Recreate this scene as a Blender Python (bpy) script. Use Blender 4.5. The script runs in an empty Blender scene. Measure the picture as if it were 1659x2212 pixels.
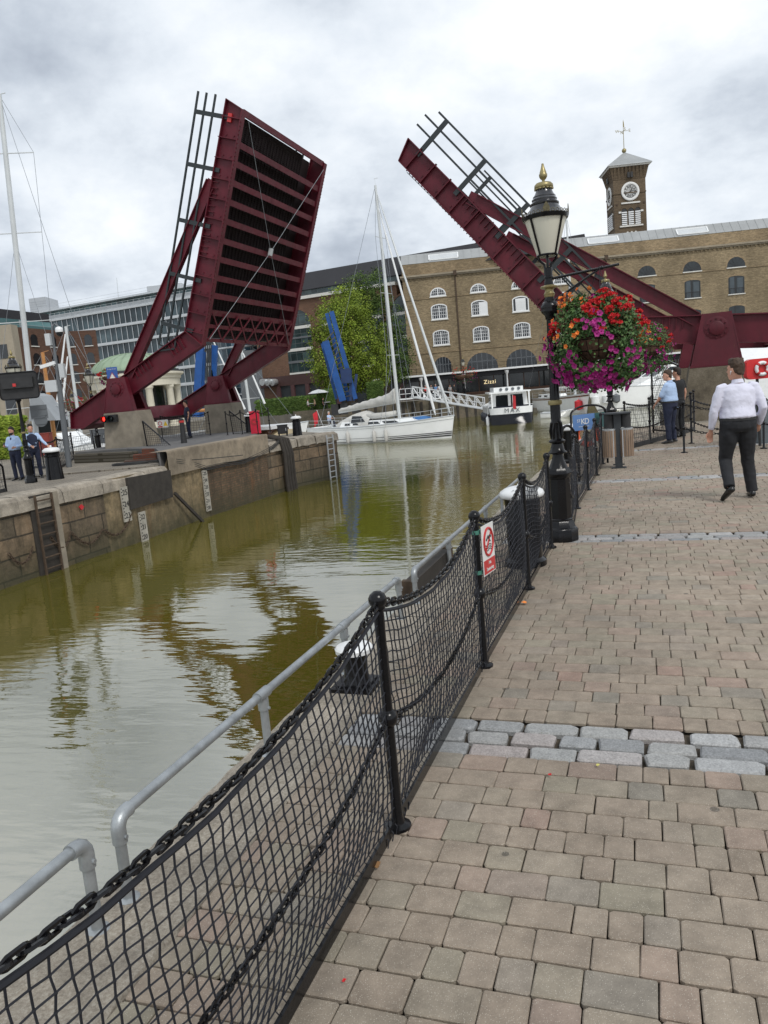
import bpy, bmesh, math, random
from math import sin, cos, pi, radians, sqrt, atan2
from mathutils import Vector, Matrix
random.seed(7)
SC = bpy.context.scene
COL = SC.collection
# ------------------------------------------------------------------ camera model
TH, RO, FP, CH = 0.155, 0.088, 1663.0, 1.75
CAM = Vector((0, 0, CH))
_F = Vector((0, cos(TH), -sin(TH))); _U0 = Vector((0, sin(TH), cos(TH))); _R0 = Vector((1, 0, 0))
_R = cos(RO)*_R0 - sin(RO)*_U0; _U = sin(RO)*_R0 + cos(RO)*_U0
def ray(x, y): return _F + _R*((x-829.5)/FP) + _U*((1106-y)/FP)
def P(x, y, z=0.0):
    d = ray(x, y); return CAM + d*((z-CH)/d.z)
def D(x, y, Y):
    d = ray(x, y); return CAM + d*(Y/d.y)
def PL(x, y, o, n):                       # ray meets the vertical plane through o with normal n
    d = ray(x, y); n = Vector(n); return CAM + d*((Vector(o)-CAM).dot(n)/d.dot(n))
cd = bpy.data.cameras.new('camera'); cam = bpy.data.objects.new('camera', cd); COL.objects.link(cam)
cam.matrix_world = Matrix(((_R.x, _U.x, -_F.x, 0), (_R.y, _U.y, -_F.y, 0), (_R.z, _U.z, -_F.z, CH), (0, 0, 0, 1)))
cd.sensor_fit = 'HORIZONTAL'; cd.sensor_width = 36; cd.lens = 36*FP/1659; cd.clip_end = 4000; cd.clip_start = 0.05
SC.camera = cam
SC.view_settings.view_transform = 'Standard'; SC.view_settings.look = 'None'; SC.view_settings.exposure = .3; SC.view_settings.gamma = 1
# ------------------------------------------------------------------ mesh builder
MW = {}                                    # world matrix of each root / part
class MB:
    def __init__(s): s.v = []; s.f = []; s.m = []; s.mi = 0
    def add(s, vs, fs):
        b = len(s.v); s.v += [tuple(v) for v in vs]; s.f += [tuple(b+i for i in f) for f in fs]; s.m += [s.mi]*len(fs); return s
    def hexa(s, a): # 8 corner points, bottom 4 then top 4
        return s.add(a, [(3,2,1,0),(4,5,6,7),(0,1,5,4),(1,2,6,5),(2,3,7,6),(3,0,4,7)])
    def box(s, c, sz, ax=None):           # centre, full sizes, optional axes (ex,ey,ez)
        c = Vector(c); ex, ey, ez = ax if ax else (Vector((1,0,0)), Vector((0,1,0)), Vector((0,0,1)))
        a, b, d = Vector(ex)*sz[0]/2, Vector(ey)*sz[1]/2, Vector(ez)*sz[2]/2
        return s.hexa([c-a-b-d, c+a-b-d, c+a+b-d, c-a+b-d, c-a-b+d, c+a-b+d, c+a+b+d, c-a+b+d])
    def bar(s, p, q, w, h, up=(0,0,1)):   # rectangular bar between points
        p, q = Vector(p), Vector(q); e = (q-p); L = e.length; e.normalize(); up = Vector(up)
        sd = e.cross(up); 
        if sd.length < 1e-4: sd = e.cross(Vector((1,0,0)))
        sd.normalize(); u = sd.cross(e)
        return s.box((p+q)/2, (L, w, h), (e, sd, u))
    def prism(s, pts, d):                 # closed polygon (3D pts) extruded by vector d
        n = len(pts); d = Vector(d); a = [Vector(p) for p in pts]
        return s.add(a+[p+d for p in a], [tuple(range(n))[::-1], tuple(range(n, 2*n))]+[(i, (i+1) % n, n+(i+1) % n, n+i) for i in range(n)])
    def tube(s, path, r, n=8, cap=True, closed=False):
        P_ = [Vector(p) for p in path]; m = len(P_); rr = r if hasattr(r, '__len__') else [r]*m
        vs = []; prev = None
        for i, p in enumerate(P_):
            if closed: t = P_[(i+1) % m]-P_[i-1]
            else: t = P_[min(i+1, m-1)]-P_[max(i-1, 0)]
            if t.length < 1e-9: t = Vector((0,0,1))
            t.normalize()
            if prev is None:
                a = Vector((0,0,1)) if abs(t.z) < .9 else Vector((1,0,0)); x = t.cross(a).normalized()
            else:
                x = prev-t*prev.dot(t)
                if x.length < 1e-6: x = t.cross(Vector((0,0,1)))
                x.normalize()
            prev = x; y = t.cross(x)
            vs += [p+(x*cos(2*pi*k/n)+y*sin(2*pi*k/n))*rr[i] for k in range(n)]
        fs = []
        for i in range(m if closed else m-1):
            j = (i+1) % m
            fs += [(i*n+k, i*n+(k+1) % n, j*n+(k+1) % n, j*n+k) for k in range(n)]
        if cap and not closed: fs += [tuple(range(n))[::-1], tuple(range((m-1)*n, m*n))]
        return s.add(vs, fs)
    def cyl(s, p, q, r0, r1=None, n=12): return s.tube([p, q], [r0, r0 if r1 is None else r1], n)
    def lathe(s, prof, c=(0,0,0), n=16, ax=None, sx=1, sy=1, rot=0, cap=True): # prof: (r,z) list
        c = Vector(c); ex, ey, ez = ax if ax else (Vector((1,0,0)), Vector((0,1,0)), Vector((0,0,1)))
        vs = []
        for r, z in prof: vs += [c+ez*z+ex*(r*cos(2*pi*k/n+rot)*sx)+ey*(r*sin(2*pi*k/n+rot)*sy) for k in range(n)]
        m = len(prof); fs = []
        for i in range(m-1): fs += [(i*n+k, i*n+(k+1) % n, (i+1)*n+(k+1) % n, (i+1)*n+k) for k in range(n)]
        if cap: fs += [tuple(range(n))[::-1], tuple(range((m-1)*n, m*n))]
        return s.add(vs, fs)
    def ball(s, c, r, n=10, sz=1): 
        k = max(4, n//2+1); return s.lathe([(max(r*sin(pi*i/k), 1e-4), -r*cos(pi*i/k)*sz) for i in range(k+1)], c, n)
    def loft(s, rings, cap=True):
        n = len(rings[0]); vs = [p for r in rings for p in r]; m = len(rings)
        fs = [(i*n+k, i*n+(k+1) % n, (i+1)*n+(k+1) % n, (i+1)*n+k) for i in range(m-1) for k in range(n)]
        if cap: fs += [tuple(range(n))[::-1], tuple(range((m-1)*n, m*n))]
        return s.add(vs, fs)
    def sheet(s, rows):                   # open grid
        n = len(rows[0]); m = len(rows)
        return s.add([p for r in rows for p in r], [(i*n+k, i*n+k+1, (i+1)*n+k+1, (i+1)*n+k) for i in range(m-1) for k in range(n-1)])
    def build(s, name, mat, par=None, smooth=False, local=False, auto=None):
        me = bpy.data.meshes.new(name)
        vs = s.v
        if par is not None and not local:
            im = MW[par.name].inverted(); vs = [im @ Vector(v) for v in vs]
        me.from_pydata(vs, [], s.f)
        ms = mat if isinstance(mat, (list, tuple)) else [mat]
        for q in ms: me.materials.append(q)
        if len(ms) > 1: me.polygons.foreach_set('material_index', s.m)
        if smooth: me.polygons.foreach_set('use_smooth', [True]*len(me.polygons))
        bm = bmesh.new(); bm.from_mesh(me); bmesh.ops.recalc_face_normals(bm, faces=bm.faces); bm.to_mesh(me); bm.free()
        if auto is not None:
            me.polygons.foreach_set('use_smooth', [True]*len(me.polygons))
            try: me.set_sharp_from_angle(angle=radians(auto))
            except Exception: pass
        o = bpy.data.objects.new(name, me); COL.objects.link(o)
        if par is not None: o.parent = par; MW[o.name] = MW[par.name]
        else: MW[o.name] = Matrix.Identity(4)
        return o
def tag(o, label=None, cat=None, group=None, kind=None):
    if label: o['label'] = label
    if cat: o['category'] = cat
    if group: o['group'] = group
    if kind: o['kind'] = kind
    return o
def thing(name, label, cat, loc=(0,0,0), rz=0, group=None):
    o = bpy.data.objects.new(name, None); COL.objects.link(o); o.empty_display_size = .2
    o.location = loc; o.rotation_euler = (0, 0, rz)
    MW[o.name] = Matrix.Translation(Vector(loc)) @ Matrix.Rotation(rz, 4, 'Z')
    return tag(o, label, cat, group)
def struct(name, mb, mat, **k): return tag(mb.build(name, mat, None, **k), kind='structure')
def dup(root, loc, rz=0, label=None, scale=1):
    def cp(o, par):
        c = o.copy(); COL.objects.link(c)
        if par is not None: c.parent = par
        for ch in kids.get(o.name, []): cp(ch, c)
        return c
    kids = {}
    for o in bpy.data.objects:
        if o.parent: kids.setdefault(o.parent.name, []).append(o)
    c = cp(root, None); c.location = loc; c.rotation_euler = (0, 0, rz); c.scale = (scale,)*3
    if label: c['label'] = label
    return c
def text_mb(txt, o, ex, ez, h, depth=.004, align='CENTER', spacing=1):
    """raised lettering: o = centre of the line, ex = reading direction, ez = up, h = cap height"""
    cu = bpy.data.curves.new('t', 'FONT'); cu.body = txt; cu.size = h/0.72; cu.align_x = align; cu.align_y = 'CENTER'; cu.extrude = depth/2; cu.space_character = spacing
    cu.resolution_u = 3
    ob = bpy.data.objects.new('t', cu); COL.objects.link(ob)
    me = bpy.data.meshes.new_from_object(ob.evaluated_get(bpy.context.evaluated_depsgraph_get()))
    ex = Vector(ex).normalized(); ez = Vector(ez).normalized(); ey = ex.cross(ez); mb = MB()
    vs = [Vector(o)+ex*v.co.x+ez*v.co.y+ey*(-v.co.z) for v in me.vertices]
    mb.add(vs, [tuple(p.vertices) for p in me.polygons])
    bpy.data.objects.remove(ob); bpy.data.curves.remove(cu); bpy.data.meshes.remove(me)
    return mb
# ------------------------------------------------------------------ materials
class NT:
    def __init__(s, name):
        s.m = bpy.data.materials.new(name); s.m.use_nodes = True; s.t = s.m.node_tree; s.t.nodes.clear()
        s.out = s.n('ShaderNodeOutputMaterial'); s.b = s.n('ShaderNodeBsdfPrincipled'); s.l(s.b.outputs[0], s.out.inputs[0])
    def n(s, t, **k):
        x = s.t.nodes.new(t)
        for a, b in k.items(): setattr(x, a, b)
        return x
    def l(s, a, b): s.t.links.new(a, b)
    def pos(s, scale=(1,1,1), rot=(0,0,0), obj=False):
        if obj: g = s.n('ShaderNodeTexCoord').outputs['Object']
        else: g = s.n('ShaderNodeNewGeometry').outputs['Position']
        mp = s.n('ShaderNodeMapping'); mp.inputs['Scale'].default_value = scale; mp.inputs['Rotation'].default_value = rot
        s.l(g, mp.inputs[0]); return mp.outputs[0]
    def noise(s, vec, scale, detail=4, rough=.6):
        x = s.n('ShaderNodeTexNoise'); x.inputs['Scale'].default_value = scale; x.inputs['Detail'].default_value = detail; x.inputs['Roughness'].default_value = rough
        s.l(vec, x.inputs['Vector']); return x.outputs[0]
    def ramp(s, fac, stops):
        r = s.n('ShaderNodeValToRGB'); e = r.color_ramp.elements
        while len(e) < len(stops): e.new(.5)
        for i, (p, c) in enumerate(stops):
            e[i].position = p; e[i].color = (c, c, c, 1) if not hasattr(c, '__len__') else (*c, 1)
        s.l(fac, r.inputs[0]); return r.outputs[0]
    def mix(s, fac, a, b, mode='MIX'):
        x = s.n('ShaderNodeMix', data_type='RGBA', blend_type=mode)
        for i, v in ((0, fac), (6, a), (7, b)):
            if isinstance(v, (int, float)): x.inputs[i].default_value = v
            elif hasattr(v, '__len__'): x.inputs[i].default_value = (*v, 1)
            else: s.l(v, x.inputs[i])
        return x.outputs[2]
    def bump(s, h, strength=.3, dist=.01):
        x = s.n('ShaderNodeBump'); x.inputs['Strength'].default_value = strength; x.inputs['Distance'].default_value = dist
        s.l(h, x.inputs['Height']); s.l(x.outputs[0], s.b.inputs['Normal']); return x
    def math(s, op, a, b=0):
        x = s.n('ShaderNodeMath', operation=op)
        for i, v in ((0, a), (1, b)):
            if isinstance(v, (int, float)): x.inputs[i].default_value = v
            else: s.l(v, x.inputs[i])
        return x.outputs[0]
def mul(c, k): return tuple(min(1, x*k) for x in c)
def mat(name, col, rough=.6, metal=0, var=.15, scale=3, bump=0, bs=60, emit=0, island=0, dirt=0, spec=.5, coat=0):
    N = NT(name); v = N.pos()
    c = N.mix(N.ramp(N.noise(v, scale, 5), [(.3, 0), (.7, 1)]), mul(col, 1-var), mul(col, 1+var))
    if island:
        g = N.n('ShaderNodeNewGeometry').outputs['Random Per Island']
        c = N.mix(island, c, N.mix(1, c, N.ramp(g, [(0, .35), (1, 1)]), 'MULTIPLY'))
    if dirt:
        d = N.ramp(N.noise(v, scale*2.7, 6, .7), [(.45, 0), (.75, 1)])
        c = N.mix(N.math('MULTIPLY', d, dirt), c, mul(col, .35))
    N.l(c, N.b.inputs['Base Color']); N.b.inputs['Roughness'].default_value = rough; N.b.inputs['Metallic'].default_value = metal
    N.b.inputs['Specular IOR Level'].default_value = spec
    if coat: N.b.inputs['Coat Weight'].default_value = coat; N.b.inputs['Coat Roughness'].default_value = .1
    if bump: N.bump(N.noise(v, bs, 4), .5, bump)
    if emit: N.l(c, N.b.inputs['Emission Color']); N.b.inputs['Emission Strength'].default_value = emit
    return N.m
def brick(name, c1, c2, mortar, ang=0, bw=.225, bh=.075, streak=.35, bump=.004, msize=.012, rough=.85, stain=0.0):
    """brickwork laid in the plane (horizontal axis at angle ang, z)"""
    N = NT(name); g = N.n('ShaderNodeNewGeometry').outputs['Position']
    mp = N.n('ShaderNodeMapping'); mp.inputs['Rotation'].default_value = (0, 0, -ang); N.l(g, mp.inputs[0])
    sx = N.n('ShaderNodeSeparateXYZ'); N.l(mp.outputs[0], sx.inputs[0])
    nz = N.n('ShaderNodeSeparateXYZ'); N.l(N.n('ShaderNodeNewGeometry').outputs['Normal'], nz.inputs[0])
    cx = N.n('ShaderNodeCombineXYZ'); N.l(N.math('ADD', sx.outputs[0], sx.outputs[1]), cx.inputs[0]); N.l(sx.outputs[2], cx.inputs[1])
    b = N.n('ShaderNodeTexBrick'); N.l(cx.outputs[0], b.inputs['Vector'])
    b.inputs['Scale'].default_value = 1; b.inputs['Brick Width'].default_value = bw; b.inputs['Row Height'].default_value = bh; b.inputs['Mortar Size'].default_value = msize
    b.inputs['Color1'].default_value = (*c1, 1); b.inputs['Color2'].default_value = (*c2, 1); b.inputs['Mortar'].default_value = (*mortar, 1); b.inputs['Bias'].default_value = 0
    m2 = N.n('ShaderNodeMapping'); m2.inputs['Scale'].default_value = (.5, 2.2, 1); N.l(cx.outputs[0], m2.inputs[0])
    st = N.ramp(N.noise(m2.outputs[0], 2.2, 6, .75), [(.3, 1-streak), (.7, 1+streak*.5)])
    m3 = N.n('ShaderNodeMapping'); m3.inputs['Scale'].default_value = (1, .5, 1); N.l(cx.outputs[0], m3.inputs[0])
    s2 = N.ramp(N.noise(m3.outputs[0], .25, 4, .6), [(.35, 1-streak*.6), (.65, 1+streak*.3)])
    c = N.mix(1, N.mix(1, b.outputs[0], st, 'MULTIPLY'), s2, 'MULTIPLY')
    N.l(c, N.b.inputs['Base Color']); N.b.inputs['Roughness'].default_value = rough; N.b.inputs['Specular IOR Level'].default_value = .2
    if bump: N.bump(N.math('SUBTRACT', 1, b.outputs[1]), .6, bump)
    return N.m
M = {}
M['black'] = mat('black_paint', (.006,.006,.007), .2, 0, .3, 8, .002, 90, spec=.22, coat=.12)
M['blackmatt'] = mat('black_matt', (.02,.02,.021), .6, 0, .3, 6)
M['net'] = mat('net_cord', (.008,.009,.014), .7, 0, .2, 30)
M['rail'] = mat('galvanised_tube', (.33,.35,.36), .42, .55, .22, 9, .001, 150, dirt=.25)
M['white'] = mat('white_paint', (.74,.75,.75), .35, 0, .05, 3, dirt=.12)
M['gelcoat'] = mat('white_gelcoat', (.82,.83,.82), .22, 0, .04, 1.5, coat=.3)
M['gold'] = mat('gold_paint', (.3,.25,.12), .4, .6, .3, 14, dirt=.4)
M['bridge_old'] = mat('oxblood_paint', (.088,.0055,.014), .42, 0, .22, 1.6, .001, 40, dirt=.22)
def bridgemat():
    N = NT('oxblood_weathered_paint'); v = N.pos(); vs_ = N.pos((2.4, 2.4, .35))
    c = N.ramp(N.noise(v, .7, 5, .65), [(.3, (.07,.0045,.011)), (.5, (.09,.006,.015)), (.72, (.12,.013,.022))])
    c = N.mix(N.ramp(N.noise(vs_, 1.6, 6, .75), [(.5, 0), (.75, .6)]), c, (.04,.006,.008))
    c = N.mix(N.ramp(N.noise(v, 5, 6, .8), [(.62, 0), (.72, .5)]), c, (.15,.035,.03))
    c = N.mix(N.ramp(N.noise(vs_, 3.3, 6, .8), [(.64, 0), (.74, .55)]), c, (.11,.045,.022))
    N.l(c, N.b.inputs['Base Color']); N.l(N.ramp(N.noise(v, 2.5, 5), [(.3,.35),(.7,.62)]), N.b.inputs['Roughness']); N.b.inputs['Specular IOR Level'].default_value = .35
    N.bump(N.noise(v, 30, 5, .7), .3, .004); return N.m
M['bridge'] = bridgemat()
M['bridgedk'] = mat('black_grating', (.022,.012,.013), .8, 0, .3, 6, .01, 25)
M['blue'] = mat('blue_paint', (.008,.068,.25), .45, 0, .2, 1.5, dirt=.15)
M['concrete'] = mat('pedestal_concrete', (.23,.2,.155), .9, 0, .25, 1.4, .004, 60, dirt=.35)
M['concdk'] = mat('dark_concrete', (.13,.105,.075), .9, 0, .3, 1.1, .006, 40, dirt=.5)
M['asphalt'] = mat('asphalt', (.11,.107,.105), .9, 0, .15, 3, .003, 120)
M['slate'] = mat('dark_roof', (.02,.02,.024), .7, 0, .12, .5)
M['red'] = mat('red_paint', (.5,.02,.03), .4, 0, .1, 2)
M['redbox'] = mat('dull_red_cabinet', (.22,.035,.025), .6, 0, .2, 2, dirt=.2)
M['orange'] = mat('orange_plastic', (.85,.13,.05), .4, 0, .1, 3)
M['grey'] = mat('grey_steel', (.12,.13,.14), .5, .1, .1, 3)
M['ltgrey'] = mat('light_grey_cladding', (.5,.52,.53), .5, .1, .06, 1)
M['alu'] = mat('aluminium', (.55,.57,.58), .35, .6, .08, 2)
M['mast'] = mat('mast_alloy', (.56,.58,.58), .4, .2, .08, 1)
M['wire'] = mat('rigging_wire', (.25,.27,.29), .5, .3, .1, 3)
M['canvas'] = mat('grey_canvas', (.5,.49,.46), .85, 0, .12, 3, .01, 6)
M['beige'] = mat('beige_canvas', (.55,.46,.3), .85, 0, .12, 2, .01, 6)
M['sailgrey'] = mat('grey_sailcloth', (.3,.32,.34), .8, 0, .08, 2)
M['wood'] = mat('varnished_wood', (.45,.2,.055), .35, 0, .25, 4, coat=.3)
M['dkwood'] = mat('brown_wood', (.14,.06,.03), .5, 0, .25, 4)
M['navy'] = mat('navy_hull', (.006,.008,.02), .18, 0, .1, 1, coat=.4)
M['bluecover'] = mat('blue_cover', (.03,.13,.33), .7, 0, .2, 4, .02, 8)
M['glassdk'] = mat('dark_glass', (.012,.016,.02), .08, 0, .3, .7, spec=.7)
M['copper'] = mat('green_copper', (.25,.33,.23), .75, 0, .15, .8, dirt=.15)
M['stone'] = mat('cream_stone', (.58,.54,.44), .8, 0, .08, 1.2, .003, 30, dirt=.08)
M['whitestone'] = mat('white_stone', (.62,.61,.57), .8, 0, .08, 1, dirt=.12)
M['rope'] = mat('rope', (.2,.17,.13), .9)
M['cable'] = mat('cable', (.03,.03,.03), .7)
M['rust'] = mat('rusty_iron', (.075,.05,.032), .8, .2, .4, 8, .004, 60)
M['skin'] = mat('skin', (.55,.29,.2), .55, 0, .08, 12)
M['wshirt'] = mat('white_shirt_cloth', (.66,.66,.77), .85, 0, .05, 6, .03, 7)
M['bshirt'] = mat('pale_blue_cloth', (.38,.5,.7), .85, 0, .08, 30, .025, 8)
M['trouser'] = mat('black_trouser_cloth', (.014,.015,.018), .85, 0, .25, 6, .02, 8)
M['navycloth'] = mat('navy_cloth', (.015,.02,.045), .85, 0, .25, 6, .008, 12)
M['shoe'] = mat('black_leather', (.01,.01,.01), .25)
M['hairbr'] = mat('brown_hair', (.05,.028,.015), .7, 0, .35, 40, .006, 120)
M['hairdk'] = mat('dark_hair', (.02,.013,.01), .7, 0, .35, 40, .006, 120)
M['hairgr'] = mat('grey_hair', (.35,.33,.31), .7, 0, .3, 40)
M['lampglass'] = mat('frosted_lamp_glass', (.62,.6,.5), .35, 0, .04, 2, spec=.6)
M['brass'] = M['gold']
M['gauge'] = mat('gauge_board', (.36,.34,.29), .85, 0, .2, 3, dirt=.35)
M['timber'] = mat('wet_timber', (.035,.03,.025), .9, 0, .3, 4, .01, 30)
M['trainer'] = mat('trainer', (.05,.05,.055), .6)
M['creamhull'] = mat('cream_hull', (.6,.56,.44), .3, 0, .05, 2, coat=.2)
M['greenhull'] = mat('dark_green_hull', (.01,.05,.035), .3, 0, .1, 2)
M['slat'] = mat('bin_slats', (.23,.16,.11), .6, 0, .15, 6)
# ------------------------------------------------------------------ world and sun
W = bpy.data.worlds.new('World'); SC.world = W; W.use_nodes = True; t = W.node_tree; t.nodes.clear()
out = t.nodes.new('ShaderNodeOutputWorld'); bg = t.nodes.new('ShaderNodeBackground'); t.links.new(bg.outputs[0], out.inputs[0])
sky = t.nodes.new('ShaderNodeTexSky'); sky.sky_type = 'NISHITA'; sky.sun_disc = False; sky.sun_elevation = radians(48); sky.sun_rotation = radians(150)
sks = t.nodes.new('ShaderNodeMix'); sks.data_type = 'RGBA'; sks.blend_type = 'MULTIPLY'; sks.inputs[0].default_value = 1
t.links.new(sky.outputs[0], sks.inputs[6]); sks.inputs[7].default_value = (.9,.9,.9,1)
tc = t.nodes.new('ShaderNodeTexCoord')
sp = t.nodes.new('ShaderNodeSeparateXYZ'); t.links.new(tc.outputs['Generated'], sp.inputs[0])
def wm(op, a, b):
    x = t.nodes.new('ShaderNodeMath'); x.operation = op
    for i, v in ((0, a), (1, b)):
        if isinstance(v, (int, float)): x.inputs[i].default_value = v
        else: t.links.new(v, x.inputs[i])
    return x.outputs[0]
zz = wm('ADD', wm('MAXIMUM', sp.outputs[2], 0.0), .42)
cb = t.nodes.new('ShaderNodeCombineXYZ'); t.links.new(wm('DIVIDE', sp.outputs[0], zz), cb.inputs[0]); t.links.new(wm('DIVIDE', sp.outputs[1], zz), cb.inputs[1])
def wn(scale, detail, rough, off, dist=0):
    mp = t.nodes.new('ShaderNodeMapping'); mp.inputs['Location'].default_value = off; t.links.new(cb.outputs[0], mp.inputs[0])
    n = t.nodes.new('ShaderNodeTexNoise'); n.inputs['Scale'].default_value = scale; n.inputs['Detail'].default_value = detail; n.inputs['Roughness'].default_value = rough; n.inputs['Distortion'].default_value = dist
    t.links.new(mp.outputs[0], n.inputs[0]); return n.outputs[0]
def wr(fac, stops):
    r = t.nodes.new('ShaderNodeValToRGB'); e = r.color_ramp.elements
    while len(e) < len(stops): e.new(.5)
    for i, (p, c) in enumerate(stops): e[i].position = p; e[i].color = (*c, 1)
    t.links.new(fac, r.inputs[0]); return r.outputs[0]
def blob(x, y, rad, amt):                      # a heavier bank of cloud in one part of the sky
    d0 = ray(x, y).normalized(); vd = t.nodes.new('ShaderNodeVectorMath'); vd.operation = 'DOT_PRODUCT'; t.links.new(tc.outputs['Generated'], vd.inputs[0]); vd.inputs[1].default_value = d0
    mr = t.nodes.new('ShaderNodeMapRange'); mr.interpolation_type = 'SMOOTHSTEP'; t.links.new(wm('ADD', vd.outputs['Value'], wm('MULTIPLY', wm('SUBTRACT', wn(2.2, 5, .6, (5, 2, 0)), .5), .05)), mr.inputs[0]); mr.inputs[1].default_value = cos(rad*1.35); mr.inputs[2].default_value = cos(rad*.3); mr.inputs[3].default_value = 0; mr.inputs[4].default_value = amt; return mr.outputs[0]
bank = wm('ADD', wm('ADD', blob(290, 350, .17, .06), blob(-60, 300, .1, .02)), wm('ADD', blob(760, 540, .07, .035), blob(700, 60, .22, -.05)))
cl = wr(wm('SUBTRACT', wm('ADD', wm('MULTIPLY', wn(1.25, 8, .55, (3.3, 1.2, 0), .25), .72), wm('MULTIPLY', wn(4.5, 6, .6, (1, 7, 0)), .28)), bank),
        [(.32, (.30,.34,.41)), (.41, (.47,.52,.59)), (.49, (.66,.71,.77)), (.59, (.84,.87,.90))])
mx = t.nodes.new('ShaderNodeMix'); mx.data_type = 'RGBA'; mx.inputs[0].default_value = .985
SKYK = 10.0
sc_ = t.nodes.new('ShaderNodeMix'); sc_.data_type = 'RGBA'; sc_.blend_type = 'MULTIPLY'; sc_.inputs[0].default_value = 1; sc_.clamp_result = False
t.links.new(cl, sc_.inputs[6]); sc_.inputs[7].default_value = (SKYK, SKYK, SKYK, 1)
t.links.new(sks.outputs[2], mx.inputs[6]); t.links.new(sc_.outputs[2], mx.inputs[7])
t.links.new(mx.outputs[2], bg.inputs[0]); bg.inputs[1].default_value = .1
sd = bpy.data.lights.new('sun', 'SUN'); sd.energy = 1.5; sd.angle = radians(14); sd.color = (1, .97, .92)
sun = bpy.data.objects.new('sun', sd); COL.objects.link(sun); sun.location = (0, 0, 60)
az = radians(150); el = radians(48)
sun.rotation_euler = (-Vector((sin(az)*cos(el), cos(az)*cos(el), sin(el)))).to_track_quat('-Z', 'Y').to_euler()
# ------------------------------------------------------------------ near promenade (local frame: s along the fence, t to its right)
FU = Vector((.3305, .9438, 0)); FN = Vector((.9438, -.3305, 0)); F0 = Vector((-.055, 2.9, 0))
def L(t, s, z=0.0): return F0+FN*t+FU*s+Vector((0, 0, z))
FZ = Vector((0, 0, 1)); WZ = -2.25
STRIPS = [(-4.0, -3.6), (.6, 1.0), (5.5, 5.9), (10.05, 10.42), (14.7, 15.1)]
def pave_mat():
    N = NT('rumbled_paving'); v = N.pos(); g = N.n('ShaderNodeNewGeometry').outputs['Random Per Island']
    c = N.ramp(g, [(0, (.25,.208,.168)), (.3, (.275,.23,.188)), (.52, (.25,.22,.178)), (.68, (.285,.222,.184)), (.8, (.243,.22,.174)), (.9, (.285,.24,.2)), (.96, (.215,.198,.17)), (1, (.29,.208,.172))])
    c = N.mix(1, c, N.ramp(N.noise(v, 9, 6, .7), [(.3, .74), (.7, 1.2)]), 'MULTIPLY')
    c = N.mix(1, c, N.ramp(N.noise(v, .55, 4, .6), [(.35, .8), (.65, 1.12)]), 'MULTIPLY')
    c = N.mix(N.ramp(N.noise(v, 2.1, 6, .75), [(.56, 0), (.72, .38)]), c, (.12,.105,.085))
    gv = N.n('ShaderNodeTexVoronoi'); gv.inputs['Scale'].default_value = 2.2; N.l(v, gv.inputs['Vector']); c = N.mix(N.math('MULTIPLY', N.math('LESS_THAN', gv.outputs['Distance'], .045), .7), c, (.07,.065,.058))
    vo = N.n('ShaderNodeTexVoronoi'); vo.inputs['Scale'].default_value = 190; N.l(v, vo.inputs['Vector'])
    sep = N.n('ShaderNodeSeparateColor'); N.l(vo.outputs['Color'], sep.inputs[0])
    sp_ = N.math('MULTIPLY', N.math('LESS_THAN', vo.outputs['Distance'], .27), N.math('GREATER_THAN', sep.outputs[0], .6))
    c = N.mix(1, c, (1.07,1.055,1.02), 'MULTIPLY'); c = N.mix(N.math('MULTIPLY', sp_, .42), c, (.62, .58, .5))
    N.l(c, N.b.inputs['Base Color']); N.b.inputs['Roughness'].default_value = .9; N.b.inputs['Specular IOR Level'].default_value = .25
    N.bump(N.noise(v, 150, 3), .7, .004); return N.m
M['paver'] = pave_mat()
def joint_mat():
    N = NT('sandy_joint'); v = N.pos(); n = N.noise(v, 25, 5, .7)
    c = N.ramp(n, [(.3, (.055,.044,.034)), (.55, (.09,.072,.052)), (.66, (.13,.1,.065)), (.72, (.05,.07,.02))])
    N.l(c, N.b.inputs['Base Color']); N.b.inputs['Roughness'].default_value = 1; N.bump(N.noise(v, 200, 3), 1, .006); return N.m
M['joint'] = joint_mat()
def sett_mat():
    N = NT('granite_sett'); v = N.pos(); g = N.n('ShaderNodeNewGeometry').outputs['Random Per Island']
    c = N.ramp(g, [(0, (.2,.205,.21)), (.25, (.3,.3,.29)), (.5, (.26,.255,.25)), (.7, (.29,.25,.235)), (.85, (.36,.36,.355)), (1, (.15,.16,.17))])
    c = N.mix(1, c, N.ramp(N.noise(v, 110, 3, .8), [(.3, .7), (.7, 1.4)]), 'MULTIPLY')
    c = N.mix(1, c, N.ramp(N.noise(v, 14, 4, .8), [(.3, .8), (.7, 1.15)]), 'MULTIPLY')
    N.l(c, N.b.inputs['Base Color']); N.b.inputs['Roughness'].default_value = .75; N.bump(N.noise(v, 45, 5), 1, .006); return N.m
M['sett'] = sett_mat()
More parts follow.
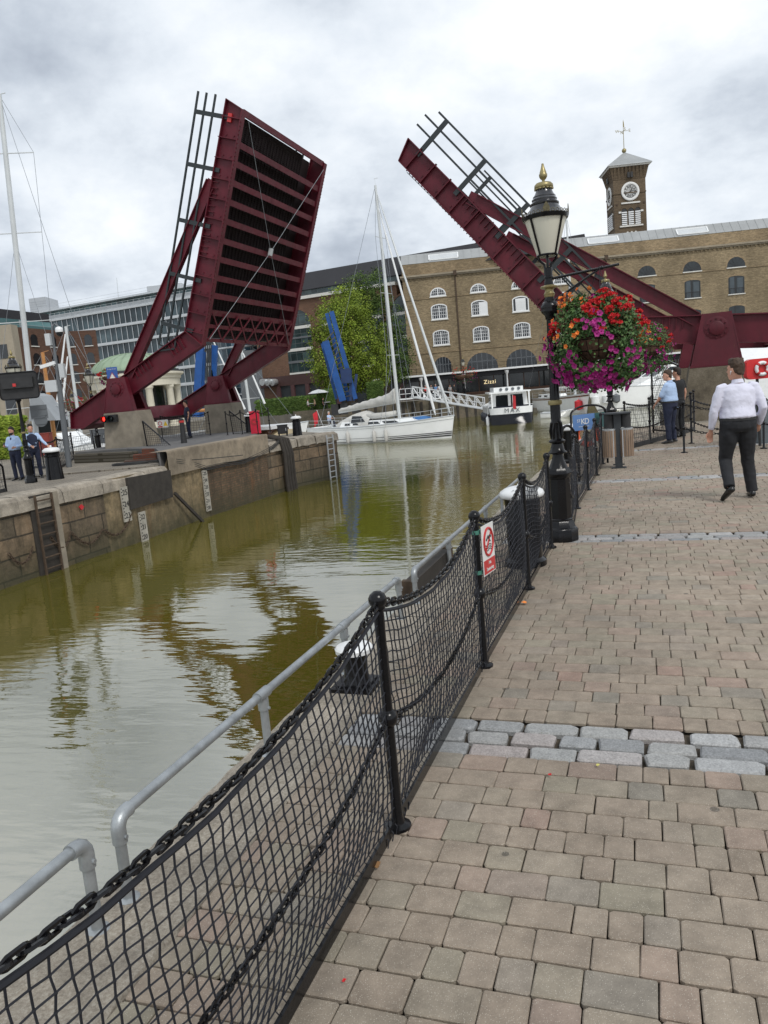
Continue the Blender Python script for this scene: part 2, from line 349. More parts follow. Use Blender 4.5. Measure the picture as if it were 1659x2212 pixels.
def quay_pave(name, ang, c=(.25,.222,.18), bw=.2, bh=.16):
    N = NT(name); g = N.n('ShaderNodeNewGeometry').outputs['Position']; mp = N.n('ShaderNodeMapping'); mp.inputs['Rotation'].default_value = (0, 0, -ang); N.l(g, mp.inputs[0])
    b = N.n('ShaderNodeTexBrick'); N.l(mp.outputs[0], b.inputs['Vector']); b.inputs['Scale'].default_value = 1; b.inputs['Brick Width'].default_value = bw; b.inputs['Row Height'].default_value = bh
    b.inputs['Mortar Size'].default_value = .008; b.inputs['Color1'].default_value = (*mul(c, .85), 1); b.inputs['Color2'].default_value = (*mul(c, 1.15), 1); b.inputs['Mortar'].default_value = (.07,.06,.045,1)
    cc = N.mix(1, b.outputs[0], N.ramp(N.noise(g, .6, 6, .7), [(.3, .72), (.7, 1.2)]), 'MULTIPLY')
    N.l(cc, N.b.inputs['Base Color']); N.b.inputs['Roughness'].default_value = .9; N.bump(N.math('SUBTRACT', 1, b.outputs[1]), .6, .006); return N.m
M['qpave'] = quay_pave('promenade_paving', atan2(FN.y, FN.x))
M['lpave'] = quay_pave('left_quay_paving', .2, (.2,.175,.14), .3, .2)
def block(mb, cx, cy, w, d, z, rng, rad=.007, bev=.004, h=.016, jit=.002):
    """rounded paving block, centre (t,s), size w (t) x d (s)"""
    if cy > 11: pts = [(-1,-1),(1,-1),(1,1),(-1,1)]; base = [(x*w/2, y*d/2) for x, y in pts]
    else:
        a, b = w/2, d/2; r = rad*(.6+rng.random())
        base = [(-a+r,-b),(a-r,-b),(a,-b+r),(a,b-r),(a-r,b),(-a+r,b),(-a,b-r),(-a,-b+r)]
    base = [(x+rng.uniform(-jit, jit), y+rng.uniform(-jit, jit)) for x, y in base]; n = len(base)
    tx, ty = rng.uniform(-.008, .008), rng.uniform(-.008, .008)
    r0 = [L(cx+x, cy+y, z-h) for x, y in base]
    r1 = [L(cx+x, cy+y, z-bev+tx*x+ty*y) for x, y in base]
    r2 = [L(cx+x*(1-2*bev/w), cy+y*(1-2*bev/d), z+tx*x+ty*y) for x, y in base]
    if cy > 11: mb.add(r0+r2, [(i, (i+1) % n, n+(i+1) % n, n+i) for i in range(n)]+[tuple(range(n, 2*n))])
    else: mb.add(r0+r1+r2, [(j*n+i, j*n+(i+1) % n, (j+1)*n+(i+1) % n, (j+1)*n+i) for j in (0, 1) for i in range(n)]+[tuple(range(2*n, 3*n))])
def inview(t, s, m=520):
    p = L(t, s)-CAM; d = p.dot(_F)
    if d < .2: return False
    x = 829.5+FP*p.dot(_R)/d; y = 1106-FP*p.dot(_U)/d
    return -m < x < 1659+m and y < 2212+m*2
rng = random.Random(3)
pv = MB(); row = .142; s = -3.6
setts = MB()
while s < 22:
    st = next((q for q in STRIPS if q[0]-row*.5 <= s < q[0]+row*.5), None)
    if st:
        hh = (st[1]-st[0])/3
        for k in range(3):
            t = -.553
            while t < 10:
                w = rng.uniform(.17, .31); 
                if inview(t+w/2, s+hh/2):
                    block(setts, t+w/2, s+hh*(k+.5)+rng.uniform(-.006,.006), w-.018, hh-.014-rng.random()*.012, .000+rng.uniform(-.005,.004), rng, .014, .009, .03, .007)
                t += w
        s += 3*hh; continue
    t = -.553; first = True
    while t < 11:
        w = rng.choice([.11, .142, .142, .175, .21, .21])
        if first: w *= rng.uniform(.4, 1); first = False
        if inview(t+w/2, s+row/2): block(pv, t+w/2, s+row/2, w-.0035, row-.0075, rng.uniform(-.0015,.0015), rng)
        t += w
    s += row
bl = struct('paving_blocks', pv, M['paver'])
struct('granite_setts', setts, M['sett'], smooth=False)
q = MB(); pts = [L(-.98,-8), L(-.98,15.8), Vector((8.6,21.6,0)), Vector((9.3,24,0)), Vector((12.3,33.5,0)), Vector((48,30,0)), Vector((48,-8,0))]
qt = [p+Vector((0,0,-.035)) for p in pts]
q.prism([p+Vector((0,0,-5)) for p in qt], (0,0,5))
struct('promenade', q, M['joint'])
q = MB(); far = [L(-.5,22,-.018), Vector((8.6,21.6,-.018)), Vector((9.3,24,-.018)), Vector((12.3,33.5,-.018)), Vector((48,30,-.018)), Vector((48,0,-.018)), L(10.5,8,-.018)]
far2 = [L(-.9,14,-.022), L(-.9,15.7,-.022), Vector((8.5,21.6,-.022)), Vector((9.2,24,-.022)), Vector((12.2,33.4,-.022)), Vector((47.9,30,-.022)), Vector((47.9,0,-.022)), L(10.2,7.4,-.022), L(10.2,14,-.022)]
q.add(far2, [tuple(range(len(far2)))])
q.add([L(t_, s_, -.028) for t_, s_ in ((2.6,-8), (2.6,-1), (9.5,7.5), (30,7.5), (30,-8))], [(0,1,2,3,4)])
struct('promenade_far_paving', q, M['qpave'])
# coping stones
def coping_mat():
    N = NT('granite_coping'); v = N.pos()
    c = N.ramp(N.noise(v, 70, 6, .85), [(.3, (.17,.14,.11)), (.5, (.32,.28,.225)), (.7, (.5,.46,.39))])
    c = N.mix(1, c, N.ramp(N.noise(v, 3, 5, .7), [(.35, .65), (.65, 1.2)]), 'MULTIPLY')
    N.l(c, N.b.inputs['Base Color']); N.b.inputs['Roughness'].default_value = .9; N.bump(N.noise(v, 60, 6, .8), 1, .01); return N.m
M['coping'] = coping_mat()
cp = MB(); s = -3.5
while s < 15.6:
    w = rng.uniform(.9, 1.3); a, b = s+.002, min(s+w-.002, 15.7)
    prof = [(-.555, -.3), (-.555, -.012), (-.57, .004), (-.9, .006), (-.97, -.012), (-1.0, -.06), (-1.005, -.4)]
    nseg = 8; rows = []
    for i in range(nseg+1):
        ss = a+(b-a)*i/nseg; rows.append([L(t_+rng.uniform(-.006,.006), ss, z_+rng.uniform(-.004,.004)) for t_, z_ in prof])
    cp.sheet(rows); s += w
struct('quay_coping', cp, M['coping'])
# ------------------------------------------------------------------ water
def water_mat():
    N = NT('dock_water'); v = N.pos((1, 1, 1), (0, 0, .25)); 
    m = N.n('ShaderNodeMapping'); m.inputs['Scale'].default_value = (.55, 1.9, 1); N.l(v, m.inputs[0])
    n1 = N.noise(m.outputs[0], 2.6, 2.5, .5); n2 = N.noise(m.outputs[0], .5, 3, .5); n3 = N.noise(v, 14, 3, .5); nl = N.noise(v, .07, 3, .5)
    amp = N.ramp(nl, [(.4, .25), (.6, 1.0)])
    h = N.math('ADD', N.math('MULTIPLY', N.math('ADD', n1, N.math('MULTIPLY', n3, .08)), amp), N.math('MULTIPLY', n2, 1.1))
    c = N.mix(N.ramp(N.noise(v, .09, 4, .6), [(.35, 0), (.65, 1)]), (.085,.076,.009), (.12,.105,.015))
    N.l(c, N.b.inputs['Base Color']); N.b.inputs['Roughness'].default_value = .02; N.b.inputs['IOR'].default_value = 4.4
    N.bump(h, .17, .075); return N.m
wt_ = MB(); wt_.add([(-160,-20,WZ),(160,-20,WZ),(160,200,WZ),(-160,200,WZ)], [(0,1,2,3)])
struct('water', wt_, water_mat())
# ------------------------------------------------------------------ chain-and-net fence
def link_chain(mb, path, ll, r, n=4, m=8):
    """links laid along a path of points"""
    pts = [Vector(p) for p in path]; acc = 0; segs = []
    for a, b in zip(pts, pts[1:]): segs.append((acc, a, b)); acc += (b-a).length
    def at(d):
        for st, a, b in segs:
            Ls = (b-a).length
            if d <= st+Ls+1e-6: return a+(b-a)*((d-st)/Ls if Ls else 0)
        return pts[-1]
    k = 0; d = 0; step = ll*.72
    while d+ll < acc+ll*.3:
        p, q = at(d), at(min(d+ll, acc)); e = (q-p).normalized(); sd = e.cross(FZ).normalized(); up = sd.cross(e)
        ang = (.35 if k % 2 else pi/2-.2)+random.uniform(-.25, .25); x = sd*cos(ang)+up*sin(ang); c = (p+q)/2; w = ll*.27; hl = ll/2-w
        ring = []
        for j in range(m):
            a = 2*pi*j/m+pi/m; ring.append(c+e*(cos(a)*w+(hl if cos(a) > 0 else -hl))+x*sin(a)*w)
        mb.tube(ring, r, n, closed=True); d += step; k += 1
def sagc(a, b, sag, n=16): return [a.lerp(b, i/n)-Vector((0,0,sag*4*(i/n)*(1-i/n))) for i in range(n+1)]
PS = [-2.2, 0, 1.81, 3.62, 5.22, 7.6, 9.25, 10.95, 12.6, 14.0]
PT = [-.02, 0, 0, .02, .03, .1, .13, .16, .18, .2]
fen = thing('chain_net_fence', 'black post and chain fence hung with black net along the promenade edge in the foreground', 'fence', L(0, 0))
ZT, ZM = .955, .47
def fpost(t, s, par, zt=ZT, zm=ZM):
    b = L(t, s); m = MB(); lean = FN*0.0
    m.lathe([(.055,0),(.055,.012),(.03,.022),(.023,.05),(.021,zm-.035),(.026,zm-.03),(.026,zm+.03),(.021,zm+.035),(.02,zt-.04),(.028,zt-.034),(.028,zt-.02)], b, 12)
    m.ball(b+FZ*zt, .037, 12); m.ball(b+FZ*zm, .04, 12)
    return m.build('post', M['black'], par, auto=40)
zoff = [0]*10
for i in range(len(PS)): fpost(PT[i], PS[i], fen)
ntd = random.Random(5)
def net_bay(a, b, par, near):
    """a,b = (t,s) of two posts"""
    A, B = L(*a), L(*b); ln = (B-A).length
    top = sagc(A+FZ*(ZT-.01), B+FZ*(ZT-.01), .135); mid = sagc(A+FZ*ZM, B+FZ*ZM, .14)
    m = MB(); link_chain(m, top, .058, .0055, 5 if near else 4, 10 if near else 6); m.build('top_chain', M['black'], par, auto=60)
    m = MB(); link_chain(m, mid, .05, .0048, 5 if near else 4, 10 if near else 6); m.build('middle_chain', M['black'], par, auto=60)
    m = MB(); rp = [p-FZ*.032+FN*.004*sin(i*2.1) for i, p in enumerate(top)]; m.tube(rp, .008, 6)
    nx = int(round(ln/.047)); nz = 19; sg = []
    ph = ntd.random()*6
    for i in range(nx+1):
        u = i/nx; tp = A.lerp(B, u)+FZ*(ZT-.045-.135*4*u*(1-u)); col = []
        for k in range(nz+1):
            w = k/nz; zz_ = tp.z*(1-w)+.05*w
            edge = min(1, 4*u*(1-u)*1.6)
            # the net bellies to the walkway side and is dragged along near the bottom
            out = .05*sin(pi*w)*edge*(.6+.4*sin(u*5+ph))-.03*w*edge
            drag = .075*(w**3)*(1 if u < .93 else .3)*math.sin(pi*min(1, w*1.02))*2.2
            col.append(A.lerp(B, u)*1.0+FU*(drag+ntd.uniform(-.003,.003))+FN*(out+ntd.uniform(-.003,.003))+FZ*(zz_-A.z+ntd.uniform(-.003,.003)+(.02*sin(i*.4+ph)*sin(pi*w))))
        sg.append(col)
    r = .0029 if near else .0026
    for i in range(nx+1): m.tube(sg[i], r, 4 if near else 3, cap=False)
    for k in range(1, nz+1):
        m.tube([sg[i][k] for i in range(nx+1)], r, 4 if near else 3, cap=False)
    if near:
        for i in range(nx+1):
            for k in range(1, nz): m.ball(sg[i][k], .0042, 4)
            # ties round the bottom rail
            b0 = sg[i][nz]; m.tube([b0, b0+FN*.02-FZ*.02, b0+FN*.016-FZ*.05-FU*.01], .0024, 4)
    m.build('net', M['net'], par)
    m = MB(); m.bar(A+FZ*.034-FU*0, B+FZ*.034, .012, .05); m.build('base_rail', M['black'], par)
for i in range(len(PS)-1):
    if i == 4:
        continue
    net_bay((PT[i], PS[i]), (PT[i+1], PS[i+1]), fen, i < 4)
net_bay((.2, 5.75), (PT[5], PS[5]), fen, False)
# the fence post behind the lamp base
# ------------------------------------------------------------------ galvanised handrails
def handrail(s0, s1, posts, lab, t=-.84, z=.3, back=None):
    h = thing('handrail', lab, 'handrail', L(t, s0), group=None)
    m = MB(); A, B = L(t, s0, z), L(t, s1, z); m.cyl(A+FU*.03, B-FU*.03, .021, n=14); m.build('top_tube', M['rail'], h, auto=50)
    for j, sp_ in enumerate(posts):
        m = MB(); m.cyl(L(t, sp_, -.02), L(t, sp_, z-.03), .021, n=14); m.lathe([(.042,0),(.042,.01),(.03,.016)], L(t, sp_, -.004), 12); m.build('post', M['rail'], h, auto=50)
        m = MB(); e = L(t, sp_, z)
        if j in (0, len(posts)-1):
            sg_ = 1 if j == 0 else -1; arc = [e+FU*sg_*.07]+[e+FU*sg_*(.045-.045*sin(a))-FZ*(.045-.045*cos(a)) for a in (0, .4, .8, 1.2, 1.57)][0:]+[e-FZ*.095]
            m.tube(arc, .0275, 14); 
        else: m.cyl(e-FU*.055, e+FU*.055, .0275, n=14); m.cyl(e-FZ*.02, e-FZ*.08, .0275, n=14)
        for dz in (.035,): m.cyl(e+FN*.02-FZ*.07, e+FN*.034-FZ*.07, .008, n=8)
        m.build('fitting', M['rail'], h, auto=50)
    return h
def rt(x, y, t=-.84):  # s where the pixel meets the rail top plane
    p = PL(x, y, L(t, 0), FN); return (p-L(t, 0)).dot(FU), p.z
print('RAIL', [tuple(round(v, 2) for v in rt(*p)) for p in ((180,1820),(250,1745),(560,1500),(740,1350),(860,1260),(893,1228),(968,1163),(1085,1072),(1170,1010))])
# ------------------------------------------------------------------ promenade furniture
handrail(-2.2, -.8, [-2.0, -.8], 'short grey tubular handrail at the bottom left corner of the quay edge', z=.335)
handrail(-.63, 2.75, [-.63, .5, 1.6, 2.75], 'long grey tubular handrail on the quay edge beside the small white-topped bollard', z=.32)
handrail(3.17, 8.9, [3.17, 4.36, 6.2, 7.3, 8.9], 'farther grey tubular handrail on the quay edge behind the big mooring bollard', z=.28)
h = L(-.7, 1.4)
b = thing('mooring_bollard', 'small black bollard with a flat white top on a square plate by the quay edge', 'bollard', h)
m = MB(); m.box(h+FZ*.015, (.26, .26, .03), (FU, FN, FZ)); m.box(h+FZ*.035, (.2, .2, .012), (FU, FN, FZ)); m.build('base_plate', M['black'], b)
m = MB(); m.lathe([(.085,.04),(.075,.07),(.07,.2),(.078,.22)], h, 20); m.build('shaft', M['black'], b, auto=40)
m = MB(); m.lathe([(.08,.218),(.112,.225),(.116,.25),(.105,.262),(.0001,.268)], h, 24); m.build('cap', M['white'], b, auto=40)
h = L(-.93, 3.3)
b = thing('timber_fender', 'long black timber fender lying on the quay edge behind the handrail', 'fender', h)
m = MB(); m.box(L(-.93, 3.95, .075), (1.25, .1, .15), (FU, FN, FZ)); m.build('beam', M['timber'], b)
m = MB(); m.box(L(-.93, 3.29, .08), (.07, .115, .17), (FU, FN, FZ)); m.build('end_strap', M['rust'], b); m = MB(); m.box(L(-.93, 4.6, .08), (.07, .115, .17), (FU, FN, FZ)); m.build('end_strap', M['rust'], b)
h = L(-.13, 4.5)
b = thing('mooring_bollard', 'large black bollard with domed white lettered cap pressed against the net beside the lamp', 'bollard', h)
m = MB(); m.lathe([(.2,0),(.2,.05),(.165,.08),(.16,.4),(.172,.41),(.172,.45),(.16,.46),(.165,.6),(.17,.66)], h, 28); m.build('shaft', M['black'], b, auto=40)
m = MB(); m.lathe([(.17,.65),(.2,.66),(.212,.685),(.2,.715),(.16,.74),(.1,.757),(.0001,.762)], h, 32); m.ball(h+Vector((-.02,0,.77)), .02, 10)
cpb = m.build('cap', M['white'], b, auto=50)
for i, ch in enumerate('FIRE'):
    a = 4.05+i*.17; r_ = .172; o_ = h+Vector((cos(a)*r_, sin(a)*r_, .738))
    text_mb(ch, o_, Vector((-sin(a), cos(a), 0)), Vector((-cos(a)*.93, -sin(a)*.93, .35)), .034, .004).build('lettering', M['ltgrey'], cpb)
# no swimming sign on the second post
def txt(par, s_, o, ex, ez, h_, m_, name='lettering', depth=.002, spacing=1): return text_mb(s_, o, ex, ez, h_, depth, spacing=spacing).build(name, m_, par)
M['signwhite'] = mat('sign_white', (.7,.7,.68), .4, 0, .05, 4, dirt=.1); M['signred'] = mat('sign_red', (.48,.03,.03), .4, 0, .05, 4)
so = L(.034, 1.845, .735); sn = (FN*.985-FU*.17).normalized(); sx_ = FZ.cross(sn).normalized()
if sx_.dot(FU) < 0: sx_ = -sx_
sx_ = Vector((sx_.x, sx_.y, 0)).normalized(); so = L(.03, 1.81, .735)+sx_*.085+sn*.012
s = thing('warning_sign', 'white and red No Swimming sign clamped to a fence post', 'sign', so-FZ*.16)
pl = MB(); pl.box(so, (.2, .004, .31), (sx_, sn, FZ)); pl = pl.build('plate', M['signwhite'], s)
cc_ = so+FZ*.045+sn*.0035
m = MB(); m.tube([cc_+sx_*cos(a)*.075+FZ*sin(a)*.085 for a in [2*pi*i/28 for i in range(28)]], .0085, 5, closed=True); m.bar(cc_+sx_*.05+FZ*.055, cc_-sx_*.05-FZ*.055, .012, .006, sn); m.build('prohibition_ring', M['signred'], s)
m = MB(); m.ball(cc_+sx_*.028+FZ*.03-sn*.002, .011, 8); m.tube([cc_-sx_*.035+FZ*.012, cc_-sx_*.0+FZ*.035, cc_+sx_*.012+FZ*.008, cc_+sx_*.03+FZ*.0], .0055, 5)
for k in range(3): m.tube([cc_+sx_*(x/100)+FZ*(-.022-k*.014+.005*sin(x*.9)) for x in range(-5, 6)], .003, 4)
m.build('swimmer_symbol', M['blackmatt'], s)
m = MB(); m.box(so-FZ*.105+sn*.003, (.185, .003, .085), (sx_, sn, FZ)); rd = m.build('red_panel', M['signred'], s)
txt(rd, 'No', so-FZ*.085+sn*.006, sx_, FZ, .022, M['signwhite']); txt(rd, 'Swimming', so-FZ*.122+sn*.006, sx_, FZ, .022, M['signwhite'], spacing=.92)
M['clip'] = mat('green_clip', (.06,.2,.15), .5)
for dz in (.12, -.13):
    m = MB(); m.lathe([(.027,-.012),(.027,.012)], L(.0, 1.81, .735+dz), 12); m.box(L(.02, 1.81, .735+dz)+sx_*.02, (.05, .01, .022), (sx_, sn, FZ)); m.build('clip', M['clip'], s)
# ------------------------------------------------------------------ street lamps (prototype at the origin, local coordinates)
def make_lamp(label, lowpost=True, n=20):
    r = thing('street_lamp', label, 'street lamp', (0,0,0))
    lc = dict(local=True)
    m = MB(); m.lathe([(.185,0),(.185,.13),(.175,.15),(.16,.16),(.14,.22),(.128,.235),(.128,.25),(.118,.26),(.118,.72),(.128,.73),(.132,.76),(.15,.78),(.15,.8),(.118,.845)], (0,0,0), 8, rot=pi/8)
    m.build('plinth', M['black'], r, auto=35, **lc)
    m = MB(); m.lathe([(.11,.84),(.1,.86),(.075,.92),(.06,.98),(.058,1.0),(.1,1.01),(.105,1.025),(.08,1.05),(.07,1.09),(.062,1.12),(.09,1.14),(.092,1.155),(.064,1.175),(.06,1.19),(.062,1.33),(.066,1.36),(.053,1.38),(.052,1.5)], (0,0,0), n)
    for k in range(8):
        a = k*pi/4; m.tube([(cos(a)*.058, sin(a)*.058, 1.18), (cos(a)*.07, sin(a)*.07, 1.27), (cos(a+.2)*.064, sin(a+.2)*.064, 1.36)], [.012,.014,.006], 5)
    fl = []                                                  # fluted shaft
    for z, rr in ((1.4,.053),(1.62,.052),(1.68,.05),(2.5,.042),(2.52,.046)):
        fl.append([Vector(((rr+(.003 if k % 2 else -.003))*cos(2*pi*k/24), (rr+(.003 if k % 2 else -.003))*sin(2*pi*k/24), z)) for k in range(24)])
    m.loft(fl); m.lathe([(.042,2.5),(.055,2.51),(.06,2.55),(.095,2.585),(.1,2.6),(.096,2.62),(.102,2.635),(.1,2.66),(.08,2.69),(.06,2.71),(.05,2.72),(.05,2.76)], (0,0,0), 8)
    m.lathe([(.038,2.84),(.05,2.9),(.042,2.93),(.042,2.95),(.05,2.955),(.05,2.97),(.045,2.975),(.045,3.06),(.04,3.065)], (0,0,0), n)
    m.tube([(0,0,3.05),(0,0,3.2)], .014, 8)
    for sg in (1, -1): m.tube([(.03*sg,0,3.04),(.035*sg,0,3.1),(.09*sg,0,3.15),(.1*sg,0,3.19),(.085*sg,0,3.21)], .014, 8)
    m.build('post', M['black'], r, auto=40, **lc)
    m = MB(); m.lathe([(.062,1.56),(.074,1.565),(.078,1.59),(.074,1.612),(.062,1.618)], (0,0,0), n); m.build('collar', M['gold'], r, auto=40, **lc); m = MB(); m.lathe([(.05,2.75),(.055,2.76),(.055,2.77),(.062,2.785),(.05,2.8),(.045,2.82),(.05,2.835),(.092,2.85),(.096,2.862),(.085,2.87),(.05,2.88)], (0,0,0), n)
    m.build('collar', M['gold'], r, auto=40, **lc)
    z0, z1, r0, r1 = 3.205, 3.6, .112, .232
    m = MB(); m.lathe([(r0-.01,z0-.012),(r0-.002,z0),(r1-.006,z1)], (0,0,0), 28); m.build('lamp_glass', M['lampglass'], r, auto=60, **lc)
    m = MB(); m.lathe([(.0001,z0-.02),(r0,z0-.02),(r0+.006,z0-.008),(r0,z0+.003)], (0,0,0), 28, cap=False)
    m.lathe([(r1-.008,z1-.03),(r1+.004,z1-.03),(r1+.012,z1-.005),(r1+.016,z1+.012),(r1-.01,z1+.02)], (0,0,0), 28)
    for k in range(4):
        a = k*pi/2+.62; m.bar((cos(a)*(r0), sin(a)*(r0), z0-.01), (cos(a)*(r1+.002), sin(a)*(r1+.002), z1-.01), .018, .014)
    m.build('lamp_frame', M['black'], r, auto=40, **lc)
    m = MB(); m.lathe([(r1+.004,z1+.012),(.2,z1+.035),(.165,z1+.085),(.145,z1+.12),(.15,z1+.125),(.152,z1+.145),(.14,z1+.15),(.13,z1+.165),(.134,z1+.185),(.125,z1+.195),(.118,z1+.205),(.12,z1+.215),(.1,z1+.24),(.085,z1+.275),(.08,z1+.31)], (0,0,0), 32)
    m.build('lamp_roof', M['lamproof'], r, auto=40, **lc)
    m = MB()
    for k in range(30):
        a = 2*pi*k/30; rr = r1+.012
        c = Vector((cos(a)*rr, sin(a)*rr, z1+.028)); tx = Vector((-sin(a), cos(a), 0))
        m.tube([c+tx*cos(b_)*.019+FZ*sin(b_)*.015 for b_ in [2*pi*j/7 for j in range(7)]], .004, 4, closed=True)
    for k in range(4):
        a = k*pi/2+.62-pi/4; rr = r1+.01; c = Vector((cos(a)*rr, sin(a)*rr, z1+.02)); tx = Vector((-sin(a), cos(a), 0)); nn = Vector((cos(a), sin(a), 0))
        m.prism([c-nn*.004-tx*.03, c-nn*.004+tx*.03, c-nn*.004+tx*.036+FZ*.035, c-nn*.004+tx*.02+FZ*.07, c-nn*.004+FZ*.095, c-nn*.004-tx*.02+FZ*.07, c-nn*.004-tx*.036+FZ*.035], nn*.008)
    m.build('cresting', M['crest'], r, **lc)
    m = MB(); z = z1+.3; m.lathe([(.092,z),(.1,z+.01),(.098,z+.035),(.08,z+.055),(.03,z+.062),(.016,z+.07),(.015,z+.085),(.03,z+.1),(.042,z+.12),(.044,z+.145),(.036,z+.155),(.036,z+.165),(.024,z+.2),(.013,z+.24),(.012,z+.255),(.0001,z+.26)], (0,0,0), 20)
    for k in range(14): a = 2*pi*k/14; m.lathe([(.018,-.0),(.018,.012)], (cos(a)*.086, sin(a)*.086, z-.012), 6)
    m.build('finial', M['gold'], r, auto=50, **lc)
    return r
M['lamproof'] = mat('lamp_roof_paint', (.025,.025,.028), .22, .3, .2, 6, coat=.5)
M['crest'] = mat('weathered_gilt', (.1,.085,.045), .55, .4, .4, 30)
lamp = make_lamp('tall black street lamp with gilt collars beside the fence, holding the big flower basket')
LP = L(.1, 5.62)
def bracket(par, o, dr, z=2.98, ln=.72, sc=1):
    m = MB(); dr = Vector(dr).normalized(); m.cyl(o+FZ*(z-.03)+dr*.03, o+FZ*(z+.05)+dr*ln, .014, n=8); m.cyl(o+FZ*(z-.25)+dr*.05, o+FZ*(z+.035)+dr*ln*.75, .011, n=8)
    m.lathe([(.06,z-.28),(.06,z-.235)], o, 10); m.ball(o+FZ*(z+.03)+dr*ln*.76, .022, 8)
    return m.build('bracket_arm', M['black'], par, auto=50)
lamp.location = LP; lamp.scale = (.95,.95,.93); MW[lamp.name] = Matrix.Translation(LP) @ Matrix.Diagonal((.95,.95,.93,1))
BD = Vector((.98, -.05, 0))
# keep a plain copy for the other lamps before the bracket goes on
def kids_of(o): return [x for x in bpy.data.objects if x.parent == o]
lamp2 = dup(lamp, P(1322, 955), 0, 'black street lamp farther along the promenade behind the litter bin'); MW[lamp2.name] = Matrix.Translation(P(1322, 955))
bracket(lamp, LP, BD, 2.77)
b2 = P(1322, 955); bracket(lamp2, b2, (.95, -.3, 0))
# ------------------------------------------------------------------ flowers
M['leaf'] = NT('basket_leaf'); N = M['leaf']; g = N.n('ShaderNodeNewGeometry').outputs['Random Per Island']
N.l(N.ramp(g, [(0, (.03,.07,.015)), (.5, (.05,.12,.025)), (.85, (.1,.18,.045)), (1, (.16,.2,.07))]), N.b.inputs['Base Color']); N.b.inputs['Roughness'].default_value = .6; M['leaf'] = N.m
M['magenta'] = mat('magenta_petals', (.33,.006,.17), .6, 0, .25, 20, island=.5); M['redfl'] = mat('red_petals', (.6,.008,.012), .55, 0, .25, 20, island=.5); M['orangefl'] = mat('orange_petals', (.85,.25,.04), .55, 0, .2, 20, island=.4)
M['liner'] = mat('coir_liner', (.11,.06,.038), .95, 0, .4, 14, .01, 60)
def petunia(mb, c, d, r, rg):
    d = Vector(d).normalized(); x = d.cross(FZ if abs(d.z) < .9 else Vector((1,0,0))).normalized(); y = d.cross(x); n = 15; a0 = rg.random()*6
    o = [c+(x*cos(a0+2*pi*k/n)+y*sin(a0+2*pi*k/n))*r*(1 if k % 3 else .84)+d*r*(.1 if k % 3 else .2) for k in range(n)]
    i = [c+(x*cos(a0+2*pi*k/n)+y*sin(a0+2*pi*k/n))*r*.3-d*r*.12 for k in range(n)]
    mb.add(o+i+[c-d*r*.5], [(k, (k+1) % n, n+(k+1) % n, n+k) for k in range(n)]+[(n+k, n+(k+1) % n, 2*n) for k in range(n)])
def begonia(mb, c, d, r, rg):
    d = Vector(d).normalized(); x = d.cross(FZ if abs(d.z) < .9 else Vector((1,0,0))).normalized(); y = d.cross(x); a0 = rg.random()*6
    for ring, (rr, lift, cnt) in enumerate(((1, .15, 5), (.62, .45, 4))):
        for k in range(cnt):
            a = a0+2*pi*k/cnt+ring*.5; e = x*cos(a)+y*sin(a); f = y*cos(a)-x*sin(a)
            mb.add([c+d*r*.05*ring, c+e*r*.55*rr+f*r*.42*rr+d*r*lift, c+e*r*rr+d*r*(lift+.25), c+e*r*.55*rr-f*r*.42*rr+d*r*lift], [(0,1,2,3)])
def geranium(mb, c, d, r, rg):
    for k in range(20):
        v = Vector((rg.gauss(0,1), rg.gauss(0,1), rg.gauss(0,1))).normalized(); v.z = abs(v.z)*.7 if rg.random() < .7 else v.z
        begonia(mb, c+Vector((v.x, v.y, v.z*.7))*r*rg.uniform(.55, 1), v, r*.36, rg)
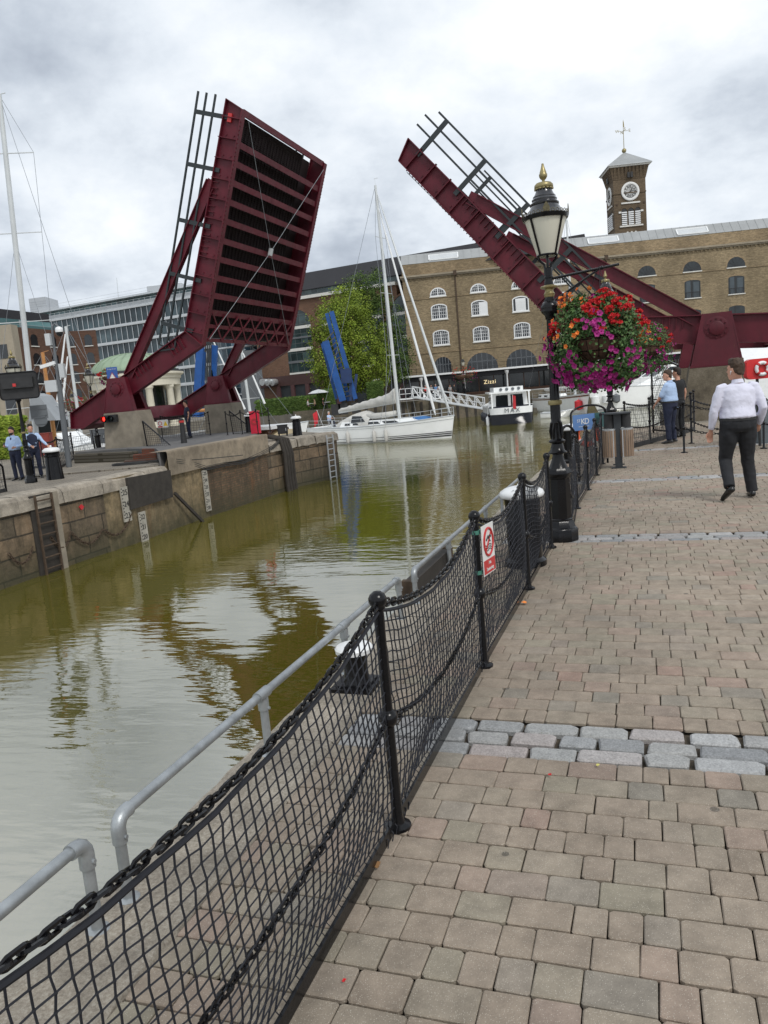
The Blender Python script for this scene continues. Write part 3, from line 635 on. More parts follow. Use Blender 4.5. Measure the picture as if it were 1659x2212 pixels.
def basket(label, C, R, H, seed, n_leaf, n_pet, small=False, group=None, hang=None):
    rg = random.Random(seed); b = thing('hanging_basket', label, 'flower basket', C-FZ*H, 0, group)
    m = MB(); m.lathe([(.0001,-R*.5),(R*.3,-R*.46),(R*.52,-R*.3),(R*.6,-R*.05),(R*.58,-.0)], C+FZ*R*.1, 18)
    bw_ = m.build('bowl', M['liner'], b, smooth=True)
    if not small:
        m = MB()
        for k in range(14):
            a = 2*pi*k/14; m.tube([C+Vector((cos(a)*R*q, sin(a)*R*q, z+R*.1)) for q, z in ((.31,-R*.46),(.53,-R*.3),(.61,-R*.05),(.61,0))], .003, 4)
        for q, z in ((.53,-.3),(.61,-.05),(.615,0)): m.tube([C+Vector((cos(a)*R*q, sin(a)*R*q, R*(z+.1))) for a in [2*pi*i/24 for i in range(24)]], .004, 4, closed=True)
        m.build('wire_frame', M['black'], bw_)
    if hang is not None:
        m = MB()
        for k in range(3): a = 2*pi*k/3+.4; m.tube([hang, C+Vector((cos(a)*R*.6, sin(a)*R*.6, R*.1))], .003, 4)
        m.build('hanging_chain', M['black'], b)
    def surf(kind):
        while True:
            a = rg.random()*2*pi; z = rg.uniform(-1, 1)
            if kind == 'f' and sin(a*4+seed*2)+sin(z*7+a*2)+.5*sin(a*9) < -.2 and rg.random() < .8: continue
            # profile of the mass: dome on top, wide skirt, ragged hanging tails
            if z > .25: rr = sqrt(max(0, 1-((z-.25)/.78)**2))*.92+.05
            elif z > -.55: rr = 1.0+.04*sin(a*5)
            else: rr = max(.1, 1-((-.55-z)/.5)**1.5*.55)
            rr *= .94+.1*sin(a*3+seed)+.06*sin(a*7+z*5)
            zz_ = z*(1+.12*sin(a*4+seed)) if z < 0 else z*(1+.1*sin(a*3+1+seed))
            d = Vector((cos(a), sin(a), max(-.5, z*.9))).normalized()
            dep = 1 if kind == 'f' else rg.uniform(.62, 1.0)
            if -.5 < z < .14 and kind == 'l' and rg.random() < .93 and d.y < -.45 and -.75 < cos(a) < .35: continue   # the bowl shows
            return C+Vector((cos(a)*rr*R*dep, sin(a)*rr*R*dep, zz_*H)), d, z, a
    m = MB(); ls = .042 if not small else .07
    for k in range(n_leaf):
        p, d, z, a = surf('l'); p += Vector((rg.gauss(0,1), rg.gauss(0,1), rg.gauss(0,1)))*R*.035
        n_ = (d+Vector((rg.gauss(0,.6), rg.gauss(0,.6), rg.gauss(.3,.6)))).normalized(); x = n_.cross(Vector((rg.random()-.5, rg.random()-.5, .3))).normalized(); y = n_.cross(x); s_ = ls*rg.uniform(.5, 1.1)
        m.add([p-x*s_*.5, p-x*s_*.1+y*s_*.38+n_*s_*.1, p+x*s_*.5-n_*s_*.05, p-x*s_*.1-y*s_*.38+n_*s_*.1], [(0,1,2,3)])
    if not small:
        for k in range(60):
            p, d, z, a = surf('l'); m.tube([p, p+Vector((rg.gauss(0,.03), rg.gauss(0,.03), -rg.random()*.12)), p+Vector((rg.gauss(0,.05), rg.gauss(0,.05), -rg.random()*.16))], .0015, 3)
    tag(m.build('foliage', M['leaf'], b), kind='stuff')
    groups = {'petunia': ([], M['magenta'], petunia), 'geranium': ([], M['redfl'], geranium), 'begonia': ([], M['orangefl'], begonia)}
    k = 0
    while k < n_pet:
        p, d, z, a = surf('f'); u = rg.random(); o_ = rg.uniform(.97, 1.06); p = C+(p-C)*o_
        lf = sin(a*2+seed)+.8*sin(a*3-z*4+1.3*seed)+rg.uniform(-.4,.4)
        if z > .22: kind = 'geranium' if lf > -.15 else ('begonia' if lf < -.9 else 'petunia')
        elif z > -.15: kind = 'begonia' if lf < -.6 else ('geranium' if lf > 1.0 else 'petunia')
        else: kind = 'petunia'
        if -.5 < z < .14 and d.y < -.45 and -.75 < cos(a) < .35 and rg.random() < .95: continue
        groups[kind][0].append((p, d)); k += 1
        if kind != 'geranium' and not small:
            for q in range(rg.choice([0, 1, 2, 3])):
                pp = p+Vector((rg.gauss(0,1), rg.gauss(0,1), rg.gauss(0,1)))*.045; groups[kind][0].append((pp, (d+Vector((rg.gauss(0,.3), rg.gauss(0,.3), rg.gauss(0,.3)))).normalized()))
    budget = 96 if not small else 0
    for kind, (lst, mt, fn) in groups.items():
        lst.sort(key=lambda q: -(q[1].dot((CAM-q[0]).normalized())))
        rad = {'petunia': .03, 'geranium': .05, 'begonia': .028}[kind]*(1 if not small else 1.9)
        nb = int(budget*{'petunia': .55, 'geranium': .22, 'begonia': .23}[kind]); rest = MB()
        for i, (p, d) in enumerate(lst):
            if i < nb:
                f = MB(); fn(f, p, d, rad*rg.uniform(.75, 1.1), rg); f.build(kind+'_bloom', mt, b)
            elif i < 2200: fn(rest, p, d, rad*rg.uniform(.75, 1.1), rg)
        if rest.v: tag(rest.build(kind+'_blooms', mt, b), kind='stuff')
    return b
BC = D(1290, 738, 7.95); hk = LP+FZ*2.82+BD*.53
basket('large round hanging basket of red, orange and magenta flowers on the near lamp post', BC, .46, .44, 4, 11000, 340, hang=hk)
hk2 = b2+FZ*3.0+Vector((.95,-.3,0)).normalized()*.55
basket('second flower basket hanging from the farther lamp, half hidden by the big one', D(1402, 752, b2.y-.3), .52, .55, 9, 7000, 150, hang=hk2)
# ------------------------------------------------------------------ litter bin
M['bingrey'] = mat('bin_grey', (.04,.045,.05), .45, .2, .1, 3)
h = L(.5, 11.9); b = thing('litter_bin', 'twin litter bin with brown slatted drums under a grey flat canopy by the fence', 'litter bin', h)
vx = Vector((.96, -.28, 0)).normalized(); vy = FZ.cross(vx); ax_ = (vx, vy, FZ)
m = MB(); m.box(h+FZ*.5-vy*.02, (.13, .06, 1.0), ax_); m.box(h+FZ*.006, (.26, .2, .012), ax_); m.box(h+FZ*.06+vy*.03, (.2, .05, .02), ax_); m.build('post', M['bingrey'], b)
m = MB(); m.prism([h+FZ*.985+vx*.25*cos(a)+vy*.19*sin(a) for a in [2*pi*i/24 for i in range(24)]], FZ*.025); m.build('canopy', M['bingrey'], b)
for sg in (-1, 1):
    c = h+vx*sg*.15
    m = MB(); m.lathe([(.095,.2),(.098,.21),(.118,.7),(.125,.705),(.125,.72),(.09,.72),(.088,.24)], c, 24, sx=.95, cap=False); m.box(c-vy*.1-vx*sg*.06+FZ*.45, (.035, .012, .5), ax_); dr_ = m.build('drum', M['alu'], b, auto=40)
    m = MB()
    for k in range(17):
        a = 2*pi*k/17; m.box(c+Vector((cos(a)*.116, sin(a)*.12, .45)), (.034, .01, .48), (Vector((-sin(a), cos(a), 0)), Vector((cos(a), sin(a), 0)), FZ))
    m.build('slats', M['slat'], dr_)
    m = MB(); m.lathe([(.085,.74),(.085,.98)], c, 16); m.build('opening_hood', M['blackmatt'], b, auto=40)
# ------------------------------------------------------------------ hoop, sign board, lifebuoy, bollard behind the fence
def hoop(name, lab, cat, A, B, hgt, r=.022, grp=None, leg=0):
    h_ = thing(name, lab, cat, (A+B)/2, 0, grp); m = MB(); n = 14
    pts = [A]+[A.lerp(B, .5-.5*cos(pi*i/n))+FZ*(hgt*(1-leg)*1+hgt*leg*sin(pi*i/n)) for i in range(n+1)]+[B]
    m.tube(pts, r, 8); m.build('hoop', M['black'], h_, auto=60); return h_
hoop('hoop_barrier', 'low black hoop barrier on the quay edge just behind the lamp post', 'barrier', Vector((D(1205,985,12.2).x,12.2,0)), Vector((D(1249,985,12.6).x,12.6,0)), .95, leg=.45)
o1, o2 = D(1237, 985, 14.6), D(1312, 978, 14.9); o1.z = o2.z = 0
hp = hoop('sign_board', 'blue and green dock sign board hung in a tall black hoop on the quay edge', 'sign', o1, o2, 1.15, .02, leg=.13)
M['signblue'] = mat('sign_blue', (.1,.2,.42), .5, 0, .04, 2); M['signgreen'] = mat('sign_green', (.03,.09,.09), .5, 0, .04, 2)
e = (o2-o1).normalized(); nn = Vector((e.y, -e.x, 0)); wdt = (o2-o1).length
m = MB(); m.box(o1.lerp(o2, .36)+FZ*.84, (wdt*.62, .012, .3), (e, nn, FZ)); pb = m.build('panel', M['signblue'], hp)
m = MB(); m.box(o1.lerp(o2, .82)+FZ*.85, (wdt*.29, .014, .28), (e, nn, FZ)); m.build('green_panel', M['signgreen'], hp)
txt(pb, 'ST', o1.lerp(o2, .21)+FZ*.87+nn*.01, e, FZ, .055, M['signwhite']); txt(pb, 'K', o1.lerp(o2, .33)+FZ*.85+nn*.01, e, FZ, .11, M['signwhite']); txt(pb, 'D', o1.lerp(o2, .44)+FZ*.85+nn*.01, e, FZ, .11, M['signwhite'])
m = MB(); m.bar(o1.lerp(o2, .2)+FZ*.76+nn*.009, o1.lerp(o2, .5)+FZ*.76+nn*.009, .004, .006); m.build('underline', M['signwhite'], pb)
c = D(1268, 938, 15.4); h = thing('lifebuoy', 'orange lifebuoy hanging low behind the net near the litter bin', 'lifebuoy', c)
ex, ez = Vector((.9, -.4, 0)).normalized(), FZ
m = MB(); m.tube([c+ex*cos(a)*.2+ez*sin(a)*.2 for a in [2*pi*i/28 for i in range(28)]], .055, 10, closed=True); m.build('ring', M['orange'], h, smooth=True)
m = MB()
for a in (.8, 2.36, 3.93, 5.5): p = c+ex*cos(a)*.2+ez*sin(a)*.2; tn = (-ex*sin(a)+ez*cos(a)); m.tube([p-tn*.035, p+tn*.035], .058, 10)
m.build('band', M['white'], h, smooth=True)
m = MB(); m.cyl(c-ez*.9, c+ez*.2, .02, n=8); m.build('stand', M['black'], h)
h = L(-.45, 13.2); b = thing('mooring_bollard', 'black bollard with white domed cap behind the net next to the litter bin', 'bollard', h)
m = MB(); m.lathe([(.2,0),(.2,.05),(.165,.08),(.16,.6),(.17,.66)], h, 24); m.build('shaft', M['black'], b, auto=40)
m = MB(); m.lathe([(.17,.65),(.22,.67),(.225,.72),(.19,.76),(.0001,.79)], h, 24); m.build('cap', M['white'], b, auto=50)
# ------------------------------------------------------------------ gate fence across the slip, chain posts
G0, G1, G2 = P(1352, 973), P(1452, 945), P(1500, 931)
gf = thing('net_fence', 'black net fence with dark kick board running across the lock slip behind the litter bin', 'fence', G0)
def simple_post(par, b, ht, r=.022, foot=True):
    m = MB(); m.lathe(([(.07,0),(.07,.012),(.03,.02)] if foot else [(r,0)])+[(r,.03),(r,ht-.05),(r*1.3,ht-.045)], b, 10); m.ball(b+FZ*ht, r*1.7, 8); m.ball(b+FZ*ht*.5, r*1.7, 8); return m.build('post', M['black'], par, auto=40)
for k, p in enumerate((G0, G0.lerp(G1, .5), G1, G2)): simple_post(gf, p, 1.05)
def coarse_net(par, A, B, z0, z1, cell=.09, r=.004, sag=.1, nm='net'):
    m = MB(); ln = (B-A).length; nx = max(2, int(ln/cell)); nz = max(2, int((z1-z0)/cell))
    g = [[A.lerp(B, i/nx)+FZ*(z0+(z1-z0-sag*4*(i/nx)*(1-i/nx))*k/nz)+FN*.02*sin(i*1.3+k) for k in range(nz+1)] for i in range(nx+1)]
    for i in range(nx+1): m.tube(g[i], r, 3, cap=False)
    for k in range(nz+1): m.tube([g[i][k] for i in range(nx+1)], r, 3, cap=False)
    return m.build(nm, M['net'], par)
for a_, b_ in ((G0, G1), (G1, G2)):
    coarse_net(gf, a_, b_, .05, .98); m = MB(); m.bar(a_+FZ*.06, b_+FZ*.06, .03, .1); m.build('kick_board', M['blackmatt'], gf)
    m = MB(); link_chain(m, sagc(a_+FZ*1.03, b_+FZ*1.03, .12), .07, .008, 3, 6); m.build('chain', M['black'], gf)
    m = MB(); link_chain(m, sagc(a_+FZ*.53, b_+FZ*.53, .12), .07, .008, 3, 6); m.build('chain', M['black'], gf)
cps = [P(1478, 978), P(1494, 958), P(1650, 969), P(1790, 962)]
cb_ = thing('chain_barrier', 'black post and chain barrier across the promenade ahead of the walking man', 'barrier', cps[0])
for p in cps: simple_post(cb_, p, 1.0 if p is not cps[1] else 1.12)
for a_, b_ in ((cps[0], cps[2]), (cps[1], cps[2]), (cps[2], cps[3]), (cps[0], G1)):
    for z in (.98, .5):
        m = MB(); link_chain(m, sagc(a_+FZ*z, b_+FZ*z, .16), .075, .008, 3, 6); m.build('chain', M['black'], cb_)
g_ = P(1492, 948); lg = thing('mesh_gate', 'tall narrow black mesh gate leaf standing open against the bridge pedestal', 'gate', g_)
A, B = g_+Vector((.25,1.3,0)), g_+Vector((.05,2.6,0))
m = MB(); H_ = 1.75
for p in (A, B): m.bar(p, p+FZ*H_*(1 if p is A else 1.22), .04, .04, (1,0,0))
m.bar(A+FZ*H_, B+FZ*H_*1.22, .04, .04); m.bar(A+FZ*.08, B+FZ*.08, .04, .04); m.bar(A+FZ*.9, B+FZ*.9, .03, .03); m.build('frame', M['black'], lg)
coarse_net(lg, A, B, .1, 1.7, .06, .004, 0, 'mesh')
# ------------------------------------------------------------------ the red bascule footbridge, both leaves raised
K = 1.75/1.6
BAZ = .329; BW = Vector((sin(BAZ), cos(BAZ), 0)); BA = Vector((BW.y, -BW.x, 0))
OR = Vector((9.848*K, 22.331*K, 2.53*K)); OL = Vector((-9.404*K, 29.6*K, 2.53*K)); WB = 7.209*K
LE, LG, LT, BEND = 3.676*K, 7.752*K, 2.594*K+.3, .806
def bridge_leaf(name_lab, O, sg, rot, ztop_ped, zb):
    th = thing('bascule_leaf', name_lab, 'drawbridge leaf', Vector((O.x, O.y, 0)))
    a = BA*sg; U = a*cos(rot)+FZ*sin(rot); V = -a*sin(rot)+FZ*cos(rot)
    def Q(u, v, s): return O+U*u+V*v+BW*s
    gd = (cos(BEND), sin(BEND)); gn = (-gd[1], gd[0])      # girder direction / normal on the deck side
    def G(l, v, s): return Q(LE+gd[0]*l+gn[0]*v, gd[1]*l+gn[1]*v, s)
    GD = U*gd[0]+V*gd[1]; GN = U*gn[0]+V*gn[1]; BM = M['bridge']
    hb = .42                                                # half depth of beams
    for s0, out_, inn in ((0, -1, 1), (WB, 1, -1)):
        so_ = s0
        # arm: from the tail over the trunnion to the elbow
        m = MB()
        def web(pts, th_=.03, off=0): m.prism([p-BW*(th_/2)+BW*off for p in pts], BW*th_)
        hk_ = hb/cos(BEND/2)
        ebo = (LE+sin(BEND/2)*hk_*1.0, -cos(BEND/2)*hk_); ebi = (LE-sin(BEND/2)*hk_, cos(BEND/2)*hk_)
        web([Q(-LT, -hb*.3, so_), Q(-LT+.55, -hb, so_), Q(ebo[0], ebo[1], so_), Q(ebi[0], ebi[1], so_), Q(-LT+.35, hb, so_)])
        for (p0, p1, vv) in (((-LT+.55, -hb), ebo, -1), ((-LT+.35, hb), ebi, 1)):
            m.bar(Q(p0[0], p0[1], so_), Q(p1[0], p1[1], so_), .3, .035, V)
        m.bar(Q(-LT, -hb*.3, so_), Q(-LT+.35, hb, so_), .3, .035, V); m.bar(Q(-LT, -hb*.3, so_), Q(-LT+.55, -hb, so_), .3, .035, V)
        m.prism([Q(ebo[0], ebo[1], so_-.15), Q(ebi[0], ebi[1], so_-.15), Q(ebi[0]+.02, ebi[1]+.02, so_-.15), Q(ebo[0]+.03, ebo[1]+.03, so_-.15)], BW*.3)
        for u_ in (.95, 1.15, 1.35, 1.55, 1.75, LE-1.15, LE-.95, LE-.75, LE-.55):
            m.bar(Q(u_, hb*.1 if u_ < 2 else -hb*.2, so_+out_*.05), Q(u_, hb*.92, so_+out_*.05), .1, .015, U)
        m.build('arm', BM, th)
        # girder
        m = MB()
        web([Q(ebo[0], ebo[1], so_), G(LG, -hb, so_), G(LG+.25, hb*.7, so_), Q(ebi[0], ebi[1], so_)])
        m.bar(Q(ebo[0], ebo[1], so_), G(LG, -hb, so_), .3, .035, GN); m.bar(Q(ebi[0], ebi[1], so_), G(LG+.25, hb*.7, so_), .3, .035, GN)
        m.bar(G(LG, -hb, so_), G(LG+.25, hb*.7, so_), .3, .03, GD)
        for k in range(12):
            l_ = LG*.03+LG*.93*k/11; m.bar(G(l_, -hb, so_+out_*.075), G(l_, hb*.9, so_+out_*.075), .15, .025, GD)
        for k in range(14):
            l_ = LG*(.36+.33*k/13); m.bar(G(l_, hb*.15, so_+out_*.05), G(l_, hb*.92, so_+out_*.05), .09, .018, GD)
        for k in range(52):                                 # bolt heads along the lower flange and panels
            l_ = LG*(.05+.9*k/51); m.cyl(G(l_, -hb-.015, so_+out_*.09), G(l_, -hb-.05, so_+out_*.09), .022, n=6)
        for k in range(11):
            for vv in (-.22, .1):
                l_ = LG*(.045+.93*k/11); m.cyl(G(l_, vv, so_+out_*.02), G(l_, vv, so_+out_*.05), .03, n=6)
        m.build('girder', BM, th)
        # strut closing the triangle
        m = MB(); p, q = Q(.75, hb+.0, so_), G(LG*.655, hb+.05, so_); e = (q-p).normalized(); nrm = e.cross(BW).normalized()
        m.bar(p-e*.25, q+e*.35, .028, .42, nrm); m.bar(p-e*.25+nrm*.2, q+e*.3+nrm*.2, .24, .03, nrm); m.bar(p-e*.2-nrm*.2, q+e*.1-nrm*.2, .24, .03, nrm); m.build('strut', BM, th)
        # hand rails on the deck side
        m = MB(); DK = M['railblk']
        for hh in (.38, .76, 1.12): m.bar(G(-.6, hb+hh, so_+out_*.05), G(LG+.35 if hh < 1.1 or sg > 0 else LG+.05, hb+hh, so_+out_*.05), .065, .065, GN)
        for hh in (.38, .76, 1.12):                       # rails carried on down over the arm
            p = Q(LE-.25, hb+hh*.7, so_+out_*.05) if rot < .2 else Q(LE-1.3, hb+.1+hh*.25, so_+out_*.05)
            m.bar(G(-.6, hb+hh, so_+out_*.05), Q(LE-1.9+hh*.5, hb+.02, so_+out_*.05), .065, .065, V)
        for l_ in (LG-.35, LG*.74, LG*.5, LG*.26, LG*.03): m.bar(G(l_, hb-.3, so_+out_*.05), G(l_, hb+1.14, so_+out_*.05), .07, .15, GD)
        m.build('railing', DK, th)
    # cross beams, deck plate and lattice
    fr = [0, .13, .21, .29, .372, .455, .54, .622, .705, .785, .862]
    for f in fr:
        m = MB(); l_ = LG*(1-f)-.05
        m.bar(G(l_, -hb+.06, .1), G(l_, -hb+.06, WB-.1), .22, .04, GN); m.bar(G(l_, -hb+.24, .1), G(l_, -hb+.24, WB-.1), .03, .36, GN); m.build('cross_beam', BM, th)
    m = MB(); m.bar(G(LG/2, hb*.35, .1), G(LG/2, hb*.35, WB*.83), LG-.1, .05, GN); m.bar(G(LG+.02, -.1, .1), G(LG+.02, -.1, WB-.1), .04, .5, GN)
    for k in range(110):
        l_ = LG*(.02+.95*k/109); m.bar(G(l_, hb*.35-.04, .15), G(l_, hb*.35-.04, WB*.82), .018, .05, GN)
    for k in range(24): m.bar(G(.2, hb*.35-.05, WB*(.03+.79*k/23)), G(LG-.3, hb*.35-.05, WB*(.03+.79*k/23)), .02, .05, GN)
    m.bar(G(.1, hb*.8, WB*.9), G(LG-.1, hb*.8, WB*.9), WB*.16, .04, GN); m.build('deck', M['bridgedk'], th)
    m = MB()
    ch = [LG*.138-.05, LG*.07, .05]
    for l_ in ch[1:]: m.bar(G(l_, -hb+.02, .1), G(l_, -hb+.02, WB-.1), .14, .06, GN)
    n_ = 7
    for r_ in range(2):
        for k in range(n_):
            s1, s2 = WB*(.03+.94*k/n_), WB*(.03+.94*(k+.5)/n_); s3 = WB*(.03+.94*(k+1)/n_)
            a_, b_ = (ch[r_], ch[r_+1]) if r_ == 0 else (ch[r_+1], ch[r_])
            m.bar(G(a_, -hb-.02, s1), G(b_, -hb-.02, s2), .07, .03, GN); m.bar(G(b_, -hb-.02, s2), G(a_, -hb-.02, s3), .07, .03, GN)
    m.build('lattice', BM, th)
    m = MB(); c = G(LG*.47, -hb-.1, WB*.5); 
    for l_, s_ in ((LG-.3, .35), (LG-.3, WB-.25), (.1, .25), (.1, WB-.25)): m.tube([c, G(l_, -hb-.08, s_)], .011, 6)
    m.build('tie_rods', M['wire'], th)
    m = MB(); m.box(c, (.3, .22, .1), (GD, BW, GN)); m.build('tie_plate', M['ltgrey'], th)
    m = MB(); m.bar(Q(-LT+.45, -.02, .15), Q(-LT+.45, -.02, WB-.15), .5, .62, V); m.build('counterweight', BM, th)
    if sg > 0:
        m = MB(); m.box(G(LG-.35, .05, -.06), (.1, .05, .06), (GN, GD, BW)); m.box(G(LG-.35, .05, -.06), (.16, .3, .08), (GN, GD, BW)); m.build('marker_light', M['signred'], th)
    # pedestals (each a thing of its own)
    for s0, wh in ((0, 'near'), (WB, 'far')):
        c = Vector((O.x, O.y, 0))+BW*s0
        ped = thing('bridge_pedestal', {(1,0):'concrete pedestal with red bracket and a red signal light, front of the left bridge leaf', (1,1):'concrete pedestal with red bracket behind the front one, left bridge leaf', (-1,0):'large stained concrete pedestal with red hinge bracket beside the walking man', (-1,1):'red hinge bracket on concrete partly hidden behind the right pedestal'}[(sg, 0 if s0 == 0 else 1)], 'bridge pedestal', c)
        zt, zbk = ztop_ped, O.z+hb+.05
        def ring(u0, u1, w0, w1, z): return [c+a*u0-BW*w0+FZ*z, c+a*u1-BW*w0+FZ*z, c+a*u1+BW*w1+FZ*z, c+a*u0+BW*w1+FZ*z]
        m = MB(); m.loft([ring(-.82, 1.05, .62, .62, zb-.3), ring(-.82, 1.05, .62, .62, zb+.02), ring(-.72, .8, .55, .55, zt-.02), ring(-.7, .78, .53, .53, zt)]); m.build('concrete_base', M['concrete'] if sg > 0 else M['pedstain'], ped)
        for wsd in (-1, 1):
            m = MB(); o_ = BW*(wsd*.36)
            m.prism([c+a*-.72+FZ*zt+o_-BW*.03+BW*wsd*.12, c+a*.74+FZ*zt+o_-BW*.03+BW*wsd*.12, c+a*.38+FZ*zbk+o_-BW*.03, c+a*-.42+FZ*zbk+o_-BW*.03], BW*.06)
            m.bar(c+a*-.72+FZ*zt+o_+BW*wsd*.06, c+a*-.42+FZ*zbk+o_-BW*wsd*.08, .22, .04, a); m.bar(c+a*.74+FZ*zt+o_+BW*wsd*.06, c+a*.38+FZ*zbk+o_-BW*wsd*.08, .22, .04, a); m.build('bracket', BM, ped)
            hubc = Vector((c.x, c.y, O.z))+o_
            m = MB(); m.lathe([(.36,0),(.36,.06),(.3,.075),(.21,.08),(.21,.14),(.19,.15),(.0001,.15)], hubc+BW*wsd*.02, 28, ax=(a, FZ, BW*wsd))
            for k in range(12): aa = 2*pi*k/12; m.lathe([(.028,.06),(.028,.1),(.0001,.105)], hubc+BW*wsd*.02+a*cos(aa)*.29+FZ*sin(aa)*.29, 6, ax=(a, FZ, BW*wsd))
            m.build('hinge_hub', BM, ped, auto=40)
        m = MB(); m.box(c+FZ*(zt+.03), (1.56, 1.1, .06), (a, BW, FZ)); m.build('base_plate', BM, ped)
    return th, Q, G
M['railblk'] = mat('railing_dark_paint', (.014,.02,.022), .4, 0, .2, 5)
def pedstain():
    N = NT('stained_pedestal'); v = N.pos()
    c = N.ramp(N.noise(v, 1.6, 6, .75), [(.3, (.05,.04,.028)), (.5, (.12,.1,.07)), (.75, (.2,.17,.13))]); s_ = N.n('ShaderNodeSeparateXYZ'); N.l(v, s_.inputs[0])
    k = N.ramp(N.math('ADD', s_.outputs[2], N.math('MULTIPLY', N.noise(v, 1.2, 4), .8)), [(0, 0), (1, 1)]); c = N.mix(1, c, N.ramp(N.noise(v, 30, 4, .8), [(.3,.75),(.7,1.3)]), 'MULTIPLY')
    N.l(c, N.b.inputs['Base Color']); N.b.inputs['Roughness'].default_value = .95; N.bump(N.noise(v, 40, 5), .8, .01); return N.m
M['pedstain'] = pedstain()
ZB = .40
lf, QL, GL = bridge_leaf('dark red raised bridge leaf at left, showing its ribbed dark underside', OL, 1, .431, 1.85, .36)
rf, QR, GR = bridge_leaf('dark red raised bridge leaf at right, seen side on behind the lamp post', OR, -1, .076, 1.62, 0)
# ------------------------------------------------------------------ left lock wall and quay
TOPS = [P(-700, 1180), P(0, 1074), P(130, 1054), P(240, 1037), P(300, 1024), P(385, 1004)]
WBOT = [P(-700, 1500, WZ), P(0, 1275, WZ), P(85, 1245, WZ), P(200, 1205, WZ), P(300, 1172, WZ), P(420, 1127, WZ), P(560, 1080, WZ), P(640, 1053, WZ), P(735, 1030, WZ)]
def wallmat():
    N = NT('lock_wall_masonry'); g = N.n('ShaderNodeNewGeometry').outputs['Position']; sx = N.n('ShaderNodeSeparateXYZ'); N.l(g, sx.inputs[0])
    cx = N.n('ShaderNodeCombineXYZ'); N.l(sx.outputs[1], cx.inputs[0]); N.l(sx.outputs[2], cx.inputs[1])
    wn_ = N.n('ShaderNodeTexNoise'); wn_.inputs['Scale'].default_value = .9; N.l(cx.outputs[0], wn_.inputs['Vector'])
    wv = N.n('ShaderNodeVectorMath', operation='MULTIPLY_ADD'); N.l(wn_.outputs['Color'], wv.inputs[0]); wv.inputs[1].default_value = (.12,.06,0); N.l(cx.outputs[0], wv.inputs[2])
    def br(w, h, c1, c2, mo, ms):
        b = N.n('ShaderNodeTexBrick'); N.l(wv.outputs[0], b.inputs['Vector']); b.inputs['Scale'].default_value = 1; b.inputs['Brick Width'].default_value = w; b.inputs['Row Height'].default_value = h; b.inputs['Mortar Size'].default_value = ms
        b.inputs['Color1'].default_value = (*c1, 1); b.inputs['Color2'].default_value = (*c2, 1); b.inputs['Mortar'].default_value = (*mo, 1); b.inputs['Bias'].default_value = .0; return b
    big = br(1.25, .52, (.24,.18,.13), (.14,.115,.088), (.06,.05,.038), .022); sml = br(.26, .09, (.19,.115,.075), (.13,.09,.06), (.1,.085,.06), .014)
    yr = N.math('MULTIPLY', N.math('GREATER_THAN', sx.outputs[1], 28.2), N.math('LESS_THAN', sx.outputs[1], 32.8))
    yr = N.math('MULTIPLY', yr, N.math('LESS_THAN', sx.outputs[2], -.3))
    c = N.mix(yr, big.outputs[0], sml.outputs[0])
    # smooth rendered concrete between the two gauge boards
    yc = N.math('MULTIPLY', N.math('GREATER_THAN', sx.outputs[1], 22.6), N.math('LESS_THAN', sx.outputs[1], 28.2)); cn = N.ramp(N.noise(cx.outputs[0], 1.1, 6, .7), [(.3, (.13,.105,.065)), (.5, (.26,.21,.14)), (.75, (.35,.285,.2))])
    c = N.mix(yc, c, cn)
    m2 = N.n('ShaderNodeMapping'); m2.inputs['Scale'].default_value = (3.2, .35, 1); N.l(cx.outputs[0], m2.inputs[0])
    c = N.mix(1, c, N.ramp(N.noise(m2.outputs[0], 1.0, 6, .75), [(.3, (.5,.48,.42)), (.52, (1,.97,.9)), (.72, (1.35,1.25,1.05))]), 'MULTIPLY')
    c = N.mix(1, c, N.ramp(N.noise(cx.outputs[0], 7, 6, .8), [(.3, .7), (.7, 1.25)]), 'MULTIPLY')
    rust = N.ramp(N.noise(m2.outputs[0], .55, 5, .7), [(.58, 0), (.68, .7)]); c = N.mix(rust, c, (.2,.085,.03))
    c = N.mix(1, c, N.ramp(N.noise(cx.outputs[0], 1.3, 7, .8), [(.34, (.42,.42,.36)), (.5, (.78,.76,.7)), (.68, (1.12,1.06,.98))]), 'MULTIPLY')
    wet = N.ramp(N.math('ADD', sx.outputs[2], N.math('MULTIPLY', N.noise(m2.outputs[0], 1.5, 5, .7), .9)), [(0, 1), (1, 0)])
    mr = N.n('ShaderNodeMapRange'); N.l(N.math('ADD', sx.outputs[2], N.math('MULTIPLY', N.noise(m2.outputs[0], 1.5, 5, .7), .9)), mr.inputs[0]); mr.inputs[1].default_value = -1.75; mr.inputs[2].default_value = -.75; mr.inputs[3].default_value = 1; mr.inputs[4].default_value = 0
    c = N.mix(mr.outputs[0], c, N.mix(.25, (.035,.036,.014), c))
    N.l(c, N.b.inputs['Base Color']); N.b.inputs['Roughness'].default_value = .8
    hh = N.math('SUBTRACT', N.math('MULTIPLY', N.noise(cx.outputs[0], 6, 6, .7), .6), N.math('MULTIPLY', big.outputs[1], N.math('SUBTRACT', 1, N.math('ADD', yr, yc))))
    N.bump(hh, .9, .05); return N.m
M['wall'] = wallmat()
END = P(735, 1030, WZ)
def lerp_poly(poly, y):
    for a_, b_ in zip(poly, poly[1:]):
        if a_.y <= y <= b_.y: return a_.lerp(b_, (y-a_.y)/(b_.y-a_.y))
    return poly[0] if y < poly[0].y else poly[-1]
ys = [WBOT[0].y+(WBOT[-1].y-WBOT[0].y)*k/60 for k in range(61)]
batter = 0.0
def ztop(y): return -.09 if y < 25.8 else (ZB-.01 if y < 32.8 else -.06)
wrng = random.Random(2); rows = []
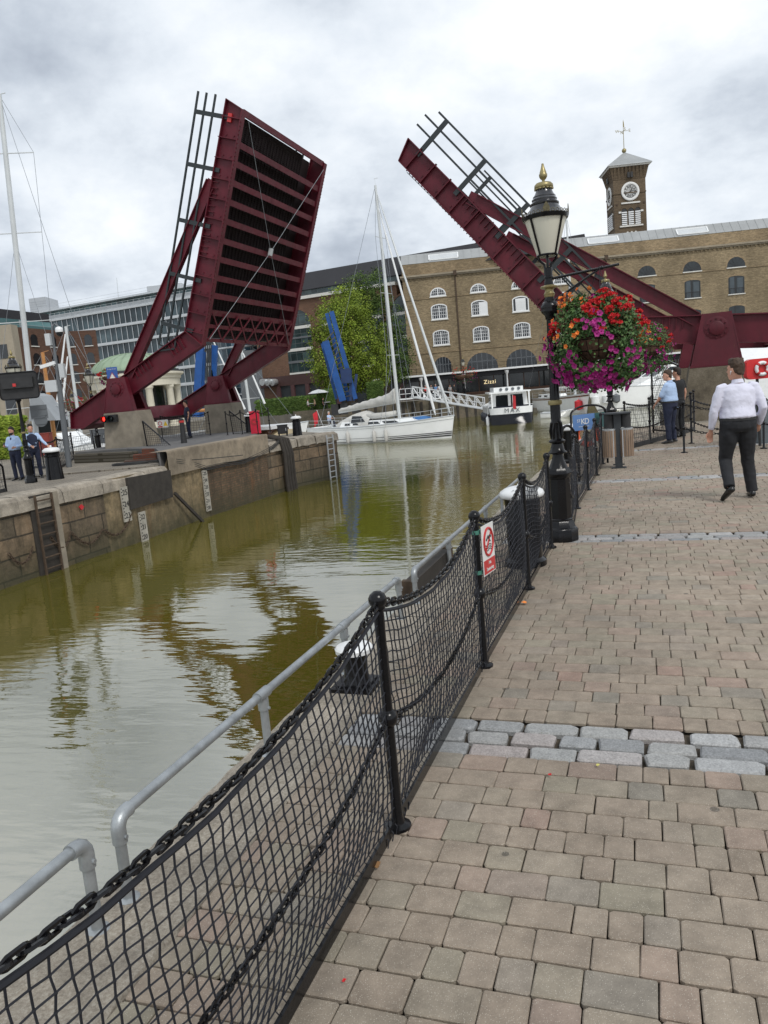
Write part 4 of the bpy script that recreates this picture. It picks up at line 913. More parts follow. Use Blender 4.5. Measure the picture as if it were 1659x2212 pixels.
for y in ys:
    bq = lerp_poly(WBOT, y); col = []
    for k in range(9):
        f = k/8; z = WZ-1.2+(ztop(y)-.02-WZ+1.2)*f; col.append(Vector((bq.x-batter*((z-WZ)/2.3)+wrng.uniform(-.02,.02), y, z)))
    rows.append(col)
m = MB(); m.sheet(rows)
e0 = rows[-1]; back = [p+Vector((-4.5, 7, 0)) for p in e0]; m.sheet([e0, back]); lw = struct('lock_wall', m, M['wall'], auto=50)
def top_edge(y): bq = lerp_poly(WBOT, y); return Vector((bq.x-batter, y, 0))
# quay surfaces: lower part, raised bridge abutment, end block
def quay_slab(nm, y0, y1, z, xl, mt):
    m = MB(); n = 10; ed = [top_edge(y0+(y1-y0)*k/n) for k in range(n+1)]
    for a_, b_ in zip(ed, ed[1:]): m.hexa([Vector((xl, a_.y, z-1.5)), Vector((a_.x-.2, a_.y, z-1.5)), Vector((b_.x-.2, b_.y, z-1.5)), Vector((xl, b_.y, z-1.5)), Vector((xl, a_.y, z)), Vector((a_.x-.2, a_.y, z)), Vector((b_.x-.2, b_.y, z)), Vector((xl, b_.y, z))])
    return struct(nm, m, mt)
YS = ys[-1]
quay_slab('left_quay', WBOT[0].y, 25.8, -.08, -60, M['lpave'])
def slab(nm, pts, z, mt, dep=2.2):
    m = MB(); m.prism([Vector((x, y, z-dep)) for x, y in pts], (0,0,dep)); return struct(nm, m, mt)
te = lambda y, d=.2: (top_edge(y).x-d, y)
slab('bridge_abutment', [te(25.85), te(28), te(30), te(32.75), (-6.2,36), (-6.3,42.2), (-12,43), (-12.2,31.2), (-9.9,30.6), (-8.2,28.6), (-7.3,25.85)], ZB, M['asphalt'])
slab('left_quay_end', [te(32.85), te(35), te(YS-.02), (-5.6,46), (-6.25,42), (-6.15,36)], -.05, M['lpave'])
slab('left_quay_back', [(-60,25.85), (-7.35,25.85), (-8.25,28.65), (-9.95,30.65), (-12.25,31.2), (-12.05,43), (-60,45)], -.03, M['lpave'])
# granite coping along the lower quay
m = MB(); y = WBOT[0].y; wr_ = random.Random(8)
while y < 25.4:
    y2 = min(y+wr_.uniform(1.3, 2.1), 25.8); a_, b_ = top_edge(y+.01)-FZ*.08, top_edge(y2-.01)-FZ*.08; prof = [(-.75,.012),(-.12,.02),(.0,-.02),(.07,-.12),(.09,-.42),(-.1,-.43)]
    m.sheet([[p+Vector((dx+wr_.uniform(-.012,.012), 0, dz+wr_.uniform(-.01,.01))) for dx, dz in prof] for p in [a_.lerp(b_, k/4) for k in range(5)]]); y = y2
struct('left_coping', m, M['concdk2'] if 'concdk2' in M else M['coping'])
m = MB(); y = 32.9
while y < YS-.2:
    y2 = min(y+wr_.uniform(.9, 1.5), YS); a_, b_ = top_edge(y+.01), top_edge(y2-.01)
    m.sheet([[p+Vector((dx+wr_.uniform(-.03,.03), 0, dz+wr_.uniform(-.03,.03))) for dx, dz in ((-.8,.01),(-.1,.0),(.06,-.08),(.1,-.42),(-.1,-.44))] for p in [a_.lerp(b_, k/4) for k in range(5)]]); y = y2
struct('end_coping', m, M['coping'])
# a concrete ledge beam under the bridge deck edge
m = MB(); n = 8; ed = [top_edge(25.8+7.0*k/n) for k in range(n+1)]
m.sheet([[p+Vector((dx, 0, dz)) for dx, dz in ((-.5,ZB+.006),(.1,ZB+.0),(.12,ZB-.05),(.12,-.42),(-.1,-.44))] for p in ed]); struct('abutment_fascia', m, mat('stained_fascia', (.25,.205,.15), .9, 0, .35, 1.1, .006, 30, dirt=.7))
def onwall(y, z, out=.03): bq = lerp_poly(WBOT, y); return Vector((bq.x-batter*((z-WZ)/2.3)+out, y, z))
def W_(x, y):                                # pixel -> point on the wall face
    best = None
    for k in range(400):
        yy = 16+k*.06
        p0, p1 = onwall(yy, 0, 0), onwall(yy+.06, 0, 0); e_ = (p1-p0).normalized(); q_ = PL(x, y, p0, (e_.y, -e_.x, 0))
        if yy-.05 <= q_.y <= yy+.11: best = q_; break
    if best is None: best = P(x, y, WZ)
    return onwall(best.y, best.z, .03)
# ------------------------------------------------------------------ far quays
M['farpave'] = mat('far_quay_paving', (.2,.18,.15), .9, 0, .15, .5)
def poly_slab(nm, pts, z, dep=4): m = MB(); m.prism([Vector((x, y, z-dep)) for x, y in pts], (0,0,dep)); return struct(nm, m, M['farpave'])
poly_slab('far_quay', [(-9.5,92), (-2,92), (14,95), (95,90), (95,400), (400,1500), (-60,1500), (-40,150), (-12.5,112)], .02)
poly_slab('left_far_quay', [(-60,46), (-50,86), (-26,88), (-22,128), (-12.4,128), (-40.1,149.9), (-61,1500), (-900,1500), (-300,46)], .01)
def qwall():
    N = NT('old_quay_wall'); v = N.pos(); c = N.ramp(N.noise(v, .8, 6, .75), [(.3, (.05,.045,.03)), (.5, (.11,.095,.068)), (.62, (.15,.12,.085)), (.72, (.07,.085,.03))])
    N.l(c, N.b.inputs['Base Color']); N.b.inputs['Roughness'].default_value = .95; N.bump(N.noise(v, 3, 6, .8), 1, .1); return N.m
M['qwall'] = qwall()
qw = thing('quay_wall', 'old brown masonry quay wall below the terrace, behind the yachts', 'wall', (0, 92, WZ))
qp = [(-12.4,112), (-9.5,91.9), (-2,91.9), (14,94.9), (95,89.9)]
m = MB()
for a_, b_ in zip(qp, qp[1:]): m.hexa([Vector(p) for p in ((a_[0],a_[1]-.25,WZ-1),(b_[0],b_[1]-.25,WZ-1),(b_[0],b_[1],WZ-1),(a_[0],a_[1],WZ-1),(a_[0],a_[1]-.05,.3),(b_[0],b_[1]-.05,.3),(b_[0],b_[1]+.3,.3),(a_[0],a_[1]+.3,.3))])
m.build('masonry', M['qwall'], qw)
m = MB()
for k in range(14): x = -1+k*1.1; m.box((x, 91.75+(x+2)*.19*(x > -2), -1.1), (.3, .25, 2.4))
m.build('timber_piles', M['timber'], qw)
# ------------------------------------------------------------------ facade helper
class Fac:
    def __init__(s, o, ang): s.o = Vector((o[0], o[1], 0)); s.e = Vector((cos(ang), sin(ang), 0)); s.n = Vector((s.e.y, -s.e.x, 0)); s.ang = ang  # n points to the camera
    def p(s, u, z, d=0): return s.o+s.e*u+FZ*z+s.n*d
    def px(s, x, y): q_ = PL(x, y, s.o, s.n)-s.o; return q_.dot(s.e), q_.z
    def rect(s, m, u0, u1, z0, z1, d0, d1):
        return m.hexa([s.p(u0,z0,d1), s.p(u1,z0,d1), s.p(u1,z0,d0), s.p(u0,z0,d0), s.p(u0,z1,d1), s.p(u1,z1,d1), s.p(u1,z1,d0), s.p(u0,z1,d0)])
    def arch(s, m, u, w, z0, zs, rise, d0, d1, n=12):   # filled arch-headed panel
        pts = [s.p(u-w/2, z0, d0), s.p(u+w/2, z0, d0)]+[s.p(u+w/2*cos(pi*i/n), zs+rise*sin(pi*i/n), d0) for i in range(n+1)]
        m.prism(pts, s.n*(d1-d0))
    def archring(s, m, u, w, z0, zs, rise, t, d0, d1, n=14, legs=True):
        a = [(u+w/2*cos(pi*i/n), zs+rise*sin(pi*i/n)) for i in range(n+1)]; b = [(u+(w/2+t)*cos(pi*i/n), zs+(rise+t)*sin(pi*i/n)) for i in range(n+1)]
        if legs: a = [(u+w/2, z0)]+a+[(u-w/2, z0)]; b = [(u+w/2+t, z0)]+b+[(u-w/2-t, z0)]
        for i in range(len(a)-1):
            m.hexa([s.p(*a[i], d0), s.p(*b[i], d0), s.p(*b[i+1], d0), s.p(*a[i+1], d0), s.p(*a[i], d1), s.p(*b[i], d1), s.p(*b[i+1], d1), s.p(*a[i+1], d1)])
# ------------------------------------------------------------------ yellow brick warehouse
wa = -radians(5.0); WO = D(888, 840, 122); WF = Fac(WO, wa)
M['stock'] = brick('yellow_stock_brick', (.34,.26,.15), (.2,.15,.088), (.26,.215,.15), wa, .23, .08, .42)
M['stocklt'] = brick('attic_brick', (.38,.275,.16), (.23,.17,.1), (.27,.22,.15), wa, .23, .08, .45)
M['roofmetal'] = mat('grey_roof_cladding', (.3,.31,.31), .55, .1, .1, .4, dirt=.15)
wh = thing('warehouse', 'long yellow brick warehouse with white arched windows and grey metal attic roof', 'building', WO)
LW = 78
m = MB(); WF.rect(m, 0, LW, 0, 18.3, -16, 0); m.build('wall', M['stock'], wh)
m = MB(); WF.rect(m, 0, LW, 18.75, 20.5, -16, -.15); m.build('attic_wall', M['stocklt'], wh)
m = MB(); WF.rect(m, -.25, LW, 18.3, 18.5, -1, .25); WF.rect(m, -.35, LW, 18.5, 18.75, -1, .45)
m.build('cornice', M['cornice'] if 'cornice' in M else mat('stone_cornice', (.27,.23,.17), .9, 0, .2, 1), wh)
m = MB()
for k in range(int(LW/.6)): WF.rect(m, k*.6, k*.6+.22, 18.05, 18.299, 0, .16)
m.build('dentils', M['stock'], wh)
m = MB()
for z in (15.1, 6.9): WF.rect(m, 0, LW, z, z+.12, 0, .09)
m.build('string_course', M['stocklt'], wh)
m = MB(); m.hexa([WF.p(0,20.5,-.1), WF.p(LW,20.5,-.1), WF.p(LW,20.5,-8), WF.p(0,20.5,-8), WF.p(0,22.1,-1.6), WF.p(LW,22.1,-1.6), WF.p(LW,22.3,-8), WF.p(0,22.3,-8)])
for k in range(int(LW/1.2)): m.bar(WF.p(k*1.2, 20.5, -.08), WF.p(k*1.2, 22.12, -1.58), .05, .04, WF.n)
rf_ = m.build('roof', M['roofmetal'], wh)
for x, y in ((1345, 978-400), ):
    pass
def skyl(u):
    m = MB(); a_ = [WF.p(u-2.2,20.85,-.38), WF.p(u+2.2,20.85,-.38), WF.p(u+2.2,21.7,-1.2), WF.p(u-2.2,21.7,-1.2)]
    for i in range(4): m.bar(a_[i]+WF.n*.06, a_[(i+1) % 4]+WF.n*.06, .18, .14, WF.n)
    m.build('skylight_frame', M['white'], rf_); m = MB(); m.add([q_+WF.n*.03+FZ*.03 for q_ in a_], [(0,1,2,3)]); m.build('skylight_glass', M['skyglass'] if 'skyglass' in M else M['ltgrey'], rf_)
for u in (6.5, 30.5, 43.5): skyl(u)
def wtype(u, z0, w, h, rise, kind='grid', lun=False):
    fr = MB(); t_ = .16
    zs = z0+h-rise
    WF.archring(fr, u, w-2*t_, z0+t_, zs, max(.05, rise-t_) if lun else rise, t_, .012, .09, legs=not lun)
    WF.rect(fr, u-w/2, u+w/2, z0, z0+t_, .012, .09)
    if kind in ('grid', 'half'):
        WF.rect(fr, u-.07, u+.07, z0+t_, z0+h-t_, .014, .085)
        nb = 3
        for sd in (-1, 1):
            if kind == 'half' and sd == 1: continue
            for k in range(1, nb+1): uu = u+sd*(w/2)*k/(nb+1); WF.rect(fr, uu-.025, uu+.025, z0+t_, zs+rise*(1-(abs(uu-u)/(w/2))**2)**.5*.9, .02, .07)
        for k in range(1, 4 if not lun else 3):
            zz_ = z0+t_+(h-t_)*k/(4 if not lun else 3); hw = w/2*(1 if zz_ < zs else max(.2, sqrt(max(0, 1-((zz_-zs)/max(rise, .01))**2)))); WF.rect(fr, u-hw+.03, u+(hw-.03 if kind != 'half' else 0), zz_-.025, zz_+.025, .02, .07)
    f = fr.build('window', M['white'], wh)
    m = MB(); WF.arch(m, u, w-.04, z0+.02, zs, rise-.02, .004, .012); m.build('pane', M['glassdk'], f)
    if kind in ('half', 'blind'):
        m = MB(); u0 = u+.08 if kind == 'half' else u-w/2+.5; u1 = u+w/2-t_
        WF.rect(m, u0, u1-(0 if kind == 'half' else .3), z0+t_, zs+rise*.55, .02, .06)
        if kind == 'blind':
            for k in range(14): WF.rect(m, u0, u1-.3, z0+t_+.1*k, z0+t_+.1*k+.05, .06, .075)
        m.build('shutter', M['white'], f)
    m = MB(); WF.rect(m, u-w/2-.1, u+w/2+.1, z0-.14, z0, 0, .16); m.build('sill', M['whitestone'], f)
    m = MB(); WF.archring(m, u, w, z0, zs, rise, .28, 0, .03, legs=False); m.build('brick_arch', M['stocklt'], f)
zr = {}
for px_, yl, y1, y2, k1, k2 in ((946, 637, 682, 736, 'grid', 'grid'), (1033, 627, 672, 727, 'half', 'grid'), (1122, 617, 663, 718, 'blind', 'grid'), (1212, 607, 653, 709, 'grid', 'grid')):
    u, _ = WF.px(px_, yl)
    wtype(u, 15.35, 2.45, 1.3, 1.1, 'grid', True); wtype(u, 11.9, 2.5, 2.15, .4, k1); wtype(u, 8.0, 2.5, 2.15, .4, k2)
M['roomdk'] = mat('dim_room', (.02,.026,.03), .5, 0, .3, .8)
def darkwin(u, z0, w, h, rise, lun=False, balc=False):
    zs = z0+h-rise; m = MB(); WF.arch(m, u, w, z0, zs, rise, .004, .02); f = m.build('window', M['roomdk'], wh)
    m = MB(); WF.archring(m, u, w, z0, zs, rise, .3, 0, .035, legs=False); m.build('brick_arch', M['stocklt'], f)
    m = MB(); WF.rect(m, u-w/2-.1, u+w/2+.1, z0-.14, z0, 0, .16); m.build('sill', M['whitestone'], f)
    m = MB()
    if lun:
        for k in range(1, 6): a = pi*k/6; m.bar(WF.p(u, z0, .03), WF.p(u+w/2*cos(a), zs+rise*sin(a), .03), .03, .03, WF.n)
    else:
        WF.rect(m, u-w*.12, u-w*.06, z0, zs+rise*.8, .02, .05)
        if balc:
            WF.rect(m, u-w/2+.05, u+w/2-.05, z0+.8, z0+.86, .03, .07)
            for k in range(12): uu = u-w/2+.1+(w-.2)*k/11; WF.rect(m, uu-.02, uu+.02, z0, z0+.8, .03, .06)
    m.build('glazing_bars', M['blackmatt'], f)
    if balc: m = MB(); WF.rect(m, u-w*.4, u-w*.12, z0, zs+rise*.5, .021, .03); WF.rect(m, u+w*.05, u+w*.4, z0, zs, .021, .03); m.build('balcony_back', M['balcglass'], f)
M['balcglass'] = mat('balcony_glass_wall', (.055,.07,.08), .3, 0, .2, 1)
for px_, y_ in ((1300, 600), (1397, 588), (1495, 578), (1590, 568), (1686, 558), (1782, 548)):
    u, _ = WF.px(px_, y_); darkwin(u, 15.35, 2.6, 1.45, 1.25, True); darkwin(u, 11.5, 2.3, 2.6, .3, False, True); darkwin(u, 7.3, 2.3, 2.5, .35, False, px_ > 1600)
for px_, y_, w, top in ((957, 790, 2.6, 6.2), (1042, 790, 4.8, 6.3), (1127, 790, 4.7, 6.3), (1215, 790, 4.7, 6.3), (1310, 790, 4.7, 6.3), (1420, 790, 4.7, 6.3), (1540, 790, 4.7, 6.3)):
    u, _ = WF.px(px_, y_); r_ = w/2*.95; zs = top-r_
    m = MB(); WF.arch(m, u, w, .1, zs, r_, .004, .02); f = m.build('arched_doorway', M['glassdk'], wh)
    m = MB(); WF.archring(m, u, w, 3, zs, r_, .3, 0, .05); m.build('brick_arch', M['archbrick'] if 'archbrick' in M else M['stocklt'], f)
    m = MB()
    for k in range(1, 6): uu = u-w/2+w*k/6; WF.rect(m, uu-.05, uu+.05, 3.6, zs+sqrt(max(0, 1-((uu-u)/(w/2))**2))*r_, .02, .05)
    WF.rect(m, u-w/2, u+w/2, 5.0, 5.1, .02, .05); m.build('door_frame', M['bluegrey'] if 'bluegrey' in M else M['grey'], f)
m = MB()
for px_, y_ in ((990, 700), (1312, 640)):
    u, _ = WF.px(px_, y_); m = MB(); WF.rect(m, u-.1, u+.1, 3.6, 18.3, 0, .14); WF.rect(m, u-.25, u+.25, 18.2, 18.9, .1, .5); m.build('drainpipe', M['rust'], wh)
# canopy in front
cn_ = thing('canopy', 'long white-edged arcade canopy with white columns along the foot of the warehouse', 'canopy', WF.p(0, 0, 3))
CW0, CW1 = -5.5, LW
m = MB(); WF.rect(m, CW0, CW1, 3.35, 3.6, .02, 4.3); m.build('roof', M['slate'], cn_)
m = MB(); WF.rect(m, CW0-.1, CW1, 3.42, 3.68, 4.3, 4.45); m.build('white_fascia', M['white'], cn_)
m = MB(); WF.rect(m, CW0, CW1, 2.75, 3.3, .3, 3.9); m.build('dark_soffit', M['slate'], cn_)
for px_ in (820, 911, 1001, 1091, 1181, 1275, 1372, 1470, 1575):
    u, _ = WF.px(px_, 820); m = MB(); c = WF.p(u, 0, 4.0); m.lathe([(.22,0),(.22,.2),(.13,.3),(.12,2.6),(.2,2.8),(.3,2.95),(.35,3.3)], c, 10); m.build('column', M['white'], cn_, auto=40)
m = MB()
for z in (4.1, 4.6): m.bar(WF.p(CW0+4, z, 4.2), WF.p(CW1, z, 4.2), .03, .03)
for k in range(30): u = CW0+4+k*2.7; m.bar(WF.p(u, 3.6, 4.2), WF.p(u, 4.62, 4.2), .05, .05, WF.e)
m.build('railing', M['black'], cn_)
sf = thing('shop_front', 'dark glazed restaurant fronts with lit letters under the arcade canopy', 'shop front', WF.p(10, 0, .5))
m = MB(); WF.rect(m, -1, LW, .0, 3.3, .3, .5); m.build('glazing', M['glassdk'], sf)
m = MB()
for k in range(34): u = -1+k*2.3; WF.rect(m, u, u+.12, 0, 2.9, .5, .56)
WF.rect(m, -1, LW, .0, .45, .5, .6); m.build('frame', M['dkwood'], sf)
M['bulb'] = mat('lit_bulb', (1,.8,.45), .4, 0, .02, 1, emit=.7)
u, z = WF.px(1056, 825)
text_mb('Zizzi', WF.p(u, z, 2.6), WF.e, FZ, .6, .05, spacing=1.15).build('lit_lettering', M['bulb'], sf)
# ------------------------------------------------------------------ clock tower
TO = D(1329, 517, 140); TF = Fac(TO, -radians(4.5)); TWd = 5.5
M['towerbr'] = brick('tower_brick', (.16,.115,.07), (.1,.073,.047), (.14,.11,.08), -radians(4.5), .23, .08, .35)
tw = thing('clock_tower', 'square brick clock tower with white dial and low grey pyramid roof', 'clock tower', TF.p(3, 0, -3))
_, ze = TF.px(1329, 385); _, zc = TF.px(1365, 413); ucl = TWd/2+.1
zeave = TF.px(1365, 357)[1]
m = MB(); TF.rect(m, 0, TWd, 15, zeave-2.2, -TWd, 0); m.build('shaft', M['towerbr'], tw)
m = MB(); zz0 = zeave-2.2
def ringt(g, z): return [TF.p(-g, z, g), TF.p(TWd+g, z, g), TF.p(TWd+g, z, -TWd-g), TF.p(-g, z, -TWd-g)]
m.loft([ringt(.05, zz0), ringt(.12, zz0+.3), ringt(.5, zeave-.3), ringt(.55, zeave-.1)])
for k in range(9):
    u = .1+(TWd-.5)*k/8; m.hexa([TF.p(u, zz0, .05), TF.p(u+.3, zz0, .05), TF.p(u+.3, zz0, 0), TF.p(u, zz0, 0), TF.p(u, zeave-.25, .72), TF.p(u+.3, zeave-.25, .72), TF.p(u+.3, zeave-.25, 0), TF.p(u, zeave-.25, 0)])
    m.hexa([TF.p(-.05, zz0, -u-.3), TF.p(-.05, zz0, -u), TF.p(0, zz0, -u), TF.p(0, zz0, -u-.3), TF.p(-.72, zeave-.25, -u-.3), TF.p(-.72, zeave-.25, -u), TF.p(0, zeave-.25, -u), TF.p(0, zeave-.25, -u-.3)])
m.build('corbelled_top', M['towerbr'], tw)
m = MB(); m.loft([ringt(.72, zeave-.22), ringt(.85, zeave)]); m.build('eaves', M['whitestone'], tw)
apx = TF.px(1355, 320)[1]
m = MB(); a_ = ringt(1.0, zeave+.02)+ringt(.95, zeave+.18); m.loft([ringt(1.0, zeave+.02), ringt(.95, zeave+.16), [TF.p(TWd/2-.15, apx, -TWd/2+.15), TF.p(TWd/2+.15, apx, -TWd/2+.15), TF.p(TWd/2+.15, apx, -TWd/2-.15), TF.p(TWd/2-.15, apx, -TWd/2-.15)]])
rfm = m.build('roof', M['roofmetal'], tw)
m = MB(); tp = TF.p(TWd/2, apx, -TWd/2); m.ball(tp+FZ*.35, .4, 12); m.build('gilt_ball', M['gold'], rfm, smooth=True)
m = MB(); m.cyl(tp, tp+FZ*5.2, .07, .04, 8); m.bar(tp+FZ*3.6-TF.e*.8, tp+FZ*3.6+TF.e*.8, .05, .05); m.bar(tp+FZ*3.6-TF.n*.8, tp+FZ*3.6+TF.n*.8, .05, .05)
m.prism([tp+FZ*4.3-TF.e*.05, tp+FZ*4.2+TF.e*.18, tp+FZ*5.0+TF.e*.12, tp+FZ*5.5], TF.n*.04); vane = m.build('weather_vane', M['gold'], rfm)
for ch, dr in (('W', -TF.e), ('E', TF.e), ('N', -TF.n), ('S', TF.n)): text_mb(ch, tp+FZ*3.6+dr*1.05, TF.e, FZ, .5, .05).build('vane_letter', M['gold'], vane)
M['dial'] = mat('clock_dial', (.68,.68,.66), .5, 0, .04, 2)
for fc, uc in ((TF, ucl), (Fac(TF.p(0, 0, -TWd), TF.ang-pi/2), TWd/2)):
    c = fc.p(uc, zc, .0); ax3 = (fc.e, FZ, fc.n)
    m = MB(); m.lathe([(1.52,0),(1.56,.12),(1.45,.2),(1.22,.2),(1.2,.1),(1.05,.1)], c, 40, ax=ax3); m.lathe([(.01,.1),(1.1,.1)], c, 40, ax=ax3, cap=False); dl = m.build('clock_face', M['dial'], tw, auto=30)
    m = MB()
    for k, nm in enumerate(('XII','I','II','III','IIII','V','VI','VII','VIII','IX','X','XI')):
        a = pi/2-2*pi*k/12; er = fc.e*cos(a)+FZ*sin(a); et = fc.e*sin(a)-FZ*cos(a); q_ = text_mb(nm, c+er*.86+fc.n*.12, et, er, .26, .02, spacing=.8); m.add(q_.v, q_.f)
    for rr in (1.05, .66): m.tube([c+fc.n*.12+(fc.e*cos(a)+FZ*sin(a))*rr for a in [2*pi*i/36 for i in range(36)]], .018, 4, closed=True)
    m.build('numerals', M['blackmatt'], dl)
    m = MB()
    for a, ln, w in ((radians(58), .6, .12), (radians(12), .92, .08)): er = fc.e*cos(a)+FZ*sin(a); m.bar(c+fc.n*.15-er*.15, c+fc.n*.15+er*ln, w, .03, fc.n)
    m.build('clock_hands', M['blackmatt'], dl)
    m = MB(); fc.rect(m, uc-1.6, uc+1.6, zc-2.0, zc-1.75, 0, .15); m.build('stone_ledge', M['whitestone'], tw)
    zl = zc-5.6
    for k in (-1, 0, 1):
        m = MB(); fc.arch(m, uc+k*1.15, .95, zl, zl+2.4, .42, .0, .03); lv = m.build('louvre_opening', M['blackmatt'], tw)
        m = MB()
        for j in range(7): fc.rect(m, uc+k*1.15-.44, uc+k*1.15+.44, zl+.1+j*.33, zl+.3+j*.33, .03, .14)
        m.build('slats', M['white'], lv)
        m = MB(); fc.archring(m, uc+k*1.15, .95, zl, zl+2.45, .45, .18, 0, .1, legs=False); m.build('arch', M['towerbr'], lv)
    for (a1, a2, b1, b2, d1) in ((-2, 2, -.25, 0, .2), (-2.1, -1.65, 2.1, 2.4, .15), (1.65, 2.1, 2.1, 2.4, .15)):
        m = MB(); fc.rect(m, uc+a1, uc+a2, zl+b1, zl+b2, 0, d1); m.build('stone_sill' if a1 == -2 else 'stone_block', M['whitestone'], tw)
    for k in (-.35, .35): m = MB(); fc.rect(m, uc+k*.75-.2, uc+k*.75+.2, zeave-2.0, zeave-1.1, .1, .42); m.build('vent', M['blackmatt'], tw)
    m = MB(); fc.rect(m, -.05, TWd+.05, zc-.3, zc-.1, 0, .12) if fc is TF else fc.rect(m, 0, TWd, zc-.3, zc-.1, 0, .12); m.build('string_course', M['towerbr'], tw)
    for k in (-.7, 0, .7): m = MB(); fc.arch(m, uc+k, .35, zl-2.1, zl-1.2, .17, 0, .12); m.build('blind_arch', M['whitestone'], tw)
    m = MB()
    for du, dz in ((-2.3, 3), (2.3, 3), (-2.3, -2), (2.3, -2)): m.lathe([(.22,0),(.22,.08),(.0001,.1)], fc.p(uc+du, zc+dz, 0), 12, ax=ax3)
    for pl_ in ('tie_plates',): m.build('tie_plates', M['rust'], tw)
# dark roof block and flag behind the tower
rb = thing('rooftop_block', 'dark rooftop plant block above the warehouse roof, left of the clock tower', 'building', D(1262, 520, 135))
p_ = D(1228, 535, 134); q_ = D(1280, 520, 134)
m = MB(); z1 = D(1262, 505, 134).z; m.hexa([Vector((p_.x-1,134,12)), Vector((q_.x+1,134,12)), Vector((q_.x+1,142,12)), Vector((p_.x-1,142,12)), Vector((p_.x-1,134,z1-.3)), Vector((q_.x-1.3,134,z1)), Vector((q_.x-1.3,142,z1)), Vector((p_.x-1,142,z1-.3))]); m.build('block', M['slate'], rb)
# ------------------------------------------------------------------ central brick and glass building
ca = -radians(26.6); CO = Vector((-19.9, 140.2, 0)); CF = Fac(CO, ca); CL = 28
M['redbrick'] = brick('red_brown_brick', (.2,.1,.062), (.14,.075,.048), (.16,.12,.09), ca, .24, .08, .3)
M['curtain'] = None
def curtain(name, base, frame, fw, fh, ang, lite=(.3,.42,.42), th=.06):
    N = NT(name); g = N.n('ShaderNodeNewGeometry').outputs['Position']; mp = N.n('ShaderNodeMapping'); mp.inputs['Rotation'].default_value = (0, 0, -ang); N.l(g, mp.inputs[0])
    sx = N.n('ShaderNodeSeparateXYZ'); N.l(mp.outputs[0], sx.inputs[0]); cx = N.n('ShaderNodeCombineXYZ'); N.l(sx.outputs[0], cx.inputs[0]); N.l(sx.outputs[2], cx.inputs[1])
    b = N.n('ShaderNodeTexBrick'); b.offset = 0; b.squash = 1; N.l(cx.outputs[0], b.inputs['Vector']); b.inputs['Scale'].default_value = 1; b.inputs['Brick Width'].default_value = fw; b.inputs['Row Height'].default_value = fh; b.inputs['Mortar Size'].default_value = th/2
    b.inputs['Color1'].default_value = (0,0,0,1); b.inputs['Color2'].default_value = (1,1,1,1); b.inputs['Mortar'].default_value = (.5,.5,.5,1); b.inputs['Bias'].default_value = -.35
    pc = N.ramp(b.outputs[0], [(0, base), (.5, mul(base, 1.8)), (.8, tuple((x+y)/2 for x, y in zip(base, lite))), (1, lite)])
    pc = N.mix(1, pc, N.ramp(N.noise(cx.outputs[0], .35, 4, .6), [(.35,.55),(.65,1.4)]), 'MULTIPLY')
    c = N.mix(b.outputs[1], pc, frame); N.l(c, N.b.inputs['Base Color'])
    N.l(N.math('ADD', .12, N.math('MULTIPLY', b.outputs[1], .4)), N.b.inputs['Roughness']); N.b.inputs['Specular IOR Level'].default_value = .6; return N.m
M['cglass'] = curtain('arch_bay_glazing', (.02,.035,.036), (.08,.09,.09), 1.25, 1.6, ca, (.16,.24,.22))
cb2 = thing('office_block', 'brick building with tall glazed arches and dark sloping roof behind the trees', 'building', CF.p(14, 0))
m = MB(); CF.rect(m, 0, CL, 0, 18.4, -12, 0); m.build('wall', M['redbrick'], cb2)
m = MB(); CF.rect(m, -.4, CL, 18.4, 18.9, -12, .4); CF.rect(m, -1.0, 3.2, 9.9, 10.3, -2, .5); CF.rect(m, -.7, 3.2, 9.4, 9.9, -2, .3); m.build('white_cornice', M['whitestone'], cb2)
m = MB(); CF.rect(m, .2, CL, 18.9, 19.9, -12, -.6); m.build('window', M['cglass'], cb2)
m = MB(); m.hexa([CF.p(1.0,19.9,-.1), CF.p(CL+24,19.9,-.1), CF.p(CL+24,19.9,-12), CF.p(1.0,19.9,-12), CF.p(1.3,23.0,-2.2), CF.p(CL+24,23.1,-2.2), CF.p(CL+24,23.1,-12), CF.p(1.3,23.0,-12)]); m.build('roof', M['slate'], cb2)
for px_ in (648, 728, 800, 884):
    u, _ = CF.px(px_, 750); w = 5.2
    m = MB(); CF.arch(m, u, w, 6.0, 14.2, 2.6, .004, .02, 16); f = m.build('window', M['cglass'], cb2)
    m = MB(); CF.archring(m, u, w, 6.0, 14.2, 2.6, .3, 0, .12, 16, legs=False)
    m.build('brick_arch', M['redbrick'], f); m = MB()
    for z, h_ in ((9.9,.5), (13.6,.5), (6.0,.3)): m = MB(); CF.rect(m, u-w/2, u+w/2, z, z+h_, .02, .1); m.build('white_band', M['whitestone'] , f)
    m = MB(); CF.rect(m, u-w/2, u+w/2, 7.9, 8.3, .02, .1); CF.rect(m, u-w/2, u+w/2, 12, 12.3, .02, .1); m.build('grey_band', M['grey'], f)
m = MB(); CF.rect(m, 0, CL, 4.2, 5.9, 0, .35); m.build('brown_lintel', mat('brown_lintel', (.05,.022,.02), .6), cb2)
m = MB(); CF.rect(m, 3.4, CL, 0, 4.2, .01, .1); m.build('entrance_recess', M['roomdk'], cb2)
m = MB()
for k in range(9): CF.rect(m, 3.4+k*3, 4.1+k*3, 0, 4.2, .1, .5)
m.build('entrance_pier', mat('brown_pier', (.07,.03,.03), .6), cb2)
u, z = CF.px(884, 790); m = MB(); CF.rect(m, u-3.4, u+3.4, z-.8, z+.8, .36, .5); fsg = m.build('fascia_sign', M['grey'], cb2)
text_mb('COMMO', CF.p(u-.4, z, .53), CF.e, FZ, .62, .04, spacing=1.25).build('lettering', M['signwhite'], fsg)
